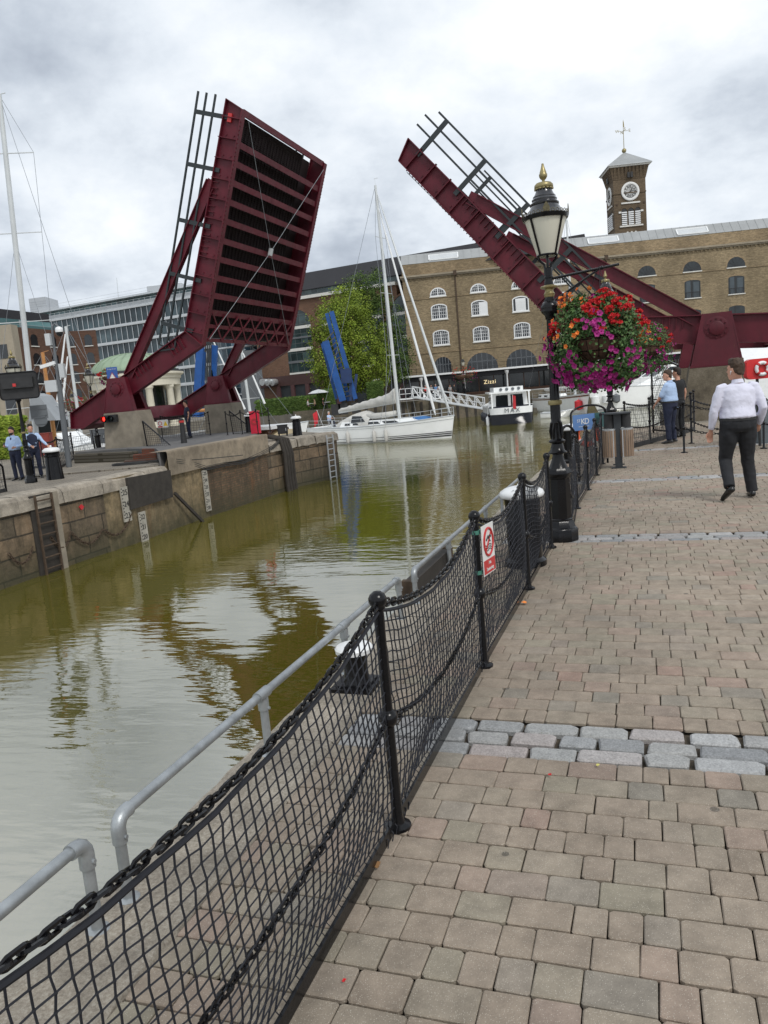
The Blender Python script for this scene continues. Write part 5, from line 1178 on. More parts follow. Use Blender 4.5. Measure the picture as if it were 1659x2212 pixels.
# ------------------------------------------------------------------ glass office block at left
oa = -radians(26.6); OF = Fac(Vector((-76, 176, 0)), oa); OLn = 62
M['oglass'] = curtain('office_glazing', (.028,.045,.052), (.22,.24,.25), 1.5, 3.3, oa, (.2,.27,.28), .07)
M['oglasst'] = curtain('top_floor_glazing', (.06,.12,.125), (.25,.28,.29), 1.5, 4, oa, (.28,.4,.4), .06)
ob_ = thing('office_block', 'long grey glass office block with white floor bands and pale roof plant', 'building', OF.p(30, 0))
m = MB(); OF.rect(m, 0, OLn, 0, 24.2, -14, -.6); m.build('core', M['ltgrey'], ob_)
for k in range(6):
    z = 3.6+k*3.3; m = MB(); OF.rect(m, 0, OLn, z, z+2.7, -.59, 0); m.build('window_band', M['oglass'], ob_)
    m = MB(); OF.rect(m, -.3, OLn, z+2.7, z+2.95, -.5, .5); OF.rect(m, -.3, OLn, z+2.95, z+3.3, -.5, .12); m.build('white_floor_band', M['ltgrey'], ob_)
m = MB(); OF.rect(m, 3, OLn, 23.3, 25.0, -3, -1.4); m.build('top_floor_window', M['oglasst'], ob_)
m = MB(); OF.rect(m, 1, OLn, 25.0, 25.35, -12, .3); m.build('roof', M['alu'], ob_)
m = MB()
for z in (23.9, 24.4): m.bar(OF.p(0, z, .4), OF.p(OLn, z, .4), .04, .04)
for z in (25.9, 26.5): m.bar(OF.p(4, z, -1), OF.p(OLn, z, -1), .04, .04)
for k in range(42): m.bar(OF.p(k*1.5, 23.2, .4), OF.p(k*1.5, 24.4, .4), .04, .04, OF.e)
m.build('roof_rail', M['ltgrey'], ob_)
m = MB()
for k in range(41):
    u = k*1.5; m.bar(OF.p(u, 3.6, .1), OF.p(u, 23.3, .1), .06, .12, OF.e)
m.build('mullions', M['alu'], ob_)
m = MB(); OF.rect(m, 0, OLn, 0, 3.4, -.5, -.1); m.build('ground_floor_window', M['glassdk'], ob_)
m = MB()
for k in range(14): c = OF.p(1+k*4.5, 0, .3); m.cyl(c, c+FZ*3.5, .3, n=10)
m.build('column', M['ltgrey'], ob_)
M['louvre'] = mat('plant_cladding', (.42,.44,.46), .5, .2, .04, .3)
def plant(x0, x1, yt, yb, Y, nm='roof_plant', dp=6):
    a_, b_ = D(x0, yb, Y), D(x1, yb, Y); zt_ = D((x0+x1)/2, yt, Y).z; zb_ = min(a_.z, b_.z)-1; m = MB(); mz = (a_.y+b_.y)/2
    m.hexa([Vector((a_.x,Y,zb_)), Vector((b_.x,Y-1,zb_)), Vector((b_.x,Y+dp,zb_)), Vector((a_.x,Y+dp,zb_)), Vector((a_.x,Y,zt_)), Vector((b_.x,Y-1,zt_)), Vector((b_.x,Y+dp,zt_)), Vector((a_.x,Y+dp,zt_))])
    for k in range(int((zt_-zb_)/.5)): m.bar(Vector((a_.x,Y-.03,zb_+k*.5)), Vector((b_.x,Y-1.03,zb_+k*.5)), .04, .06)
    return m.build(nm, M['louvre'], ob_)
plant(245, 272, 643, 668, 172); plant(322, 400, 615, 660, 166); plant(190, 208, 662, 680, 172); plant(640, 663, 591, 612, 160)
plant(70, 110, 643, 700, 178); plant(92, 134, 664, 730, 176, 'stair_tower')
m = MB(); a_ = D(252, 600, 172); m.cyl(D(256, 645, 172), a_, .08, .04, 6); m.build('antenna', M['ltgrey'], ob_)
gc = Vector((-24.5, 150, 0)); gt = thing('glass_stair_tower', 'blue-grey glass cylinder stair tower beside the brick block', 'tower', gc)
M['cyl'] = curtain('cylinder_glazing', (.025,.05,.07), (.3,.34,.36), 1.1, 2.4, 0, (.1,.18,.22), .06)
m = MB(); m.lathe([(4.6,0),(4.6,21)], gc, 28); m.build('glazing', M['cyl'], gt, auto=40)
m = MB(); 
for k in range(8): m.lathe([(4.62,.0),(4.72,.0),(4.72,.25),(4.62,.25)], gc+FZ*(k*2.9+.5), 28, cap=False)
m.lathe([(4.8,21),(4.8,21.5),(.01,21.6)], gc, 28); m.build('floor_ring', M['alu'], gt)
m = MB(); p_ = D(585, 850, 138); m.box((-20.8, 141.5, 5.5), (5.5, 3, 11)); m.build('annexe', M['grey'], gt)
for k in range(3):
    m = MB(); c = D(571+k*11, 825, 137); m.tube([c+Vector((0,1.5,0)), c, c+Vector((-.4,-.5,-.05))], [.55,.55,.6], 14); m.build('vent_duct', M['alu'], gt, auto=40)
# ------------------------------------------------------------------ brown brick building at far left
ba = atan2(15.4, 4.2); BF = Fac(Vector((-56.8, 90, 0)), ba)
bb = thing('brick_building', 'brown brick waterside building with rows of arched windows at the left edge', 'building', BF.p(15, 0))
M['brownbr'] = brick('brown_brick', (.14,.068,.045), (.095,.048,.034), (.11,.08,.06), ba, .23, .08, .3)
BL = 34; zt = 15.4
BF2 = Fac(BF.p(BL, 0), radians(20))
m = MB(); BF.rect(m, 0, BL, 3.4, zt, -10, 0); BF2.rect(m, 0, 5.5, 3.4, zt-.2, -6, 0); m.build('wall', M['brownbr'], bb)
m = MB(); BF.rect(m, 0, BL, zt, zt+2.6, -10, -1.2); m.build('roof_storey', M['slate'], bb); m = MB(); BF.rect(m, 2, BL, zt+.1, zt+1.3, -1.19, -1.1); m.build('window', M['oglasst'], bb)
m = MB(); BF.rect(m, -.2, BL, 2.9, 3.4, -2, .6); BF2.rect(m, 0, 6.5, 2.9, 3.4, -2, .6); m.build('white_band', M['whitestone'], bb)
m = MB(); BF.rect(m, 0, BL, 0, 2.9, -4, -1.5); m.build('arcade_recess', M['roomdk'], bb)
for fc, us in ((BF, [3+4.2*k for k in range(8)]), (BF2, [1.6, 4.2])):
    for u in us:
        for r_ in range(4):
            z0 = 4.6+r_*2.75; w = 1.5 if fc is BF else 1.1
            m = MB(); fc.arch(m, u, w, z0, z0+1.15, .55, .004, .03); f = m.build('window', M['glassdk'], bb)
            m = MB(); fc.rect(m, u-w/2-.1, u+w/2+.1, z0-.14, z0, 0, .15); m.build('sill', M['whitestone'], f)
            m = MB(); fc.archring(m, u, w, z0, z0+1.15, .55, .2, 0, .06, legs=False); m.build('brick_arch', M['brownbr'], f)
sb = D(20, 860, 86); st_ = thing('stone_building', 'plain buff stone building corner at the very left edge', 'building', (sb.x, 86, 0))
m = MB(); m.box((sb.x-8.6, 86.8, 6.2), (20, 1.6, 12.4)); m.build('wall', mat('buff_stone', (.3,.26,.2), .9, 0, .1, .6, dirt=.2), st_)
for x in (-1.8, .1):
    for z in (9.6, 6.6, 3.6): m = MB(); m.box((sb.x+x, 85.98, z), (1.1, .1, 1.5)); m.build('window', M['glassdk'], st_)
# ------------------------------------------------------------------ domed rotunda
rc = D(302, 900, 88); rc.z = 0; ro_ = thing('rotunda', 'round cream pavilion with white columns and ribbed green copper dome', 'pavilion', rc)
RR = 4.9
m = MB(); prof = [(RR*.98, 6.0), (RR*.97,6.25)]+[(RR*.94*cos(a), 6.25+2.1*sin(a)) for a in [pi/2*k/8 for k in range(9)]][:-1]+[(.05, 8.37)]
m.lathe(prof, rc, 48); m.build('dome', M['copper'], ro_, auto=50)
m = MB()
for k in range(24): a = 2*pi*k/24; m.tube([rc+Vector((cos(a)*RR*.945*cos(b_), sin(a)*RR*.945*cos(b_), 6.27+2.11*sin(b_))) for b_ in [pi/2*j/6 for j in range(7)]], .045, 4)
m.build('dome_rib', M['copper'], ro_)
m = MB(); m.lathe([(RR*.9,4.55),(RR*1.0,4.55),(RR*1.0,5.25),(RR*1.03,5.3),(RR*1.03,5.55),(RR*1.1,5.75),(RR*1.1,5.95),(RR*.99,6.02)], rc, 48); m.build('entablature', M['stone'], ro_, auto=40)
m = MB(); m.lathe([(RR*1.0,6.0),(RR*1.02,6.02),(RR*1.0,6.3),(RR*.96,6.32)], rc, 48); m.build('gutter', M['slate'], ro_)
for k in range(10):
    a = 2*pi*k/10+.28; c = rc+Vector((cos(a)*RR*.9, sin(a)*RR*.9, 0)); m = MB(); m.lathe([(.55,0),(.55,.25),(.44,.3),(.43,1.5),(.37,4.1),(.4,4.15),(.47,4.3),(.5,4.3),(.5,4.56)], c, 16); m.build('column', M['stone'], ro_, auto=40)
m = MB(); m.lathe([(RR*.62,0),(RR*.62,4.5)], rc, 24); m.build('inner_glazing', M['glassdk'], ro_)
# ------------------------------------------------------------------ trees
def leafmat(nm, a, b_, c_):
    N = NT(nm); g = N.n('ShaderNodeNewGeometry').outputs['Random Per Island']; c = N.ramp(g, [(0, a), (.55, b_), (1, c_)])
    c = N.mix(1, c, N.ramp(N.noise(N.pos(), .55, 4, .6), [(.35,.72),(.65,1.25)]), 'MULTIPLY'); N.l(c, N.b.inputs['Base Color']); N.b.inputs['Roughness'].default_value = .7; N.b.inputs['Specular IOR Level'].default_value = .2; return N.m
M['lime'] = leafmat('lime_foliage', (.085,.13,.014), (.155,.215,.022), (.24,.3,.04)); M['dkgreen'] = leafmat('dark_foliage', (.03,.06,.012), (.06,.1,.02), (.09,.14,.03)); M['bark'] = mat('bark', (.07,.055,.04), .95, 0, .3, 5, .02, 20)
def tree(name, label, base, blobs, nleaf, ls, mt, seed, trunk_h, group=None, cat='tree'):
    rg = random.Random(seed); t_ = thing(name, label, cat, base, 0, group); base = Vector(base)
    m = MB(); cs = [Vector(b_[0]) for b_ in blobs]
    top = sum(cs, Vector())/len(cs)
    m.tube([base, base.lerp(top, .3), base.lerp(top, .75)], [trunk_h*.09, trunk_h*.07, trunk_h*.035], 10)
    for c in cs: m.tube([base.lerp(top, .3), base.lerp(top, .3).lerp(c, .6)+Vector((0,0,-.3)), c], [trunk_h*.04, trunk_h*.025, trunk_h*.008], 6)
    m.build('trunk', M['bark'], t_)
    m = MB(); vol = [b_[1].x*b_[1].y*b_[1].z for b_ in [(q[0], Vector(q[1])) for q in blobs]]; tot = sum(vol)
    for (c, r_), v_ in zip(blobs, vol):
        c = Vector(c); r_ = Vector(r_); n_ = int(nleaf*v_/tot); ncl = max(12, n_//45)
        for k in range(ncl):
            d = Vector((rg.gauss(0,1), rg.gauss(0,1), rg.gauss(0,1))).normalized(); rad = rg.random()**.28*rg.uniform(.86, 1.06)
            cc = c+Vector((d.x*r_.x, d.y*r_.y, d.z*r_.z))*rad; cr = ls*rg.uniform(1.6, 3.4)
            for j in range(45):
                p = cc+Vector((rg.gauss(0,.5), rg.gauss(0,.5), rg.gauss(0,.42)))*cr; nn = (d*.8+Vector((rg.gauss(0,.6), rg.gauss(0,.6), rg.gauss(.5,.5)))).normalized()
                x = nn.cross(Vector((rg.random()-.5, rg.random()-.5, .4))).normalized(); y = nn.cross(x); s_ = ls*rg.uniform(.5, 1.1)
                m.add([p-x*s_*.5, p+y*s_*.34, p+x*s_*.5, p-y*s_*.34], [(0,1,2,3)])
    m.build('crown', mt, t_); return t_
def T(x, y, Y): return D(x, y, Y)
tb = T(760, 868, 99); tb.z = 0
tree('plane_tree', 'bright yellow-green tree behind the blue bridge', tb, [(T(735,700,98), (4.0,3.2,3.6)), (T(722,765,97), (3.4,3,4.5)), (T(775,755,98), (4.2,3.2,4.6)), (T(748,655,99), (3.2,2.8,2.6)), (T(700,800,97.5), (1.9,2,3)), (T(800,800,98.5), (2.6,2.4,3.2)), (T(745,820,98.5), (3.4,2.6,2.2)), (T(690,735,97.5), (1.4,1.6,2.2))], 42000, .25, M['lime'], 11, 9)
tb = T(835, 868, 108); tb.z = 0
tree('plane_tree', 'taller dark green tree rising behind the yellow-green one', tb, [(T(790,628,107), (3.4,3,3.0)), (T(820,700,107), (3.6,3,4)), (T(845,770,107), (3.2,3,4)), (T(775,660,108), (3,3,3)), (T(856,800,106), (1.5,1.6,2.0))], 24000, .26, M['dkgreen'], 12, 10)
def hedge(label, x0, x1, yt, yb, Y, mt, seed, dp=1.5, n=3500):
    a_, b_ = D(x0, yb, Y), D(x1, yb, Y); zt_ = D((x0+x1)/2, yt, Y).z; rg = random.Random(seed); h_ = thing('hedge', label, 'hedge', (a_.x, Y, .02)); zb_ = .02
    m = MB(); m.box(((a_.x+b_.x)/2, Y+dp/2, (zt_+zb_)/2), (b_.x-a_.x-.3, dp-.3, zt_-zb_-.25)); m.build('stems', M['bark'], h_); m = MB()
    for k in range(n):
        p = Vector((rg.uniform(a_.x, b_.x), Y+rg.uniform(0, dp)*(.0 if rg.random() < .6 else 1), rg.uniform(zb_, zt_))) if rg.random() < .6 else Vector((rg.uniform(a_.x, b_.x), Y+rg.uniform(0, dp), zt_+rg.gauss(0,.08)))
        nn = Vector((rg.gauss(0,.5), -1, rg.gauss(.6,.5))).normalized(); x = nn.cross(FZ).normalized(); y = nn.cross(x); s_ = rg.uniform(.1,.24); m.add([p-x*s_, p+y*s_*.7, p+x*s_, p-y*s_*.7], [(0,1,2,3)])
    m.build('foliage', mt, h_)
hedge('long clipped hedge on the far terrace, left of the trees', 552, 690, 862, 876, 97, M['dkgreen'], 5, 1.6, 5000)
hedge('rounded dark hedge in a planter at the foot of the blue bridge', 688, 722, 845, 866, 94, M['dkgreen'], 6, 2, 3000)
hedge('dark green bush between the blue bridge and the gangway', 795, 828, 828, 858, 96, M['dkgreen'], 7, 2, 3500)
hedge('bright green hedge behind the men at the left edge', -80, 42, 912, 958, 40, M['lime'], 8, 1.2, 4000)
# ------------------------------------------------------------------ boats
class Boat:
    def __init__(s, label, stern, bow, beam, fb=1.2, sheer=.35, hm='gelcoat', tr=.75, rake=.9, name='sailing_yacht', cat='yacht', group=None, deck='gelcoat', stripes=None, nose=.5, bands=None):
        s.S = Vector((stern.x, stern.y, WZ)); d = Vector((bow.x, bow.y, WZ))-s.S; s.L = d.length; s.e = d.normalized(); s.w = FZ.cross(s.e)  # w = port side
        s.beam = beam; s.fb = fb; s.sheer = sheer; s.tr = tr; s.rake = rake
        s.t = thing(name, label, cat, s.S, 0, group); n = 22; rows = []
        prof = [(0, -.45), (.72, -.25), (.9, 0), (.965, .12), (.985, .25), (.995, .5), (1.0, .8), (1, 1.0)]
        m = MB(); mats = [M[hm]]
        for i in range(n+1):
            f = i/n; hw = s.hw(f); top = s.dz(f); col = []
            for q, hz_ in prof: col.append(s.p(f*s.L+rake*max(0, hz_)*(f**4), q*hw*(1-.25*(f**3)*(1-max(0, hz_))), hz_*top if hz_ > 0 else hz_))
            rows.append(col)
        full = [[r for r in rw[::-1]]+[s.mir(r) for r in rw[1:]] for rw in rows]
        m.sheet(full); m.add(full[0], [tuple(range(len(full[0])))]); s.hull = m.build('hull', mats, s.t, auto=50)
        m = MB(); m.sheet([[rw[-1]-FZ*.04, s.mir(rw[-1])-FZ*.04] for rw in rows]); m.build('deck', M[deck], s.t)
        m = MB()
        for sd in (1, -1): m.tube([(rw[-1] if sd == 1 else s.mir(rw[-1])) for rw in rows], .045, 5)
        m.build('toe_rail', M['alu'] if hm == 'gelcoat' else M['white'], s.t)
        if stripes:
            for (za, zb_, mt) in stripes:
                m = MB()
                for sd in (1, -1):
                    rr = []
                    for i in range(n+1):
                        f = i/n; hw = s.hw(f); top = s.dz(f); z0, z1 = za*top, zb_*top
                        def at(hz_): q = .9+.1*min(1, hz_/.6)**.5 if hz_ > 0 else .9; return s.p(f*s.L+rake*hz_*(f**4), sd*(q*hw*(1-.25*(f**3)*(1-hz_))+.035), hz_*top)
                        rr.append([at(za), at(zb_)])
                    m.sheet(rr)
                m.build('stripe', mt, s.hull)
    def hw(s, f): return s.beam/2*min(1, s.tr+(1-s.tr)*sin(min(1, f/.45)*pi/2))*(1 if f < .5 else max(.012, max(0, cos((min(f, 1)-.5)/.5*pi/2))**.72))
    def dz(s, f): return s.fb+s.sheer*(f-.35)**2*2.4
    def p(s, x, y, z): return s.S+s.e*x+s.w*y+FZ*z
    def mir(s, q): d = (q-s.S).dot(s.w); return q-s.w*2*d
    def near(s): return 1 if (CAM-s.S).dot(s.w) > 0 else -1
    def along(s, px, z=0, y=0):           # distance along the hull where pixel column px falls
        lo, hi = -3, s.L+3; 
        def X(x): p = s.p(x, y, z)-CAM; return 829.5+FP*p.dot(_R)/p.dot(_F)
        a, b = X(lo), X(hi)
        for _ in range(40):
            mid = (lo+hi)/2
            if (X(mid) < px) == (a < b): lo = mid
            else: hi = mid
        return lo
    def cabin(s, x0, x1, w0, w1, h, z0=None, mt='gelcoat', rk=.4, nm='cabin', win=None, wz=(.35,.75), rk2=None, inset=.12):
        z0 = s.dz((x0+x1)/2/s.L)-.05 if z0 is None else z0; rk2 = rk if rk2 is None else rk2
        b = [s.p(x0,-w0/2,z0), s.p(x1,-w1/2,z0), s.p(x1,w1/2,z0), s.p(x0,w0/2,z0)]; t_ = [s.p(x0+rk2,-w0/2+inset,z0+h), s.p(x1-rk,-w1/2+inset,z0+h), s.p(x1-rk,w1/2-inset,z0+h), s.p(x0+rk2,w0/2-inset,z0+h)]
        m = MB(); m.hexa(b+t_); c = m.build(nm, M[mt], s.t)
        if win:
            for (f0, f1) in win:
                for sd in ((0,1),(3,2)):
                    m = MB(); pts = []
                    for f, g in ((f0,wz[0]),(f1,wz[0]),(f1,wz[1]),(f0,wz[1])): pts.append(b[sd[0]].lerp(b[sd[1]], f).lerp(t_[sd[0]].lerp(t_[sd[1]], f), g))
                    o_ = s.w*(-.02 if sd[0] == 0 else .02); m.prism([q+o_*.2 for q in pts], o_); m.build('window', M['glassdk'], c)
        return c, b, t_
    def endwin(s, c, b, t_, end=1, wz=(.3,.85), n=2, g=.05):
        i, j = (1, 2) if end == 1 else (0, 3); o_ = s.e*(.02 if end == 1 else -.02)
        for k in range(n):
            f0, f1 = .08+(.84)*k/n+g*.5, .08+.84*(k+1)/n-g*.5; m = MB()
            m.prism([b[i].lerp(b[j], f).lerp(t_[i].lerp(t_[j], f), q)+o_*.2 for f, q in ((f0,wz[0]),(f1,wz[0]),(f1,wz[1]),(f0,wz[1]))], o_); m.build('window', M['glassdk'], c)
    def mast(s, x, H, r=.09, lean=0, spread=(.4,.68), mt='mast', sw=1.1, wires=True, nm='mast', y=0, z=None):
        z0 = s.dz(x/s.L) if z is None else z; b, t_ = s.p(x, y, z0-.2), s.p(x-lean, y, H); m = MB(); m.tube([b, b.lerp(t_, .6), t_], [r, r*.95, r*.7], 10); mo = m.build(nm, M[mt], s.t, auto=50)
        for f in spread: m = MB(); c = b.lerp(t_, f); m.bar(c-s.w*sw*(1.1-f*.4), c+s.w*sw*(1.1-f*.4), .05, .03); m.build('spreader', M[mt], mo)
        m = MB(); m.bar(t_, t_+FZ*.5, .02, .02); m.box(t_+FZ*.5+s.e*.1, (.35, .03, .03), (s.e, s.w, FZ)); m.build('wind_vane', M[mt], mo)
        if wires:
            m = MB(); wr_ = .014
            for sd in (1, -1):
                pts = [t_]+[b.lerp(t_, f)+s.w*sd*sw*(1.1-f*.4) for f in sorted(spread, reverse=True)]+[s.p(x-.2, sd*s.beam*.46, z0)]
                m.tube(pts, wr_, 4); m.tube([b.lerp(t_, spread[0]), s.p(x-.8, sd*s.beam*.44, z0)], wr_, 4); m.tube([b.lerp(t_, spread[-1]), s.p(x+.6, sd*s.beam*.44, z0)], wr_, 4)
            m.tube([t_, s.p(.1, 0, s.dz(0))], wr_, 4); m.build('rigging', M['wire'], s.t)
        return b, t_
    def rail(s, x0, x1, h=.6, n=5, sides=(1,-1), r=.016, close=None, mt='alu'):
        m = MB()
        for sd in sides:
            pts = []
            for k in range(n+1):
                x = x0+(x1-x0)*k/n; f = min(1, x/s.L); bq = s.p(x+s.rake*(f**4)*.9, sd*(s.hw(f)-.06), s.dz(f)); m.cyl(bq, bq+FZ*h, r, n=5); pts.append(bq)
            for hh in (h, h*.5): m.tube([q+FZ*hh for q in pts], r*.8, 4)
        if close is not None: f = min(1, close/s.L); m.tube([s.p(close, (s.hw(f)-.06), s.dz(f)+h), s.p(close, -(s.hw(f)-.06), s.dz(f)+h)], r, 4)
        m.build('guard_rail', M[mt], s.t)
    def fender(s, x, sd, mt='white', r=.13, h=.55, z=.45):
        f = x/s.L; c = s.p(x, sd*(s.hw(f)+r*.9), z); m = MB(); m.lathe([(.0001,-h/2-.1),(r*.4,-h/2-.06),(r,-h/2+.08),(r,h/2-.08),(r*.4,h/2+.04),(.03,h/2+.1)], c, 12); m.tube([c+FZ*(h/2+.08), s.p(x, sd*s.hw(f), s.dz(f)+.3)], .012, 4); m.build('fender', M[mt], s.t, auto=50)
def flag(par, base, top, cl, wid, hgt, drop=.3, d=Vector((1,0,0))):
    m = MB(); m.cyl(base, top, .018, n=6); fp_ = m.build('flag_staff', M['white'], par); m = MB(); rr = []
    for i in range(9): u = i/8; rr.append([top+d*wid*u+FZ*(-.05-drop*u+hgt*-k/3)+Vector((-d.y, d.x, 0))*.06*sin(u*6+k) for k in range(4)])
    m.sheet(rr); m.build('flag', cl, fp_)
# main white sloop
S0, B0 = P(692, 958, WZ), P(976, 945, WZ)
Y1 = Boat('large white sloop with pinstriped hull and grey sail cover passing the lock entrance', S0, B0, 4.0, 1.35, .35, stripes=[(.08,.14,M['blackmatt']), (.18,.23,M['blackmatt']), (.27,.305,M['blackmatt']), (.845,.86,M['grey'])], rake=.35, tr=.82)
M['coachwin'] = M['glassdk']
xm = Y1.along(864, 1.4)
Y1.cabin(3.2, xm+2.6, 2.6, 1.5, .42, rk=1.3, rk2=.2, nm='coachroof', win=[(.06,.13),(.17,.24),(.34,.52),(.58,.76)], wz=(.3,.72))
mh = PL(806, 402, Y1.p(xm, 0, 0), Y1.w).z-WZ
b_, t_ = Y1.mast(xm, mh, .14, lean=.45, spread=(.3,.56,.79), sw=.95)
m = MB()
for f_, off, pxx in ((.93, .0, 941), (.985, .0, 973)):
    tk = Y1.p(Y1.along(pxx, 1.7), 0, Y1.dz(.95)+.15); hd = b_.lerp(t_, f_); m = MB(); m.tube([tk, tk.lerp(hd, .03), tk.lerp(hd, .1), tk.lerp(hd, .8), hd], [.03,.1,.11,.07,.02], 8); m.build('furled_sail', M['white'] if pxx < 950 else M['mast'], Y1.t, auto=60)
bm0, bm1 = Y1.p(xm-.15, 0, 3.05), Y1.p(xm-6.0, 0, 2.55)
m = MB(); m.tube([bm0, bm1], .09, 8); bo = m.build('boom', M['mast'], Y1.t)
rg = random.Random(3); rings = []
for k in range(22):
    f = k/21; c = bm0.lerp(bm1, f); hh = .62*(1-f)+.3+.05*sin(k*2.3)+(.35 if k < 3 else 0)*(1-k/3); ww = .2*(1-f)+.13
    rings.append([c+Y1.w*(ww*cos(a)*(1+.15*sin(3*a+k)))+FZ*(hh*.5*sin(a)+hh*.42) for a in [2*pi*j/12 for j in range(12)]])
m = MB(); m.loft(rings); m.build('sail_cover', M['canvas'], bo, auto=70)
xs = Y1.along(765, 1.5)
def dome(bt, x0, x1, w, h, z0, mt, nm, n=8):
    rings = []
    for k in range(n+1):
        f = k/n; hh = h*sin(pi*(.12+.88*f)*.5)**.6 if f < .8 else h*(1-(f-.8)*2.2); rings.append([bt.p(x0+(x1-x0)*f, w/2*cos(a), z0+max(.05, hh)*sin(a)**.7) for a in [pi*j/10 for j in range(11)]])
    m = MB(); m.sheet(rings); m.add(rings[0], [tuple(range(11))]); return m.build(nm, M[mt], bt.t, auto=60)
sh = dome(Y1, xs-1.0, xs+2.2, 2.3, 1.25, Y1.dz(.3), 'canvas', 'sprayhood')
m = MB(); sd = Y1.near(); m.prism([Y1.p(xs+.5, sd*1.14, Y1.dz(.3)+.3), Y1.p(xs+1.9, sd*1.1, Y1.dz(.3)+.35), Y1.p(xs+1.5, sd*1.02, Y1.dz(.3)+.8), Y1.p(xs+.6, sd*.98, Y1.dz(.3)+.85)], Y1.w*sd*.03); m.build('window', M['glassdk'], sh)
dg = thing('dinghy', 'grey inflatable dinghy stowed on the sloop foredeck ahead of the sprayhood', 'dinghy', Y1.p(xm-2, 0, 1.9))
m = MB(); 
for s_ in (1, -1): m.tube([Y1.p(xm-3.3, s_*.55, 2.05), Y1.p(xm-1.2, s_*.55, 2.08), Y1.p(xm-.5, s_*.3, 2.15), Y1.p(xm-.35, 0, 2.2)], [.24,.24,.22,.2], 10)
m.build('tube', M['canvas'], dg, smooth=True); m = MB(); m.box(Y1.p(xm-2, 0, 2.0), (2.6, 1.0, .2), (Y1.e, Y1.w, FZ)); m.build('floor', M['ltgrey'], dg)
m = MB(); x_ = Y1.along(905, 1.8); m.lathe([(.9,0),(.8,.18),(.4,.3),(.01,.33)], Y1.p(x_, .2, Y1.dz(.8)-.03), 14, sx=1.1, sy=.6); m.build('sail_bag', M['bluecover'], Y1.t, auto=60)
Y1.rail(.2, Y1.L-.3, .62, 11); Y1.rail(Y1.L-1.4, Y1.L, .65, 2, close=Y1.L)
for px_ in (754, 811, 835): Y1.fender(Y1.along(px_, .6, sd*1.9), sd, 'canvas', .15, .85, .55)
flag(Y1.t, Y1.p(.15, .5, 1.35), Y1.p(-.5, .6, 2.9), M['red'], .55, 1.1, .3, Vector((-.4,-.5,0)).normalized())
m = MB(); c = Y1.p(1.5, 0, 1.9); m.tube([c+Y1.w*cos(a)*.42+FZ*sin(a)*.42 for a in [2*pi*i/20 for i in range(20)]], .02, 5, closed=True); m.cyl(Y1.p(1.5, 0, 1.2), c, .08, n=8); m.build('helm_wheel', M['alu'], Y1.t)
# dark hulled passenger launch seen from astern
MS = P(1106, 916, WZ); hd_ = Vector((.075, .995, 0)).normalized()
BX = Boat('dark navy launch with white wheelhouse lettered MAX on its stern', MS+hd_*.2, MS+hd_*12.5, 4.3, 1.6, .3, hm='navy', tr=.93, rake=.2, name='motor_launch', cat='motor boat', stripes=[(.62,1.02,M['gelcoat']), (.56,.59,M['dkwood'])])
rr = []
for i in range(15):
    a = -pi/2+pi*i/14; x = -1.0*cos(a); rr.append([BX.p(x*q_, 2.0*sin(a)*(1-.06*(1-g)), g*1.58) for g, q_ in ((-.15,.35),(0,.5),(.3,.8),(.6,.95),(.62,1.0),(1,1.02))])
m = MB(); m.sheet([r[:5] for r in rr]); m.build('stern', M['navy'], BX.t, auto=60); m = MB(); m.sheet([[v+BX.e*-.02 for v in r[4:]] for r in rr]); m.add([r[-1]-FZ*.02 for r in rr], [tuple(range(15))]); sw_ = m.build('stern_band', M['gelcoat'], BX.t, auto=60)
text_mb('MAX', BX.p(-1.08, 0, 1.28), -BX.w if (-BX.w).x > 0 else BX.w, FZ, .42, .03, spacing=1.3).build('lettering', M['grey'], sw_)
c, b, t4 = BX.cabin(.9, 6.4, 3.4, 3.2, 1.45, 1.45, rk=.3, rk2=.0, nm='wheelhouse', win=[(.06,.2),(.24,.38),(.42,.56),(.6,.74),(.78,.92)], wz=(.35,.85), inset=.1); BX.endwin(c, b, t4, 0, (.1,.85), 2, .08)
m = MB(); m.hexa([BX.p(x, y, z) for z in (2.88, 3.0) for x, y in ((-.1,-1.9),(7,-1.8),(7,1.8),(-.1,1.9))]); rf2 = m.build('roof', M['gelcoat'], BX.t)
m = MB(); m.hexa([BX.p(x, y, z) for z in (3.0, 3.4) for x, y in ((.8,-1.3),(5.5,-1.3),(5.5,1.4),(.8,1.4))]); m.build('roof_box', M['gelcoat'], rf2)
m = MB()
for k in range(4): m.lathe([(.14,0),(.14,.06)], BX.p(.78, -.9+k*.55, 3.2), 12, ax=(BX.w, FZ, -BX.e))
m.build('roof_vents', M['grey'], rf2)
for s_ in (-1, 1): m = MB(); m.bar(BX.p(-.1, s_*1.7, 1.55), BX.p(-.1, s_*1.7, 2.9), .12, .3, BX.e); m.build('roof_post', M['gelcoat'], BX.t)
flag(BX.t, BX.p(-1.0, -.1, 1.55), BX.p(-1.1, -.1, 2.7), M['red'], .28, 1.2, .1, Vector((1,0,0)))
for x_ in (1.0, 2.2, 3.4, 4.6): BX.fender(x_, BX.near() if abs(BX.w.dot(Vector((1,0,0)))) < .5 else (1 if BX.w.x < 0 else -1), 'navy', .2, .7, .7)
BX.fender(.3, 1 if BX.w.x < 0 else -1, 'white', .16, .8, .4)
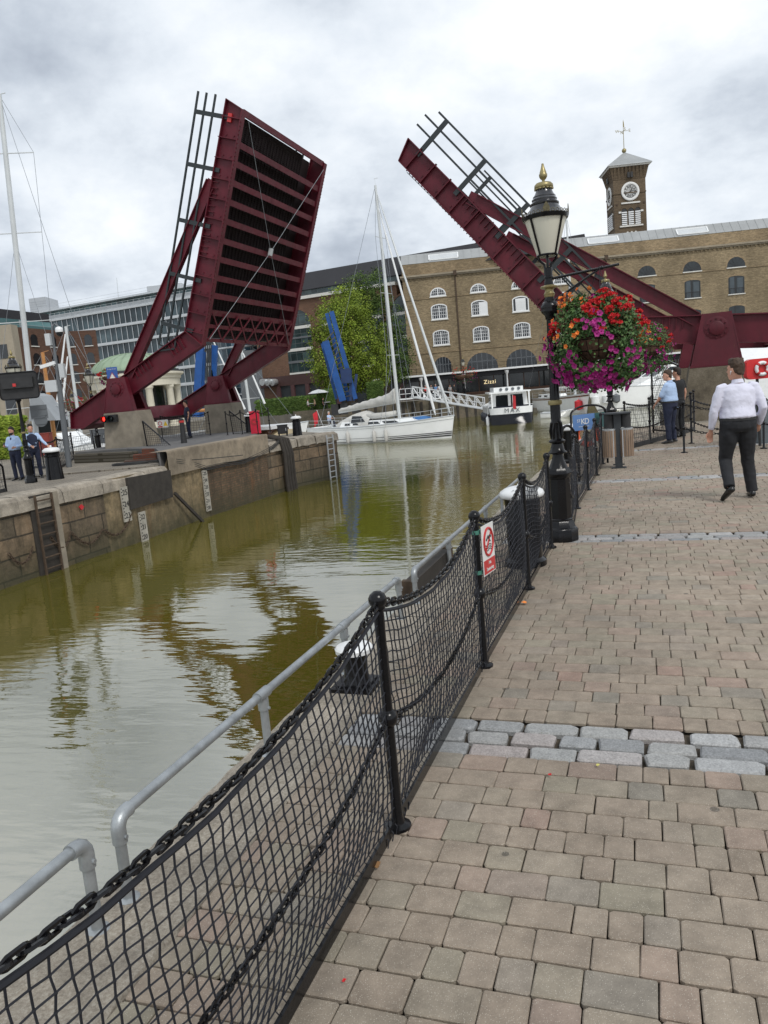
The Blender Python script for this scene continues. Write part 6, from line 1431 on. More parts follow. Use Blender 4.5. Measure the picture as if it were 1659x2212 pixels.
# white cruiser bow-on behind the sloop
cs = P(941, 905, WZ); BC_ = Boat('white cabin cruiser with raked windscreen moored bow-on below the gangway', cs+Vector((.4,11,0)), cs+Vector((.0,1.0,0)), 3.6, 1.5, .25, name='motor_cruiser', cat='motor boat', tr=.95, rake=.9, stripes=[(.55,.62,M['grey'])])
c, b, t4 = BC_.cabin(2, 7.8, 3.0, 2.6, .95, rk=1.6, rk2=.2, nm='cabin', win=[(.1,.85)], wz=(.4,.85)); BC_.endwin(c, b, t4, 1, (.25,.8), 2)
c, b, t4 = BC_.cabin(2.2, 5.6, 2.7, 2.4, 1.05, z0=BC_.dz(.5)+.85, rk=.9, rk2=.2, nm='wheelhouse', win=[(.1,.9)], wz=(.2,.8)); BC_.endwin(c, b, t4, 1, (.15,.85), 2)
BC_.rail(5.5, BC_.L, .6, 5, close=BC_.L)
# right hand white sailing boat, bow to the right
SB = Boat('white sailing boat with red fender moored right of the lamp post', P(1150, 884, WZ)+Vector((0,3,0)), P(1268, 893, WZ), 3.4, 1.55, .5, rake=1.1, tr=.8, stripes=[(.86,.93,M['dkwood'])])
SB.cabin(2.5, SB.L*.65, 2.2, 1.6, .5, rk=.8, win=[(.1,.2),(.3,.4),(.5,.6),(.7,.8)]); xm2 = SB.along(1243, 2.0); mh2 = PL(1215, 470, SB.p(xm2, 0, 0), SB.w).z-WZ
SB.mast(xm2, mh2, .12, .2, (.35,.68)); SB.rail(.2, SB.L, .65, 8, close=SB.L); SB.fender(SB.L-.6, SB.near(), 'red', .42, .9, .9)
m = MB(); m.tube([SB.p(1.0, 0, 2.4), SB.p(xm2-.2, 0, 2.6)], [.16,.24], 8); m.build('sail_cover', M['canvas'], SB.t, smooth=True)
# motor yachts on the right
MY = Boat('large white motor yacht with round fenders seen below the flower baskets', P(1520, 868, WZ)+Vector((3,5,0)), P(1292, 889, WZ), 4.4, 2.1, .5, rake=1.6, tr=.95, name='motor_yacht', cat='motor yacht', stripes=[(.04,.07,M['blackmatt'])])
c, b, t4 = MY.cabin(1.5, MY.L*.78, 3.8, 2.4, 1.0, rk=3.0, rk2=.2, nm='cabin', win=[(.05,.3),(.33,.85)], wz=(.3,.8)); c, b, t4 = MY.cabin(2.0, MY.L*.58, 3.2, 2.6, 1.15, z0=MY.dz(.4)+.9, rk=2.2, rk2=.3, nm='wheelhouse', win=[(.06,.94)], wz=(.15,.8)); MY.endwin(c, b, t4, 1, (.1,.85), 2)
MY.rail(MY.L*.5, MY.L, .7, 7, close=MY.L)
for px_, mt, r_ in ((1303, 'white', .42), (1322, 'white', .45), (1337, 'grey', .38)): MY.fender(MY.along(px_, 1, MY.near()*1.6), MY.near(), mt, r_, r_*2, 1.2)
for px_ in (1400, 1418): MY.fender(MY.along(px_, 1, MY.near()*1.6), MY.near(), 'blackmatt', .18, .9, .7)
FY = Boat('second white motor yacht with flybridge arch behind the right bridge pedestal', P(1660, 842, WZ)+Vector((2,8,0)), P(1425, 868, WZ)+Vector((0,7,0)), 4.6, 2.2, .4, rake=1.6, tr=.95, name='motor_yacht', cat='motor yacht')
c, b, t4 = FY.cabin(1.5, FY.L*.75, 4.0, 2.6, 1.3, rk=3.2, rk2=.2, nm='cabin', win=[(.05,.9)], wz=(.3,.8)); c, b, t4 = FY.cabin(2.5, FY.L*.5, 3.4, 2.8, 1.2, z0=FY.dz(.4)+1.2, rk=2.0, nm='wheelhouse', win=[(.06,.94)], wz=(.2,.8)); FY.endwin(c, b, t4, 1)
m = MB(); 
for s_ in (-1, 1): m.tube([FY.p(4.5, s_*1.5, 4.6), FY.p(5.2, s_*1.4, 6.0), FY.p(7.2, s_*1.2, 5.7), FY.p(8.6, s_*1.1, 4.8)], .12, 6)
m.bar(FY.p(5.2, -1.5, 6.0), FY.p(5.2, 1.5, 6.0), .6, .12); m.cyl(FY.p(5.2, 0, 6.0), FY.p(5.4, 0, 7.6), .04, n=5); m.lathe([(.35,0),(.4,.12),(.3,.25),(.01,.3)], FY.p(5.2, .4, 6.3), 10); m.build('radar_arch', M['gelcoat'], FY.t)
# left basin: masts, hulls and barges
LB = Boat('white sailing yacht with tall pale mast at the left edge behind the quay', P(-180, 960, WZ+1.5)+Vector((0,25,0)), Vector((-22.5, 50, 0)), 3.8, 1.9, .3, tr=.8, rake=.5, stripes=[(.84,.9,M['wood'])], name='sailing_yacht')
LB.cabin(3, LB.L*.65, 2.4, 1.8, .5, rk=.8, win=[(.1,.2),(.3,.4),(.5,.6)])
def freemast(label, px0, py0, px1, py1, Y, r, mt, spread, sw, hull=None, extra=None, bl=9, nm='sailing_yacht', hm='gelcoat', yaw=0):
    a_, b_ = D(px0, py0, Y), D(px1, py1, Y); 
    ctr = Vector((a_.x, Y, WZ)); d = Vector((cos(yaw), sin(yaw), 0)); bt = Boat(label, ctr-d*bl*.55, ctr+d*bl*.45, 3.2, 1.6, .3, hm=hm, rake=.6, name=nm)
    bt.cabin(1.5, bl*.6, 2.2, 1.7, .55, rk=.6, win=[(.1,.25),(.35,.5),(.6,.75)])
    m = MB(); bs = Vector((a_.x, Y, WZ+1.6)); m.tube([bs, b_], [r, r*.75], 10); mo = m.build('mast', M[mt], bt.t, auto=50); wz_ = MB()
    for f in spread: m = MB(); c = bs.lerp(b_, f); m.bar(c-d*sw, c+d*sw, .06, .04); m.build('spreader', M[mt], mo)
    m = MB(); m.bar(b_-d*.1, b_+d*.35+FZ*.1, .05, .03); m.build('mast_head', M[mt], mo)
    for s_ in (1, -1):
        wz_.tube([b_]+[bs.lerp(b_, f)+d*sw*s_ for f in sorted(spread, reverse=True)]+[bs+d*s_*sw*1.1], .013, 4); wz_.tube([bs.lerp(b_, .62), bs+d*s_*bl*.25], .011, 4)
    wz_.tube([b_, ctr-d*bl*.5+FZ*1.6], .013, 4); wz_.tube([b_, ctr+d*bl*.42+FZ*1.6], .013, 4); wz_.build('rigging', M['wire'], bt.t)
    return bt, mo, bs, b_
bt, mo, bs, tp = freemast('sailing boat carrying the tallest thick pale mast, cut by the left edge of the view', 66, 880, -2, 205, 46, .17, 'mast', (.16,.4,.64,.85), 1.5, bl=11, yaw=.15)
M['radar'] = M['white']
m = MB(); c = bs.lerp(tp, .24)+Vector((-.5,-.2,0)); m.lathe([(.3,0),(.33,.08),(.3,.2),(.01,.22)], c, 12); m.bar(c-FZ*.05, bs.lerp(tp, .24), .08, .04); m.build('radar_dome', M['white'], mo)
bt, mo, bs, tp = freemast('sailing boat with orange varnished wooden mast and cross-tree', 111, 905, 92, 762, 47, .14, 'wood', (.55,), .9, bl=9, yaw=.1)
m = MB(); c = bs.lerp(tp, .4)-Vector((.5,.1,0)); m.lathe([(.3,0),(.34,.1),(.3,.28),(.01,.3)], c, 12); m.bar(c, bs.lerp(tp, .4), .06, .06); m.lathe([(.2,1.1),(.22,1.15),(.1,1.22)], c, 10); m.cyl(c, c+FZ*1.1, .03, n=5); m.build('radar_dome', M['white'], mo)
bt, mo, bs, tp = freemast('white yacht with pale mast and furled jib before the brown building', 165, 870, 142, 706, 60, .14, 'mast', (.3,.62), 1.0, bl=10, yaw=.1)
for x0, y0, x1, y1 in ((120, 905, 141, 722), (133, 890, 146, 770)): m = MB(); a_, b_ = D(x0, y0, 59.5), D(x1, y1, 59.8); m.tube([a_, a_.lerp(b_, .1), b_], [.05,.12,.05], 7); m.build('furled_sail', M['white'], bt.t)
bt, mo, bs, tp = freemast('white yacht with slim mast seen under the left bridge leaf', 540, 880, 522, 758, 70, .15, 'mast', (.4,.7), 1.0, bl=10, yaw=.2)
for x0, y0, x1, y1 in ((572, 872, 525, 763), (529, 884, 460, 735)): m = MB(); a_, b_ = D(x0, y0, 69.5), D(x1, y1, 69.8); m.tube([a_, b_], [.1,.05], 7); m.build('furled_sail', M['white'], bt.t)
# grey triangular boat cover
tc = thing('boat_cover', 'grey triangular sail cover with small red mark behind the left lamp post', 'boat cover', D(85, 905, 45)); m = MB()
tri = [D(62, 910, 45), D(122, 908, 45), D(84, 855, 45), D(66, 850, 45)]; m.prism(tri, Vector((.1,1.6,0))); m.build('cover', M['sailgrey'], tc)
# cream trawler, narrow boat, wooden barge with beige canvas
TR = Boat('cream wooden trawler with wheelhouse windows beyond the left bridge leaf', P(610, 902, WZ)+Vector((0,3,0)), P(505, 912, WZ)+Vector((0,3,0)), 3.6, 1.7, .5, name='trawler', cat='boat', tr=.85, hm='creamhull' if 'creamhull' in M else 'gelcoat')
c, b, t4 = TR.cabin(TR.L*.3, TR.L*.72, 2.6, 2.2, 1.5, rk=.3, rk2=.1, mt='gelcoat', nm='wheelhouse', win=[(.08,.2),(.26,.38),(.44,.56),(.62,.74),(.8,.92)], wz=(.45,.85)); TR.rail(.5, TR.L, .6, 8)
NB = Boat('narrow barge with white cabin, red band and dark green hull by the quay wall', P(668, 905, WZ)+Vector((.5,0,0)), P(590, 910, WZ)+Vector((0,2,0)), 2.8, .9, .2, hm='greenhull' if 'greenhull' in M else 'blackmatt', name='barge', cat='barge', tr=.9, stripes=[(.8,1.0,M['red'])])
c, b, t4 = NB.cabin(1, NB.L*.8, 2.3, 2.1, 1.35, rk=.2, nm='cabin', win=[(.2,.32),(.38,.5),(.66,.78)]); m = MB(); x_ = NB.L*.45; m.box(NB.p(x_, 0, 1.5), (.7, 2.35, 1.4), (NB.e, NB.w, FZ)); m.build('red_panel', M['redbox'], NB.t)
WBt = Boat('varnished wooden barge with white roof and beige canvas cockpit cover behind the quay', D(500, 940, 43), D(640, 930, 41.5), 3.2, 1.55, .25, hm='dkwood', name='barge', cat='barge', tr=.9)
WBt.cabin(.5, WBt.L*.78, 2.8, 2.6, 1.05, rk=.2, mt='dkwood', nm='cabin', win=[(.1,.2),(.3,.4),(.5,.6),(.7,.8)], wz=(.25,.7))
m = MB(); m.hexa([WBt.p(x, y, z) for z in (2.55, 2.72) for x, y in ((.2,-1.5),(WBt.L*.84,-1.5),(WBt.L*.84,1.5),(.2,1.5))]); m.build('roof', M['white'], WBt.t)
x_ = WBt.along(598, 1.5); m = MB(); rr = []
for k in range(7): f = k/6; rr.append([WBt.p(x_-.9+1.8*f, 1.4*cos(a)*(1-.08*sin(k*2.1)), 1.2+1.25*sin(a)**.5*(1-.03*(k % 2))) for a in [pi*j/12 for j in range(13)]])
m.loft(rr); m.build('canvas_cover', M['beige'], WBt.t, auto=60)
WB2 = Boat('long white and timber boat lying along the quay behind the left bridge pedestals', D(165, 965, 44), D(470, 945, 46), 3.0, 1.75, .3, hm='gelcoat', name='motor_cruiser', cat='boat', tr=.85, stripes=[(.75,.9,M['wood'])])
WB2.cabin(1, WB2.L*.7, 2.4, 2.0, .7, rk=.4, win=[(.1,.2),(.3,.4),(.5,.6),(.7,.8)]); WB2.rail(.3, WB2.L, .7, 9)
m = MB(); a_, b_ = D(345, 893, 45), D(500, 882, 45); m.cyl(a_, b_, .1, n=8); m.build('wooden_boom', M['wood'], WB2.t)
WC = Boat('white motor cruiser with a raised bow seen between the left lamp posts', D(118, 955, 52), D(230, 950, 51), 3.4, 2.1, .6, name='motor_cruiser', cat='motor boat', tr=.9, rake=1.2)
WC.cabin(.8, WC.L*.7, 2.8, 2.2, 1.1, rk=1.8, rk2=.2, win=[(.1,.8)], wz=(.3,.8)); WC.rail(1, WC.L, .6, 5)
# small boats near the launch, pontoon and gangway
pn = thing('pontoon', 'grey floating pontoon between the cruiser and the dark launch', 'pontoon', P(1060, 893, WZ))
pa, pb_ = P(960, 905, WZ)+Vector((0,6,0)), P(1200, 889, WZ)+Vector((0,4,0)); m = MB(); m.bar(pa+FZ*.25, pb_+FZ*.25, 2.0, .5); m.build('deck', M['concrete'], pn)
m = MB(); 
for k in range(6): c = pa.lerp(pb_, .1+k*.16)-Vector((0,1.05,0)); m.cyl(c-FZ*.3, c+FZ*.7, .12, n=8)
m.build('mooring_piles', M['timber'], pn)
rbt = Boat('small grey inflatable tender beside the dark launch', P(1165, 904, WZ)+Vector((.3,0,0)), P(1190, 903, WZ)+Vector((1.6,0,0)), 1.7, .5, .2, name='tender', cat='dinghy', tr=.9)
gw = thing('gangway', 'white truss gangway sloping from the quay down to the pontoon', 'gangway', D(960, 850, 92)); ga, gb = D(893, 858, 92), D(1048, 884, 84)
m = MB()
for off in (0, 1.3):
    o_ = Vector((0, off, 0)); A, B = ga+o_, gb+o_
    m.bar(A, B, .12, .16); m.bar(A+FZ*1.25, B+FZ*1.25, .1, .1); m.bar(A+FZ*.65, B+FZ*.65, .06, .06); n = 9
    for k in range(n+1): c = A.lerp(B, k/n); m.bar(c, c+FZ*1.25, .07, .07, (0,1,0))
    for k in range(n): m.bar(A.lerp(B, k/n)+FZ*1.25, A.lerp(B, (k+1)/n), .06, .06, (0,1,0))
m.build('truss', M['white'], gw); m = MB(); m.bar(ga+Vector((0,.65,.05)), gb+Vector((0,.65,.05)), 1.2, .06); m.build('walkway', M['ltgrey'], gw)
m = MB(); g0 = D(877, 862, 92); m.box(g0+Vector((.4,.7,0)), (2.4, 1.6, .15))
for x in (-.7, 0, .7, 1.4): m.bar(g0+Vector((x,0,0)), g0+Vector((x,0,1.2)), .06, .06, (0,1,0))
for z in (.6, 1.2): m.bar(g0+Vector((-.7,0,z)), g0+Vector((1.5,0,z)), .06, .06)
m.build('landing', M['white'], gw)
# blue bascule bridge on the far side
bbg = thing('blue_bridge', 'bright blue bascule bridge raised in front of the yellow-green tree', 'drawbridge', D(740, 870, 88))
def pxbar(m, x0, y0, x1, y1, Y0, Y1_, w, d): m.bar(D(x0, y0, Y0), D(x1, y1, Y1_), w, d, (0,-1,0))
for x0, y0, x1, y1, w, Y in ((741, 866, 703, 737, .75, 86), (727, 862, 696, 742, .3, 87.2), (768, 862, 716, 673, .5, 87), (754, 866, 706, 677, .4, 88.6)):
    m = MB(); pxbar(m, x0, y0, x1, y1, Y, Y+.0, w, .5); m.build('girder', M['blue'], bbg)
m = MB()
for k in range(14): f = .06+k/14; m.bar(D(741-40*f, 866-129*f, 86.1), D(768-45*f, 862-150*f, 87), .12, .2, (0,-1,0))
m.build('cross_member', M['blackmatt'], bbg)
m = MB(); pxbar(m, 757, 800, 757, 866, 86.8, 86.8, .3, .4); pxbar(m, 770, 808, 764, 866, 87, 87, .3, .3); m.box(D(748, 812, 86.6), (1.2, .8, 1.6)); m.build('counterbalance', mat('navy_steel', (.01,.03,.1), .5), bbg)
m = MB(); 
for x0 in (724, 740, 768): c = D(x0, 866, 86.8); m.box((c.x, c.y, .2), (1.0, 1.0, 1.2))
m.build('footing', M['blackmatt'], bbg)
bb2 = thing('blue_bridge', 'two tall blue bascule beams seen beneath the left red bridge leaf', 'drawbridge', D(445, 900, 62)); 
for x0, y0, x1, y1, w, Y in ((424, 900, 434, 733, .55, 62), (436, 900, 440, 760, .22, 62.4), (458, 890, 464, 746, .45, 64), (470, 890, 456, 800, .3, 64)): m = MB(); pxbar(m, x0, y0, x1, y1, Y, Y, w, .5); m.build('girder', M['blue'], bb2)
m = MB(); 
for k in range(4): m.cyl(D(446+k*3, 890, 63), D(444+k*4, 735, 63), .05, n=6)
m.build('cables', M['blackmatt'], bb2)
# white marquee and life ring housing on the right
mq = thing('marquee', 'white peaked marquee roof behind the red life ring at the right edge', 'marquee', D(1620, 860, 58)); c = D(1612, 840, 60); m = MB()
rr = []
for k in range(9):
    f = k/8; x = c.x-2.2+11*f; pk = 2.4*abs(cos(pi*min(1, abs(f-.12)*1.6)/2))**3 if f < .6 else 0; zt_ = 1.9+pk
    rr.append([Vector((x, 56, 1.5)), Vector((x, 57.5, 2.0+pk*.5)), Vector((x, 60, zt_)), Vector((x, 62.5, 2.0+pk*.5)), Vector((x, 64, 1.5))])
m.sheet(rr); m.build('roof', M['white'], mq, auto=70); m = MB()
m.hexa([Vector(q) for q in ((c.x-2.2,56.1,-2.0),(c.x+8.8,56.1,-2.0),(c.x+8.8,63.9,-2.0),(c.x-2.2,63.9,-2.0),(c.x-2.2,56.1,1.5),(c.x+8.8,56.1,1.5),(c.x+8.8,63.9,1.5),(c.x-2.2,63.9,1.5))]); m.build('side_curtain', M['white'], mq)
# ------------------------------------------------------------------ things on the left lock wall
def gauge(label, x0, y0, x1, y1, digits, w=.34):
    a_, b_ = W_(x0, y0), W_(x1, y1); b_ = Vector((a_.x+.0, a_.y, b_.z)); ey = (onwall(a_.y+.5, 0)-onwall(a_.y-.5, 0)).normalized(); nn = Vector((ey.y, -ey.x, 0)); g_ = thing('depth_gauge', label, 'depth gauge', b_)
    m = MB(); c = (a_+b_)/2+nn*.04; hgt = a_.z-b_.z; m.box(c, (w, .05, hgt), (ey, nn, FZ)); bo = m.build('board', M['gauge'], g_); n = len(digits)
    for k, d_ in enumerate(digits): text_mb(d_, c+FZ*(hgt/2-hgt*(k+.5)/n)+nn*.03, ey, FZ, min(.17, hgt/n*.5), .01).build('numeral', M['blackmatt'], bo)
    m = MB()
    for k in range(int(hgt/.1)): m.box(c-ey*(w*.42)+FZ*(hgt/2-.05-k*.1)+nn*.028, (.05, .006, .03), (ey, nn, FZ))
    m.build('scale_marks', M['blackmatt'], bo)
gauge('upper depth board numbered 25 24 23 left of the dark panel', 262, 1052, 266, 1128, ['25', '24', '23'])
gauge('lower depth board numbered 22 21 20 under the dark panel', 301, 1106, 306, 1172, ['22', '21', '20'])
gauge('tall worn depth board numbered 25 to 20 right of the dark panel', 437, 1016, 441, 1106, ['25', '24', '23', '22', '21', '20'], .3)
def wallslab(name, label, cat, pts, th_, mt, out=.02):
    q = [W_(*p) for p in pts]; ey = (onwall(q[0].y+.5, 0)-onwall(q[0].y-.5, 0)).normalized(); nn = Vector((ey.y, -ey.x, 0)); o = thing(name, label, cat, q[-1]); m = MB(); m.prism([p+nn*out for p in q], nn*th_); m.build('panel', mt, o); return o, nn
wallslab('wall_panel', 'large dark rubbing panel fixed to the lock wall between two depth boards', 'panel', [(267,1033), (360,1016), (366,1074), (274,1102)], .1, M['timber'])
o, nn = wallslab('wall_marker', 'small round red marker on the lock wall', 'marker', [(166,1096), (171,1090), (176,1095), (171,1102)], .04, M['red'])
def ladder(label, x, y0, y1, w, mt, rec=True):
    t_, b_ = W_(x, y0), W_(x, y1); b_.y = t_.y; b_.x = t_.x; ey = (onwall(t_.y+.5, 0)-onwall(t_.y-.5, 0)).normalized(); nn = Vector((ey.y, -ey.x, 0)); l_ = thing('wall_ladder', label, 'ladder', b_); b_.z = WZ-.3
    if rec:
        m = MB(); m.box((t_+b_)/2+nn*.0, (w*1.35, .06, t_.z-b_.z), (ey, nn, FZ)); m.build('recess', M['timber'], l_)
        m = MB(); m.box((t_+b_)/2+ey*w*.8+nn*.02, (w*.35, .12, t_.z-b_.z), (ey, nn, FZ)); m.build('concrete_strip', M['concrete'], l_)
    for s_ in (-1, 1): m = MB(); m.bar(b_+ey*s_*w/2+nn*.12, t_+ey*s_*w/2+nn*.12, .05, .05, nn); m.build('rail', mt, l_)
    n = int((t_.z-b_.z)/.27)
    for k in range(n): m = MB(); c = b_.lerp(t_, (k+.5)/n)+nn*.12; m.cyl(c-ey*w/2, c+ey*w/2, .022, n=6); m.build('rung', mt, l_)
ladder('rusty ladder in a recess of the lock wall at far left', 82, 1068, 1246, .6, M['rust'])
ladder('white ladder at the far end of the lock wall', 706, 940, 1032, .5, M['ltgrey'], False)
for i, (a_, b_, lowy, lab) in enumerate((((10,1195), (64,1178), 1225, 'at the far left, left of the ladder'), ((102,1160), (145,1150), 1190, 'just right of the recessed ladder'), ((146,1150), (215,1142), 1180, 'middle of the three right of the ladder'), ((218,1145), (278,1108), 1160, 'ending under the depth board marked 25'))):
    A, B = W_(*a_)+Vector((.06,0,0)), W_(*b_)+Vector((.06,0,0)); ch_ = thing('wall_chain', 'rusty chain swag on the lock wall, '+lab, 'chain', A); m = MB(); link_chain(m, sagc(A, B, .38, 20), .13, .016, 4, 6); m.build('links', M['rust'], ch_)
a_, b_ = W_(369, 1066), W_(419, 1112); o = thing('iron_bar', 'black iron bar slanting down the lock wall into the water', 'bar', b_); m = MB(); m.bar(a_+Vector((.1,0,0)), b_+Vector((.35,0,-.4)), .09, .09); m.build('bar', M['timber'], o)
o = thing('pipe_bundle', 'bundle of thick black hoses hanging down the lock wall', 'pipes', W_(612, 1060))
for k in range(4):
    m = MB(); t_ = W_(600+k*5.5, 957); pts = [t_+Vector((-.6,.1,.35)), t_+Vector((.1,0,.15)), t_+Vector((.22,0,-.5)), Vector((t_.x+.2, t_.y+.05*k, WZ+.5)), Vector((t_.x+.25, t_.y+.05*k, WZ-.3))]; m.tube(pts, .085, 9); m.build('hose', M['timber'], o, auto=60)
o = thing('wall_cable', 'loose cable strung along the top of the lock wall below the bridge', 'cable', W_(430, 1012)); m = MB()
for dz in (0, .06, .13): m.tube([W_(x, y)+Vector((.08,0,dz+.03*sin(x))) for x, y in ((374,1000),(405,1005),(440,1016),(480,1008),(520,1000),(560,984),(585,970),(600,955))], .018, 5)
m.build('cable', M['cable'], o)
# ------------------------------------------------------------------ left quay furniture
ZL = -.08
def LQ(x, y, z=ZL): return P(x, y, z)
lb_ = LQ(68, 1043); ll = dup(lamp2, lb_, 0, 'street lamp on the left quay carrying the back of a big black sign board', .97); ll['label'] = 'street lamp on the left quay with a large black sign board on its post'
for ch in [c for c in bpy.data.objects if c.parent == ll and c.name.startswith('bracket')]: bpy.data.objects.remove(ch)
sgb = thing('sign_board', 'back of a large rounded black sign board strapped to the left quay lamp', 'sign', lb_+FZ*2.6)
c = D(40, 833, lb_.y-.25); w_, h_ = 1.12, .78; ex = Vector((1, .1, 0)).normalized(); ey = FZ.cross(ex); pts = []
for cx_, cz_, a0 in ((w_/2-.1, h_/2-.1, 0), (-w_/2+.1, h_/2-.1, pi/2), (-w_/2+.1, -h_/2+.1, pi), (w_/2-.1, -h_/2+.1, 1.5*pi)): pts += [c+ex*(cx_+.1*cos(a0+t_*pi/8))+FZ*(cz_+.1*sin(a0+t_*pi/8)) for t_ in range(5)]
m = MB(); m.prism(pts, ey*.05); m.build('panel', M['blackmatt'], sgb); m = MB(); m.tube([p-ey*.01 for p in pts], .02, 5, closed=True); m.build('rim', M['black'], sgb)
m = MB(); m.box(c-ey*.06+FZ*.08, (.9, .1, .3), (ex, ey, FZ)); m.build('back_box', M['blackmatt'], sgb)
m = MB(); m.box(c-ey*.12+FZ*.02-ex*.08, (.09, .02, .09), (ex, ey, FZ)); m.build('label_plate', M['signred'], sgb)
for k, (x, y, w, h2) in enumerate(((84, 890, .5, .42), (88, 908, .34, .3))):
    c = D(x, y, lb_.y+.3); o = thing('sign_plate', ('grey square back of a sign below the black board', 'grey round back of a sign lowest on the left lamp post')[k], 'sign', c); m = MB()
    if k: m.lathe([(.2,0),(.2,.01)], c, 20, ax=(ex, FZ, ey))
    else: m.box(c, (w, .02, h2), (ex, ey, FZ))
    pl_ = m.build('plate', M['ltgrey2'] if 'ltgrey2' in M else M['grey'], o); m = MB()
    for z in (-.1, .1): m.box(c-ey*.02+FZ*z, (w*.9, .02, .04), (ex, ey, FZ))
    m.build('bracket', M['grey'], o)
def bigbollard(label, b, r=.2, h=.85, capr=.25):
    o = thing('mooring_bollard', label, 'bollard', b); m = MB(); m.lathe([(r*1.25,0),(r*1.2,.05),(r,h*.72),(r*1.12,h*.74),(r*1.12,h*.79),(r*.95,h*.8),(r*.98,h*.9)], b, 24); m.build('shaft', M['black'], o, auto=40)
    m = MB(); m.lathe([(capr*.95,h*.88),(capr,h*.9),(capr*.98,h*.95),(capr*.7,h*1.01),(.01,h*1.03)], b, 24); m.ball(b+FZ*(h*1.06), .035, 8); m.build('cap', M['white'], o, auto=50)
bigbollard('stout black bollard with a white domed cap on the lower left quay beside the lamp', LQ(120, 1035), .22, .98, .27)
bigbollard('black bollard with white cap at the end of the lock wall beside the black box', P(643, 941, -.05), .2, .95, .27)
bigbollard('black bollard with white cap behind the red locker by the rear pedestal', P(540, 934, .4), .16, .85, .2)
# mesh fences
fl_ = thing('net_fence', 'black net fence behind the lamp and bollard on the left quay', 'fence', LQ(118, 1012))
fp = [LQ(96, 1010), LQ(118, 1004), LQ(139, 998), LQ(160, 985)]
fp = [P(x, y, -.03) for x, y in ((60, 1012), (96, 1012), (131, 1012), (160, 992))]
for p in fp: simple_post(fl_, p, 1.15, .025)
for a_, b_ in zip(fp, fp[1:]):
    coarse_net(fl_, a_, b_, .05, 1.05, .11, .006); m = MB(); link_chain(m, sagc(a_+FZ*1.1, b_+FZ*1.1, .12), .1, .012, 3, 6); m.build('chain', M['black'], fl_)
    m = MB(); m.bar(a_+FZ*.05, b_+FZ*.05, .03, .08); m.build('kick_board', M['blackmatt'], fl_)
fl2 = thing('net_fence', 'low black hooped net barrier at the very left edge of the quay', 'fence', LQ(0, 1062)); A, B = LQ(-60, 1078), LQ(14, 1062)
m = MB(); m.tube([A, A+FZ*.75, A.lerp(B, .3)+FZ*1.0, A.lerp(B, .75)+FZ*.98, B+FZ*.7, B], .03, 8); m.build('hoop', M['black'], fl2, auto=60); coarse_net(fl2, A, B, .05, .9, .11, .006); m = MB(); m.bar(A+FZ*.05, B+FZ*.05, .03, .1); m.build('kick_board', M['blackmatt'], fl2)
fl3 = thing('net_fence', 'black net fence between the two left pedestals along the back of the bridge deck', 'fence', P(400, 950, .4))
fp = [P(x, y, .4) for x, y in ((352, 948), (410, 945), (455, 940))]
for p in fp: simple_post(fl3, p, 1.1, .025)
for a_, b_ in zip(fp, fp[1:]): coarse_net(fl3, a_, b_, .05, 1.0, .12, .006); m = MB(); link_chain(m, sagc(a_+FZ*1.1, b_+FZ*1.1, .12), .1, .012, 3, 6); m.build('chain', M['black'], fl3)
fl4 = thing('net_fence', 'black net fence beside the grey cabinet left of the front pedestal', 'fence', P(200, 975, -.03)); fp = [P(x, y, -.03) for x, y in ((160, 985), (205, 978), (250, 972))]
for p in fp: simple_post(fl4, p, 1.1, .025)
for a_, b_ in zip(fp, fp[1:]): coarse_net(fl4, a_, b_, .05, 1.0, .12, .006)
# red cabinet, grey cabinet, black box, red locker
def cabinet(name, label, cat, x, y, w, h, d, mt, leg=0, z=-.03, door=True):
    c = P(x, y, z); o = thing(name, label, cat, c); ex = Vector((1,.05,0)).normalized(); ey = FZ.cross(ex); m = MB(); m.box(c+FZ*(leg+h/2), (w, d, h), (ex, ey, FZ)); m.box(c+FZ*(leg+h+.02), (w*1.06, d*1.08, .04), (ex, ey, FZ)); b_ = m.build('body', mt, o)
    if door:
        m = MB(); m.box(c+FZ*(leg+h*.5)-ey*(d/2+.012), (w*.88, .02, h*.88), (ex, ey, FZ)); dd = m.build('door', mt, o); m = MB(); m.box(c+FZ*(leg+h*.5)-ey*(d/2+.035)+ex*w*.35, (.03, .03, .14), (ex, ey, FZ)); m.build('handle', M['alu'], dd)
    if leg:
        for sx in (-.4, .4): m = MB(); m.bar(c+ex*w*sx, c+ex*w*sx+FZ*leg, .07, .07, ey); m.build('leg', M['blackmatt'], o)
    return o, c
cabinet('cabinet', 'dull red metal cabinet behind the net fence on the left quay', 'cabinet', 103, 985, .62, 1.15, .5, M['redbox'])
cabinet('cabinet', 'grey metal control cabinet on legs left of the front bridge pedestal', 'cabinet', 219, 972, .82, .72, .4, M['grey'], .36)
cabinet('control_box', 'black box on short legs at the end of the lock wall', 'box', 612, 942, .5, .42, .35, M['blackmatt'], .12, -.05)
o, c = cabinet('life_jacket_locker', 'bright red lifesaving locker on the chain fence by the rear left pedestal', 'locker', 554, 936, .42, .95, .3, mat('bright_red_plastic', (.6,.01,.04), .35), .0, .4, False)
m = MB(); m.lathe([(.14,0),(.14,.03),(.09,.03),(.09,0)], c+FZ*.55-Vector((0,.18,0)), 16, ax=(Vector((1,0,0)), FZ, Vector((0,-1,0))), cap=False); m.build('ring_emblem', M['signred'], o)
for k, (x, y) in enumerate(((515, 938), (566, 934), (588, 940))): pass
fl5 = thing('chain_barrier', 'black posts and chain round the red locker near the rear left pedestal', 'barrier', P(540, 938, .4)); fp = [P(x, y, .4) for x, y in ((492, 940), (524, 938), (558, 937), (584, 934))]
for p in fp: simple_post(fl5, p, 1.05, .025)
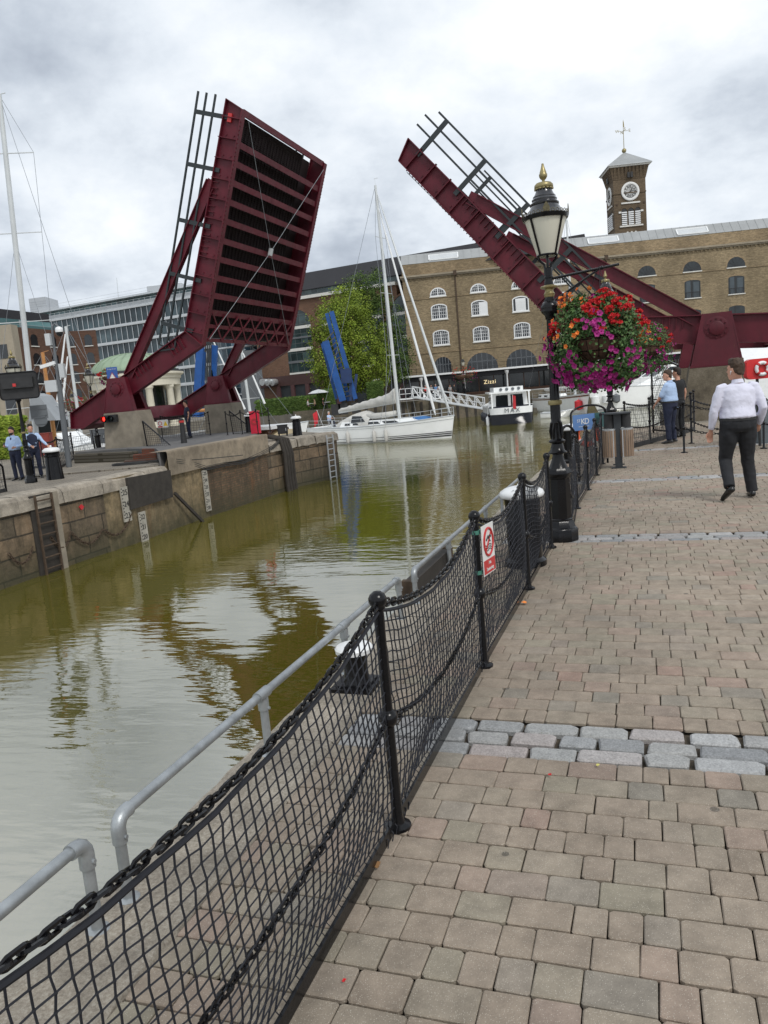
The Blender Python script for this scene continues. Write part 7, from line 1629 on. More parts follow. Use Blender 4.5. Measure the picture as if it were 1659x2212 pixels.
for a_, b_ in zip(fp, fp[1:]): m = MB(); link_chain(m, sagc(a_+FZ*1.0, b_+FZ*1.0, .15), .1, .012, 3, 6); m.build('chain', M['black'], fl5)
# signal light on the front pedestal
c = Vector((OL.x, OL.y, 0))-BW*.72+BA*-.62+FZ*1.62; o = thing('signal_light', 'signal box with glowing red lamp on the front left pedestal', 'signal light', c); ex, ey = BA, BW
m = MB(); m.box(c+ex*.3, (.72, .16, .3), (ex, ey, FZ)); bx_ = m.build('housing', M['blackmatt'], o)
M['redlit'] = mat('red_signal_lens', (1,.03,.02), .3, 0, .02, 1, emit=2.2); M['unlit'] = mat('unlit_lens', (.02,.03,.03), .2)
for k, mt in enumerate(('redlit', 'unlit')):
    cc = c+ex*(.1+k*.34)-ey*.08; m = MB(); m.lathe([(.095,0),(.07,.02),(.01,.03)], cc, 16, ax=(ex, FZ, -ey)); m.build('lens', M[mt], bx_, auto=60); m = MB(); m.lathe([(.11,0),(.12,.12)], cc, 16, ax=(ex, FZ, -ey), cap=False); m.build('hood', M['black'], bx_)
# triangular mesh gates
def trigate(label, x0, y0, x1, y1, x2, y2, z, Y=None):
    a_ = P(x0, y0, z); b_ = P(x1, y1, z); t_ = D(x2, y2, a_.y); o = thing('mesh_gate', label, 'gate', a_); m = MB(); m.tube([a_, b_, t_], .035, 6, closed=True)
    m.build('frame', M['black'], o); m = MB(); n = 12
    for k in range(1, n): f = k/n; m.cyl(a_.lerp(b_, f), t_.lerp(b_, f), .006, n=3); m.cyl(a_.lerp(t_, f), b_.lerp(t_, f), .006, n=3)
    m.build('mesh', M['net'], o)
trigate('triangular black mesh gate against the front left pedestal', 318, 964, 368, 962, 308, 910, .4)
trigate('triangular black mesh gate against the rear left pedestal', 504, 938, 552, 932, 495, 888, .4)
c = P(356, 950, .4)+FZ*.75; o = thing('warning_sign', 'white and yellow bridge warning sign on the fence between the left pedestals', 'sign', c); ex = Vector((1,.1,0)).normalized(); ey = FZ.cross(ex); m = MB(); m.box(c, (.5, .02, .36), (ex, ey, FZ)); p_ = m.build('plate', M['signwhite'], o)
m = MB(); m.prism([c+ex*.03-FZ*.1-ey*.012, c+ex*.22-FZ*.1-ey*.012, c+ex*.125+FZ*.13-ey*.012], -ey*.004); m.build('triangle', mat('sign_yellow', (.75,.5,.03), .5), p_); m = MB(); m.tube([c-ex*.12-ey*.014+FZ*.03+(ex*cos(a)+FZ*sin(a))*.08 for a in [2*pi*i/16 for i in range(16)]], .014, 4, closed=True); m.box(c-ex*.12-ey*.014-FZ*.13, (.2, .005, .06), (ex, ey, FZ)); m.build('red_symbol', M['signred'], p_)
c = P(398, 957, .4); o = thing('bollard', 'slim black bollard with a red band on the left bridge deck', 'bollard', c); m = MB(); m.lathe([(.13,0),(.12,.1),(.09,.8),(.1,.95),(.01,1.0)], c, 14); m.build('post', M['blackmatt'], o, auto=40); m = MB(); m.lathe([(.105,.82),(.107,.9)], c, 14); m.build('band', M['signred'], o)
# brick steps and low stone wall up to the deck
M['stepbrick'] = brick('step_brick', (.16,.05,.03), (.11,.038,.025), (.09,.06,.045), .2, .22, .075, .3)
st0 = LQ(300, 1003); o = thing('brick_steps', 'short flight of red-brown brick steps up to the left bridge deck', 'steps', st0)
e1 = Vector((.97,.24,0)); e2 = FZ.cross(e1)
for k in range(3): m = MB(); m.box(st0+e1*(.35+.16*k)+e2*(.35+.38*k)+FZ*(.08+.16*k), (1.7-.3*k, .8, .16), (e1, e2, FZ)); m.build('step', M['stepbrick'], o)
M['rubble'] = brick('rubble_stone', (.14,.125,.1), (.09,.08,.062), (.05,.043,.03), .1, .5, .12, .4, .02, .02)
a_, b_ = LQ(166, 1004), LQ(286, 1000); o = thing('stone_wall', 'low grey rubble stone wall beside the brick steps', 'wall', a_); m = MB(); m.bar(a_+FZ*.2+Vector((0,.3,0)), b_+FZ*.2+Vector((0,.3,0)), .45, .42); m.build('masonry', M['rubble'], o)
c = LQ(262, 985)+FZ*.42; o = thing('floodlight', 'white floodlight lying on the low stone wall', 'floodlight', c); m = MB(); m.hexa([c+Vector(q) for q in ((-.22,-.15,0),(.22,-.15,.05),(.22,.15,.05),(-.22,.15,0),(-.3,-.2,.1),(.3,-.2,.16),(.3,.2,.16),(-.3,.2,.1))]); m.build('housing', M['ltgrey'], o); m = MB(); m.cyl(c, c-FZ*.1, .04, n=8); m.build('bracket', M['blackmatt'], o)
c = LQ(288, 1006); o = thing('cable_coil', 'loose coil of grey cable on the left quay below the brick steps', 'cable', c); m = MB(); rg = random.Random(4)
for k in range(6): rx, ry, dx = .55+rg.random()*.35, .25+rg.random()*.12, rg.uniform(-.25,.25); m.tube([c+Vector((dx+rx*cos(a), ry*sin(a), .03+k*.018)) for a in [2*pi*i/24 for i in range(24)]], .014, 4, closed=True)
m.tube([c+Vector((x, .2*sin(x*1.7), .03)) for x in [k*.3 for k in range(14)]], .014, 4); m.build('cable', M['cable'], o)
c = P(380, 988, -.08)+FZ*.05; o = thing('pipe_stub', 'short white capped pipe and lamp on the lock wall edge by the steps', 'pipe', c); m = MB(); m.cyl(c, c+FZ*.16, .09, n=14); m.lathe([(.11,.15),(.11,.19),(.01,.2)], c, 14); m.cyl(c+Vector((.32,0,.12)), c+Vector((.5,-.1,.2)), .1, n=14); m.build('cap', M['white'], o, auto=40)
# cctv pole
pb0 = D(146, 985, 29); pb0.z = -.03; pt = D(111, 702, 29); o = thing('camera_pole', 'tall grey pole with dome camera and white control boxes on the left quay', 'camera pole', pb0)
m = MB(); e = (pt-pb0); m.tube([pb0, pb0+e*.62], .11, 8); m.tube([pb0+e*.62, pb0+e*.93, pb0+e*.985+Vector((.02,0,0)), pt+Vector((.12,0,.03)), pt+Vector((.25,0,-.08))], [.07,.045,.04,.04,.04], 8); m.build('pole', M['grey'] , o, auto=50)
c = pt+Vector((.25,0,-.2)); m = MB(); m.lathe([(.05,.12),(.12,.08),(.14,-.02),(.13,-.08)], c, 16); dm = m.build('dome_camera', M['white'], o, auto=50); m = MB(); m.lathe([(.12,-.08),(.11,-.16),(.06,-.22),(.01,-.24)], c, 16); m.build('lens_dome', M['glassdk'], dm, auto=60)
for f, dx, w, h2 in ((.58, -.22, .42, .42), (.9, -.12, .18, .42), (.68, .24, .18, .5)): c = pb0+e*f+Vector((dx,-.12,0)); m = MB(); m.box(c, (w, .2, h2)); m.build('control_box', M['ltgrey'], o)
c = pb0+e*.74+Vector((-.3,-.1,0)); m = MB(); m.bar(c+Vector((.3,0,0)), c-Vector((.25,0,.12)), .12, .12); m.build('bullet_camera', M['white'], o)
# smaller lamps farther back with flower baskets, and the blue sign
for (x, y, s_, lab, Y) in ((213, 962, 1.0, 'black street lamp in front of the domed pavilion', 38), (168, 940, 1.0, 'distant black street lamp between two flower baskets, left of the pavilion', 62), (1005, 858, 1.0, 'street lamp with a pair of red and magenta baskets before the arcade', 100)):
    b = D(x, y, Y); b.z = 0 if Y < 90 else .1; yt = {213: 787, 168: 845, 1005: 772}[x]; ht = D(x-4, yt, Y).z-b.z; dup(lamp2, b, 0, lab, ht/4.05)
for o in [q for q in bpy.data.objects if q.name.startswith('bracket_arm') and q.parent and q.parent not in (lamp, lamp2)]: bpy.data.objects.remove(o)
for (x, y, Y, R_, lab) in ((232, 815, 38.5, .42, 'orange flower basket beside the blue bridge sign'), (153, 880, 61, .75, 'red and magenta basket left of the distant lamp'), (179, 875, 61, .7, 'red and magenta basket right of the distant lamp'), (996, 812, 99, 1.15, 'left basket of the pair before the restaurant'), (1012, 810, 99, 1.05, 'right basket of the pair before the restaurant')): basket(lab, D(x, y, Y), R_, R_*.9, int(x), 500, 60, small=True, group='small distant flower baskets')
c = D(243, 812, 37.5); o = thing('road_sign', 'blue bridge warning sign with a red and white triangle near the left pedestal', 'sign', c); ex = Vector((1,.15,0)).normalized(); ey = FZ.cross(ex); m = MB(); m.box(c, (.5, .03, .82), (ex, ey, FZ)); p_ = m.build('plate', mat('road_blue', (.03,.1,.35), .4), o)
tri = [c-ex*.19-FZ*.2-ey*.02, c+ex*.19-FZ*.2-ey*.02, c+FZ*.16-ey*.02]; m = MB(); m.prism(tri, -ey*.006); tr_ = m.build('triangle', M['signwhite'], p_); m = MB(); m.tube([q-ey*.01 for q in tri], .022, 4, closed=True); m.build('triangle_border', M['signred'], tr_); text_mb('Bridge closed', c+FZ*.32-ey*.02, ex, FZ, .05, .004).build('lettering', M['signwhite'], p_)
m = MB(); m.cyl(Vector((c.x+.2, c.y+.1, -.03)), c+ex*.2+ey*.06, .04, n=8); m.build('post', M['blackmatt'], o)
# life ring housing and grey box at right edge
c = P(1655, 905, 0); Y = 15.5; c = D(1640, 800, Y); c.z = 0; o = thing('life_ring_station', 'red life ring station at the right edge', 'life ring station', c); ctr = D(1645, 796, Y); m = MB(); pts = []
for cx_, cz_, a0 in ((.2, .1, 0), (-.2, .1, pi/2), (-.2, -.1, pi), (.2, -.1, 1.5*pi)): pts += [ctr+Vector((cx_+.1*cos(a0+t_*pi/8), 0, cz_+.1*sin(a0+t_*pi/8))) for t_ in range(5)]
m.prism(pts, Vector((0,.14,0))); hs = m.build('housing', mat('station_red', (.55,.02,.02), .35), o); m = MB(); m.tube([ctr+Vector((cos(a)*.115, -.03, sin(a)*.115)) for a in [2*pi*i/24 for i in range(24)]], .036, 8, closed=True); rg_ = m.build('life_ring', M['white'], o, smooth=True)
m = MB()
for a in (.8, 2.36, 3.93, 5.5): m.tube([ctr+Vector((cos(a+d)*.115, -.03, sin(a+d)*.115)) for d in (-.22, 0, .22)], .038, 8)
m.build('red_band', M['signred'], rg_, smooth=True); m = MB(); m.cyl(c, Vector((c.x, c.y+.1, ctr.z)), .03, n=8); m.build('post', M['blackmatt'], o)
cabinet('planter_box', 'slate grey box below the red life ring station at the right edge', 'box', 1690, 950, 1.4, .8, .6, mat('slate_box', (.1,.12,.13), .6), .0, 0, False)
# ------------------------------------------------------------------ people
def vox(mb, name, mt, par, size, smooth=4, factor=.6):
    me = bpy.data.meshes.new('tmp'); me.from_pydata(mb.v, [], mb.f); bm = bmesh.new(); bm.from_mesh(me); bmesh.ops.recalc_face_normals(bm, faces=bm.faces); bm.to_mesh(me); bm.free()
    o = bpy.data.objects.new('tmp', me); COL.objects.link(o); r = o.modifiers.new('r', 'REMESH'); r.mode = 'VOXEL'; r.voxel_size = size
    s = o.modifiers.new('s', 'SMOOTH'); s.iterations = smooth; s.factor = factor
    if name in ('shirt', 'trousers', 'hair') and size < .02:
        tx = bpy.data.textures.new('folds', 'CLOUDS'); tx.noise_scale = .1 if name != 'hair' else .03; tx.noise_depth = 2; d_ = o.modifiers.new('d', 'DISPLACE'); d_.texture = tx; d_.strength = .018 if name != 'hair' else .02; d_.mid_level = .5
    m2 = bpy.data.meshes.new_from_object(o.evaluated_get(bpy.context.evaluated_depsgraph_get())); bpy.data.objects.remove(o); bpy.data.meshes.remove(me)
    m2.name = name; m2.materials.clear(); m2.materials.append(mt); m2.polygons.foreach_set('use_smooth', [True]*len(m2.polygons))
    ob = bpy.data.objects.new(name, m2); COL.objects.link(ob); ob.parent = par; MW[ob.name] = MW[par.name]; return ob
def V(*a): return Vector(a)
def limb(m, pts, rs, n=14, sq=1): m.tube(pts, rs, n)
def person(label, loc, rz, H=1.75, pose=None, shirt='wshirt', pants='trouser', shoes='shoe', hair='hairbr', fat=1.0, sleeves='long', vs=.012, headyaw=0, hairlen=1, extras=None, vest=None, skin='skin', z0=0):
    t_ = thing('person', label, 'person', loc, rz); k = H/1.75
    J = dict(head=V(0,.02,1.63), neck=V(0,.0,1.47), sL=V(-.178,0,1.405), sR=V(.178,0,1.405), eL=V(-.245,-.02,1.13), eR=V(.245,-.02,1.13), wL=V(-.25,.05,.88), wR=V(.25,.05,.88),
             hip=V(0,0,.93), hL=V(-.1,0,.9), hR=V(.1,0,.9), kL=V(-.11,.02,.49), kR=V(.11,.02,.49), aL=V(-.12,-.02,.09), aR=V(.12,-.02,.09), fL=V(-.14,.16,.03), fR=V(.14,.16,.03))
    for q, v in (pose or {}).items(): J[q] = V(*v)
    J = {q: v*k for q, v in J.items()}
    J_ = J; f = fat
    def ell(c, rx, ry, ax=None, n=20, p_=1.0):
        ax = ax or (V(1,0,0), V(0,1,0)); return [c+ax[0]*(rx*k*cos(2*pi*i/n))+ax[1]*(ry*k*sin(2*pi*i/n)) for i in range(n)]
    hipc, nk = J['hip'], J['neck']; up = (nk-hipc); 
    def tor(q, off=0): return hipc+up*q+V(0, off*k, 0)
    def torso(g, lo=-.12): # g = extra thickness
        return [ell(tor(lo), .165*f+g, .12*f+g), ell(tor(.0), .175*f+g, .13*f+g), ell(tor(.18, .012*f), .168*f+g, .135*f*f+g), ell(tor(.4, .015), .172*(.5+.5*f)+g, .13*f+g), ell(tor(.62), .185*(.6+.4*f)+g, .12*(.6+.4*f)+g), ell(tor(.82, -.01), .185+g, .1+g), ell(tor(.93, -.005), .13+g, .075+g), ell(tor(1.0), .062+g, .06+g)]
    # ---- body: head, neck, arms, hands, legs, one continuous surface
    m = MB(); m.loft(torso(-.02)); hd = J['head']; ry_ = Matrix.Rotation(headyaw, 3, 'Z')
    def hp(x, y, z): return hd+ry_ @ V(x*k, y*k, z*k)
    hr = []
    for z, rx, ry, yo in ((-.115,.035,.04,.035),(-.105,.05,.055,.03),(-.075,.062,.08,.015),(-.03,.07,.092,.004),(.02,.074,.098,0),(.06,.073,.096,-.004),(.095,.062,.082,-.006),(.12,.04,.055,-.008),(.13,.012,.018,-.008)):
        hr.append([hp(rx*cos(2*pi*i/20), yo+ry*sin(2*pi*i/20), z) for i in range(20)])
    m.loft(hr); m.tube([nk-V(0,0,.05)*k, nk+V(0,.005,.05)*k, hd-V(0,.01,.04)*k], [.066*k, .056*k, .056*k], 14)
    m.tube([hp(0,.085,.02), hp(0,.108,-.018), hp(0,.098,-.03)], [.009*k, .015*k, .012*k], 8)      # nose
    for s in (-1, 1): m.lathe([(.001,-.008),(.02,-.004),(.024,.006),(.001,.01)], hp(s*.074, -.005, -.005), 10, ax=(ry_ @ V(0,1,0), V(0,0,1.4), ry_ @ V(s,0,0)))
    m.tube([hp(-.025,.09,-.06), hp(0,.097,-.06), hp(.025,.09,-.06)], .007*k, 6); m.tube([hp(-.045,.085,.033), hp(0,.093,.035), hp(.045,.085,.033)], .008*k, 6)
    for s, S_, E_, W_ in ((-1, 'sL', 'eL', 'wL'), (1, 'sR', 'eR', 'wR')):
        s0, e0, w0 = J[S_], J[E_], J[W_]; limb(m, [s0, s0.lerp(e0, .5), e0, e0.lerp(w0, .35), w0], [.052*k, .047*k*f**.5, .038*k, .038*k*f**.3, .026*k])
        d = (w0-e0).normalized(); ac = d.cross(V(0,1,0) if abs(d.y) < .8 else V(1,0,0)).normalized(); nrm = d.cross(ac)
        pc = w0+d*.05*k; m.loft([[w0+ac*.024*k*cos(a)+nrm*.017*k*sin(a) for a in [2*pi*i/10 for i in range(10)]], [pc+ac*.04*k*cos(a)+nrm*.016*k*sin(a) for a in [2*pi*i/10 for i in range(10)]], [w0+d*.09*k+ac*.04*k*cos(a)+nrm*.013*k*sin(a) for a in [2*pi*i/10 for i in range(10)]]])
        cu = -s*nrm if True else nrm
        for j, (of, ln) in enumerate(((-.03,.07),(-.01,.082),(.011,.076),(.031,.06))):
            b_ = w0+d*.085*k+ac*of*k; m.tube([b_, b_+d*ln*.4*k+cu*.008*k, b_+d*ln*.72*k+cu*.026*k, b_+d*ln*.85*k+cu*.045*k], [.0095*k,.009*k,.008*k,.007*k], 7)
        tb_ = w0+d*.03*k-ac*.03*k; m.tube([tb_, tb_+(d*.035-ac*.022+cu*.012)*k, tb_+(d*.062-ac*.02+cu*.03)*k], [.013*k,.011*k,.008*k], 7)
    for H_, K_, A_, F_ in (('hL','kL','aL','fL'), ('hR','kR','aR','fR')):
        limb(m, [J[H_], J[H_].lerp(J[K_], .45), J[K_], J[K_].lerp(J[A_], .3), J[A_]], [.075*k, .07*k*f**.5, .05*k, .05*k, .036*k]); m.tube([J[A_], J[A_].lerp(J[F_], .3)], [.03*k, .02*k], 8)
    bd = vox(m, 'body', M[skin], t_, vs*.75 if vs < .02 else vs, 3)
    # ---- clothes
    m = MB(); tr = torso(.014*k, .02); tr[0] = ell(tor(.02), .155*f, .115*f); tr[1] = ell(tor(.13), .176*f, .135*f); m.loft(tr[:-1]+[ell(tor(.985), .075, .072)])
    for S_, E_, W_ in (('sL','eL','wL'), ('sR','eR','wR')):
        s0, e0, w0 = J[S_], J[E_], J[W_]; sh = s0+(nk-s0)*.35
        end = {'long': .93, 'rolled': .12, 'short': -.35}[sleeves]
        pts = [sh, s0, s0.lerp(e0, .45), e0]; rs = [.05*k, .06*k, .058*k*f**.6, .05*k*f**.4]
        if end > 0: pts += [e0.lerp(w0, end*.5), e0.lerp(w0, end)]; rs += [.047*k*f**.3, .036*k*(1 if end > .5 else 1.35)]
        else: pts = pts[:2]+[s0.lerp(e0, .62)]; rs = [.06*k, .07*k, .064*k]
        limb(m, pts, rs)
    so_ = vox(m, 'shirt', M[shirt], t_, vs, 4)
    if sleeves != 'short':
        m = MB(); m.tube([tor(.975)+V(0,-.005,0), tor(1.0)+V(0,.0,.035)*k], [.074*k, .064*k], 16, cap=False); m.build('collar', M[shirt], so_, smooth=True, local=True)
    if vest:
        m = MB(); m.loft([ell(c_, a_, b_) for c_, a_, b_ in ((tor(-.02), .19*f, .15*f), (tor(.3), .195*f, .165*f), (tor(.6), .2, .15), (tor(.84), .175, .12), (tor(.97), .09, .085))]); vox(m, 'vest', M[vest], t_, vs, 3)
    m = MB(); m.loft([ell(tor(-.2), .12*f, .11*f), ell(tor(-.1), .178*f, .135*f), ell(tor(.03), .184*f, .14*f), ell(tor(.13), .178*f, .138*f)])
    for H_, K_, A_ in (('hL','kL','aL'), ('hR','kR','aR')):
        h0, k0, a0 = J[H_], J[K_], J[A_]; limb(m, [h0+V(0,0,.04), h0.lerp(k0, .25), h0.lerp(k0, .6), k0, k0.lerp(a0, .4), k0.lerp(a0, 1.03)], [.1*k*f, .098*k*f, .085*k*f**.7, .072*k*f**.5, .068*k*f**.3, .066*k*f**.2])
    vox(m, 'trousers', M[pants], t_, vs, 4)
    m = MB(); m.lathe([(.184*f*k, -.018), (.184*f*k, .018)], tor(.125), 24, sy=.78, cap=False); m.build('belt', M['blackmatt'], t_, smooth=True, local=True)
    for A_, F_ in (('aL','fL'), ('aR','fR')):
        a0, f0 = J[A_], J[F_]; d = (f0-a0); dh = V(d.x, d.y, d.z*.3).normalized(); m = MB(); sd = dh.cross(V(0,0,1)).normalized(); u_ = sd.cross(dh)
        heel = a0-dh*.075*k-u_*.045*k; toe = heel+dh*.28*k+V(0,0,min(0, d.z+.06))
        def sh_(f_, w, h): c = heel.lerp(toe, f_); return [c+sd*w*k*cos(a)+u_*(h*k*(.5+.5*sin(a))-.03*k) for a in [2*pi*i/12 for i in range(12)]]
        m.loft([sh_(0,.025,.06), sh_(.08,.036,.085), sh_(.3,.038,.095), sh_(.55,.046,.07), sh_(.8,.046,.05), sh_(.97,.026,.035)]); m.build('shoe', M[shoes], t_, smooth=True, local=True)
    if hair:
        m = MB(); hl = []
        for z, rx, ry, yo in ((-.06 if hairlen > 0 else .0,.05,.03,-.075),(-.02,.078,.06,-.045),(.03,.082,.085,-.025),(.075,.083,.1,-.012),(.11,.072,.095,-.004),(.14,.052,.07,-.002),(.152,.018,.025,-.004)): hl.append([hp(rx*cos(2*pi*i/20), yo+ry*sin(2*pi*i/20), z) for i in range(20)])
        m.loft(hl); rh = random.Random(int(H*1000)); 
        for i in range(14): a = rh.random()*6.28; m.ball(hp(.05*cos(a), -.01+.07*sin(a), .1+rh.random()*.03), .024*k, 6)
        vox(m, 'hair', M[hair], t_, min(vs, .014), 2)
    m = MB()
    for s in (-1, 1): m.ball(hp(s*.03, .086, .012), .0085*k, 8)
    m.build('eyes', M['blackmatt'], t_, local=True)
    return t_, J, hp, tor
# the walking man, seen from behind
wp = P(1597, 1079)
t_, J, hp, tor = person('large man in white shirt and black trousers walking away along the promenade', wp, -.12, 1.76, dict(head=(-.02,.0,1.62), hip=(0,0,.96), sL=(-.2,0,1.41), sR=(.2,0,1.41), eL=(-.285,.0,1.13), wL=(-.3,.09,.89), eR=(.28,-.06,1.14), wR=(.28,.1,.92), kL=(-.13,.1,.5), aL=(-.17,-.17,.2), fL=(-.2,-.03,.06), kR=(.14,.1,.5), aR=(.19,.1,.09), fR=(.22,.3,.03)),
    fat=1.2, headyaw=.7, vs=.011)
m = MB(); m.ball(hp(-.076, .012, -.012), .011, 8); m.cyl(hp(-.078,.016,-.012), hp(-.078,.022,-.05), .004, n=6); m.build('earbud', M['white'], t_, smooth=True, local=True)
# shirt creases as geometry pleat down the back and yoke seam
wp = P(1450, 957)
person('man in pale blue shirt and dark jeans at the gate fence looking towards the boats', wp, .75, 1.66, dict(eL=(-.24,.1,1.15), wL=(-.2,.26,.98), eR=(.25,-.02,1.12), wR=(.25,.12,.9), head=(0,.05,1.62)), shirt='bshirt', pants='navycloth', hair='hairbr', fat=1.2, sleeves='rolled', vs=.014, headyaw=.5, shoes='trainer' if 'trainer' in M else 'shoe')
wp = P(1466, 948)
M['blackcloth'] = mat('black_cloth', (.012,.012,.013), .85, 0, .2, 6)
person('dark haired person in black top standing half hidden behind the man in pale blue', wp+Vector((.15,.35,0)), .5, 1.68, shirt='blackcloth', hair='hairdk', sleeves='short', vs=.016, headyaw=.4)
# left quay
wp = LQ(42, 1037)
t_, J, hp, tor = person('bearded man in light blue shirt and tie holding a phone beside the left lamp', wp, pi-.25, 1.72, dict(eR=(.25,.06,1.14), wR=(.12,.27,1.16), eL=(-.27,-.02,1.13), wL=(-.2,.2,1.1)), shirt='bshirt', pants='navycloth', hair='hairdk', fat=1.08, vs=.018)
m = MB(); m.hexa([tor(q, .145)+V(x, 0, 0) for q, w in ((.1,.035),(.9,.02)) for x in (-w, w)][0:2]+[tor(.1, .125)+V(.035,0,0), tor(.1, .125)+V(-.035,0,0), tor(.92,.1)+V(-.02,0,0), tor(.92,.1)+V(.02,0,0), tor(.92,.08)+V(.02,0,0), tor(.92,.08)+V(-.02,0,0)]); m.build('tie', M['navycloth'], t_, local=True)
m = MB(); m.loft([[hp(rx*cos(a), yo+ry*sin(a), z) for a in [pi*.0+2*pi*i/16 for i in range(16)]] for z, rx, ry, yo in ((-.125,.03,.035,.045),(-.1,.058,.06,.035),(-.06,.068,.08,.02),(-.04,.06,.075,.015))]); m.build('beard', M['hairdk'], t_, smooth=True, local=True)
m = MB(); m.box(J['wR']+V(-.03,.07,.06), (.07, .012, .14), (V(1,0,0), V(0,1,.4).normalized(), V(0,-.4,1).normalized())); m.build('phone', M['blackmatt'], t_, local=True)
wp = LQ(76, 1034)+Vector((.0,.2,0))
person('younger man in navy padded vest resting his arms by the left lamp', wp, pi+.45, 1.78, dict(eR=(.22,.16,1.2), wR=(.05,.38,1.05), eL=(-.3,.14,1.18), wL=(-.42,.36,1.02), neck=(0,.05,1.45), head=(0,.12,1.61)), shirt='bshirt', pants='navycloth', hair='hairdk', vs=.018, vest='navycloth')
wp = P(31, 985, -.03)
person('man in dark suit walking behind the others at far left, hand raised', wp, pi/2+.3, 1.74, dict(eR=(.2,.16,1.2), wR=(.06,.2,1.45), kL=(-.1,.15,.5), aL=(-.1,.2,.1), fL=(-.1,.38,.05), aR=(.1,-.2,.12), fR=(.1,-.02,.03)), shirt='blackcloth', pants='blackcloth', hair='hairdk', vs=.025)
wp = P(397, 950, .4)+Vector((0,1.2,0))
person('person in navy clothes standing on the left bridge deck behind the slim bollard', wp, 2.0, 1.7, shirt='navycloth', pants='navycloth', hair='hairdk', sleeves='short', vs=.025)
# sloop helmsman (seated at the wheel)
ys_ = Y1.p(1.05, .2, 1.35); yw = atan2(Y1.e.y, Y1.e.x)-pi/2
person('grey haired helmsman in pale blue shirt sitting at the stern of the large sloop', ys_-Vector((0,0,.42)), yw, 1.75, dict(kL=(-.12,.42,.9), kR=(.12,.42,.9), aL=(-.12,.48,.48), aR=(.12,.48,.48), fL=(-.12,.64,.44), fR=(.12,.64,.44), eL=(-.28,.12,1.15), wL=(-.2,.36,1.15), eR=(.28,.12,1.15), wR=(.2,.36,1.15)), shirt='bshirt', pants='grey' if False else 'navycloth', hair='hairgr', sleeves='short', vs=.03)
# far quay people
cl_ = {'red': (.5,.03,.03), 'grey': (.25,.25,.25), 'blue': (.12,.22,.4), 'white': (.6,.6,.6), 'black': (.015,.015,.015), 'yellow': (.7,.75,.05), 'tan': (.4,.3,.18), 'teal': (.1,.3,.3)}
for q, c_ in cl_.items(): M['c_'+q] = mat('cloth_'+q, c_, .85, 0, .1, 4)
def far(lab, px, Y, z, sh, pn, hr, rz, H=1.72): c = D(px, 850, Y); c.z = z; person(lab, c, rz, H, shirt=sh, pants=pn, hair=hr, sleeves='short' if sh != 'c_black' else 'long', vs=.045)
far('distant person in red top on the quay behind the gangway', 920, 97, .32, 'c_red', 'c_black', 'hairgr', pi)
far('distant person in grey top between the red and blue tops behind the gangway', 932, 98, .32, 'c_grey', 'c_black', 'hairdk', pi+.3)
far('distant person in blue top beside the person in white behind the gangway', 942, 97, .32, 'c_blue', 'c_grey', 'hairgr', pi-.3)
far('distant person in white top at the right end of the group behind the gangway', 951, 97, .32, 'c_white', 'c_grey', 'hairgr', pi)
far('distant person in grey standing under the arcade left of the black-clothed one', 973, 104, .1, 'c_grey', 'c_grey', 'hairbr', pi)
far('distant person in black standing under the arcade left of the double flower basket', 982, 104, .1, 'c_black', 'c_black', 'hairdk', pi+.4)
far('distant person in black by the landing left of the gangway', 866, 97, .32, 'c_black', 'c_black', 'hairdk', pi)
for i, (px, sh, pn, lab) in enumerate(((621, 'c_black', 'c_grey', 'distant person in black top and pale trousers before the brick entrance'), (645, 'c_red', 'c_black', 'distant person in red top and black trousers before the brick entrance'), (657, 'c_blue', 'c_black', 'distant person in blue top before the brick entrance'), (668, 'c_tan', 'c_black', 'distant person in tan top before the brick entrance'), (675, 'c_yellow', 'c_black', 'distant worker in yellow high visibility top before the brick entrance'), (684, 'c_teal', 'c_black', 'distant person in teal top at the right of the brick entrance'))): far(lab, px, 125, .02, sh, pn, 'hairdk', pi+i*.7)
# terrace tables and diners on the corner of the far quay
for i, px in enumerate((672, 690, 705)):
    c = D(px, 870, 94); c.z = .32; o = thing('parasol' if i == 1 else 'cafe_table', ('small white cafe table left of three on the far terrace', 'low white parasol over the far terrace', 'small white cafe table nearest the blue bridge')[i], 'parasol' if i == 1 else 'table', c); m = MB()
    if i == 1: m.lathe([(1.3,1.9),(.7,2.2),(.02,2.35)], c, 8); m.build('canopy', M['white'], o); m = MB(); m.cyl(c, c+FZ*2.2, .04, n=6); m.build('pole', M['grey'], o)
    else: m.lathe([(.5,.72),(.5,.76)], c, 12); m.build('table_top', M['white'], o); m = MB(); m.cyl(c, c+FZ*.72, .04, n=6); m.lathe([(.25,0),(.25,.03)], c, 10); m.build('pedestal', M['blackmatt'], o)
for i, (px, sh, lab) in enumerate(((665, 'c_white', 'diner in white seated at the left end of the far terrace'), (680, 'c_tan', 'diner in tan seated between the table and parasol on the far terrace'), (698, 'c_black', 'diner in black seated right of the terrace parasol'))):
    c = D(px, 870, 93.6); c.z = -.08; person(lab, c, pi*.5 if i % 2 else -pi*.5, 1.72, dict(kL=(-.12,.42,.9), kR=(.12,.42,.9), aL=(-.12,.45,.5), aR=(.12,.45,.5), fL=(-.12,.6,.44), fR=(.12,.6,.44)), shirt=sh, pants='c_black', hair='hairdk', sleeves='short', vs=.045)
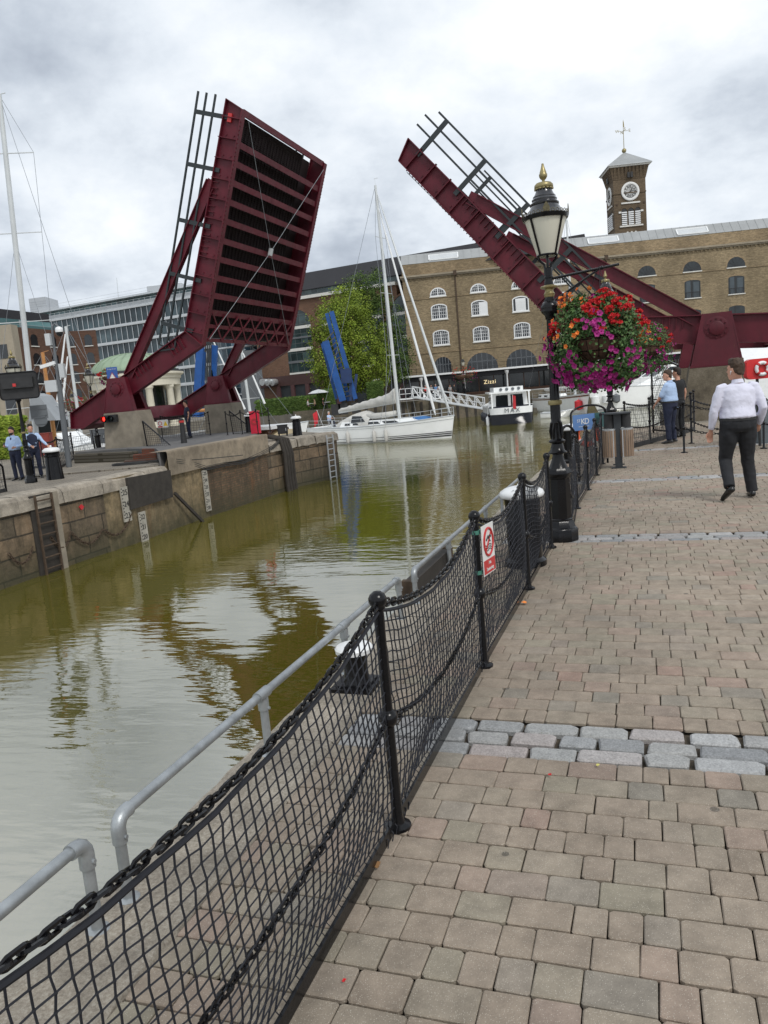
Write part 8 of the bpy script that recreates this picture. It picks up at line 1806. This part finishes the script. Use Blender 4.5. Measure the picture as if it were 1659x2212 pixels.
# fallen petals and leaves on the paving
for (x, y, mt, lab, s_) in ((1188, 1676, 'redfl', 'single red petal on the paving below the granite setts', .012), (1240, 2090, 'redfl', 'tiny red petal near the foot of the fence at the bottom', .009), (1133, 1304, 'orangefl', 'curled orange leaf by the fence foot near the sign', .03), (812, 1873, 'dryleaf', 'curled brown dry leaf by the fence base rail', .025), (1292, 1655, 'paleleaf', 'pale yellow leaf on a granite sett', .012)):
    if mt == 'dryleaf' and mt not in M: M['dryleaf'] = mat('dry_leaf', (.25,.13,.05), .8); M['paleleaf'] = mat('pale_leaf', (.55,.5,.15), .8)
    c = P(x if x != 1240 else 744, y if x != 1240 else 2121, .008); m = MB(); rg = random.Random(x); m.add([c+Vector((cos(a)*s_*(1 if j % 2 else .55), sin(a)*s_*.8, .004+rg.random()*s_*.5)) for j, a in enumerate([2*pi*i/9 for i in range(9)])], [tuple(range(9))])
    tag(m.build('fallen_petal' if mt == 'redfl' else 'fallen_leaf', M[mt], None), lab, 'petal' if mt == 'redfl' else 'leaf')
# tufts of moss in the joints
m = MB(); rg = random.Random(12)
for k in range(70):
    t = rg.uniform(.2, 3.2); s = -1.9+round(rg.uniform(0, 34))*.142 if rg.random() < .7 else rg.uniform(.62, .98); c = L(t, s, -.002)
    if not inview(t, s, 0): continue
    for j in range(rg.randint(3, 9)):
        a = rg.random()*6.28; r_ = rg.uniform(.002,.012); p = c+FN*rg.gauss(0,.012)+FU*rg.gauss(0,.003); m.add([p, p+Vector((cos(a)*.002, sin(a)*.002, 0)), p+Vector((cos(a)*r_, sin(a)*r_, rg.uniform(.002,.008)))], [(0,1,2)])
tag(m.build('moss_tufts', mat('moss', (.12,.13,.03), .9, 0, .3, 40), None), kind='stuff')

# ------------------------------------------------------------------ groups for repeats
GR = dict(street_lamp='black street lamps along the quays', mooring_bollard='black mooring bollards with white caps', bascule_leaf='raised red bridge leaves', bridge_pedestal='bridge pedestals', person='people on the quays and boats', handrail='grey tubular handrails on the quay edge', hanging_basket='hanging flower baskets', depth_gauge='depth boards on the lock wall', wall_chain='chain swags on the lock wall', wall_ladder='ladders on the lock wall', net_fence='black net fences', sailing_yacht='sailing yachts', motor_yacht='white motor yachts', motor_cruiser='white motor cruisers', barge='barges', blue_bridge='blue bascule bridges', plane_tree='trees behind the blue bridge', hedge='hedges', mesh_gate='black mesh gates', chain_barrier='black chain barriers', cafe_table='tables on the far terrace', fallen_petal='fallen petals', fallen_leaf='fallen leaves', office_block='office blocks behind the dock', cabinet='metal cabinets on the left quay')
for o in list(bpy.data.objects):
    if o.parent is None and 'group' not in o and 'kind' not in o:
        b_ = o.name.split('.')[0]
        if b_ in GR: o['group'] = GR[b_]
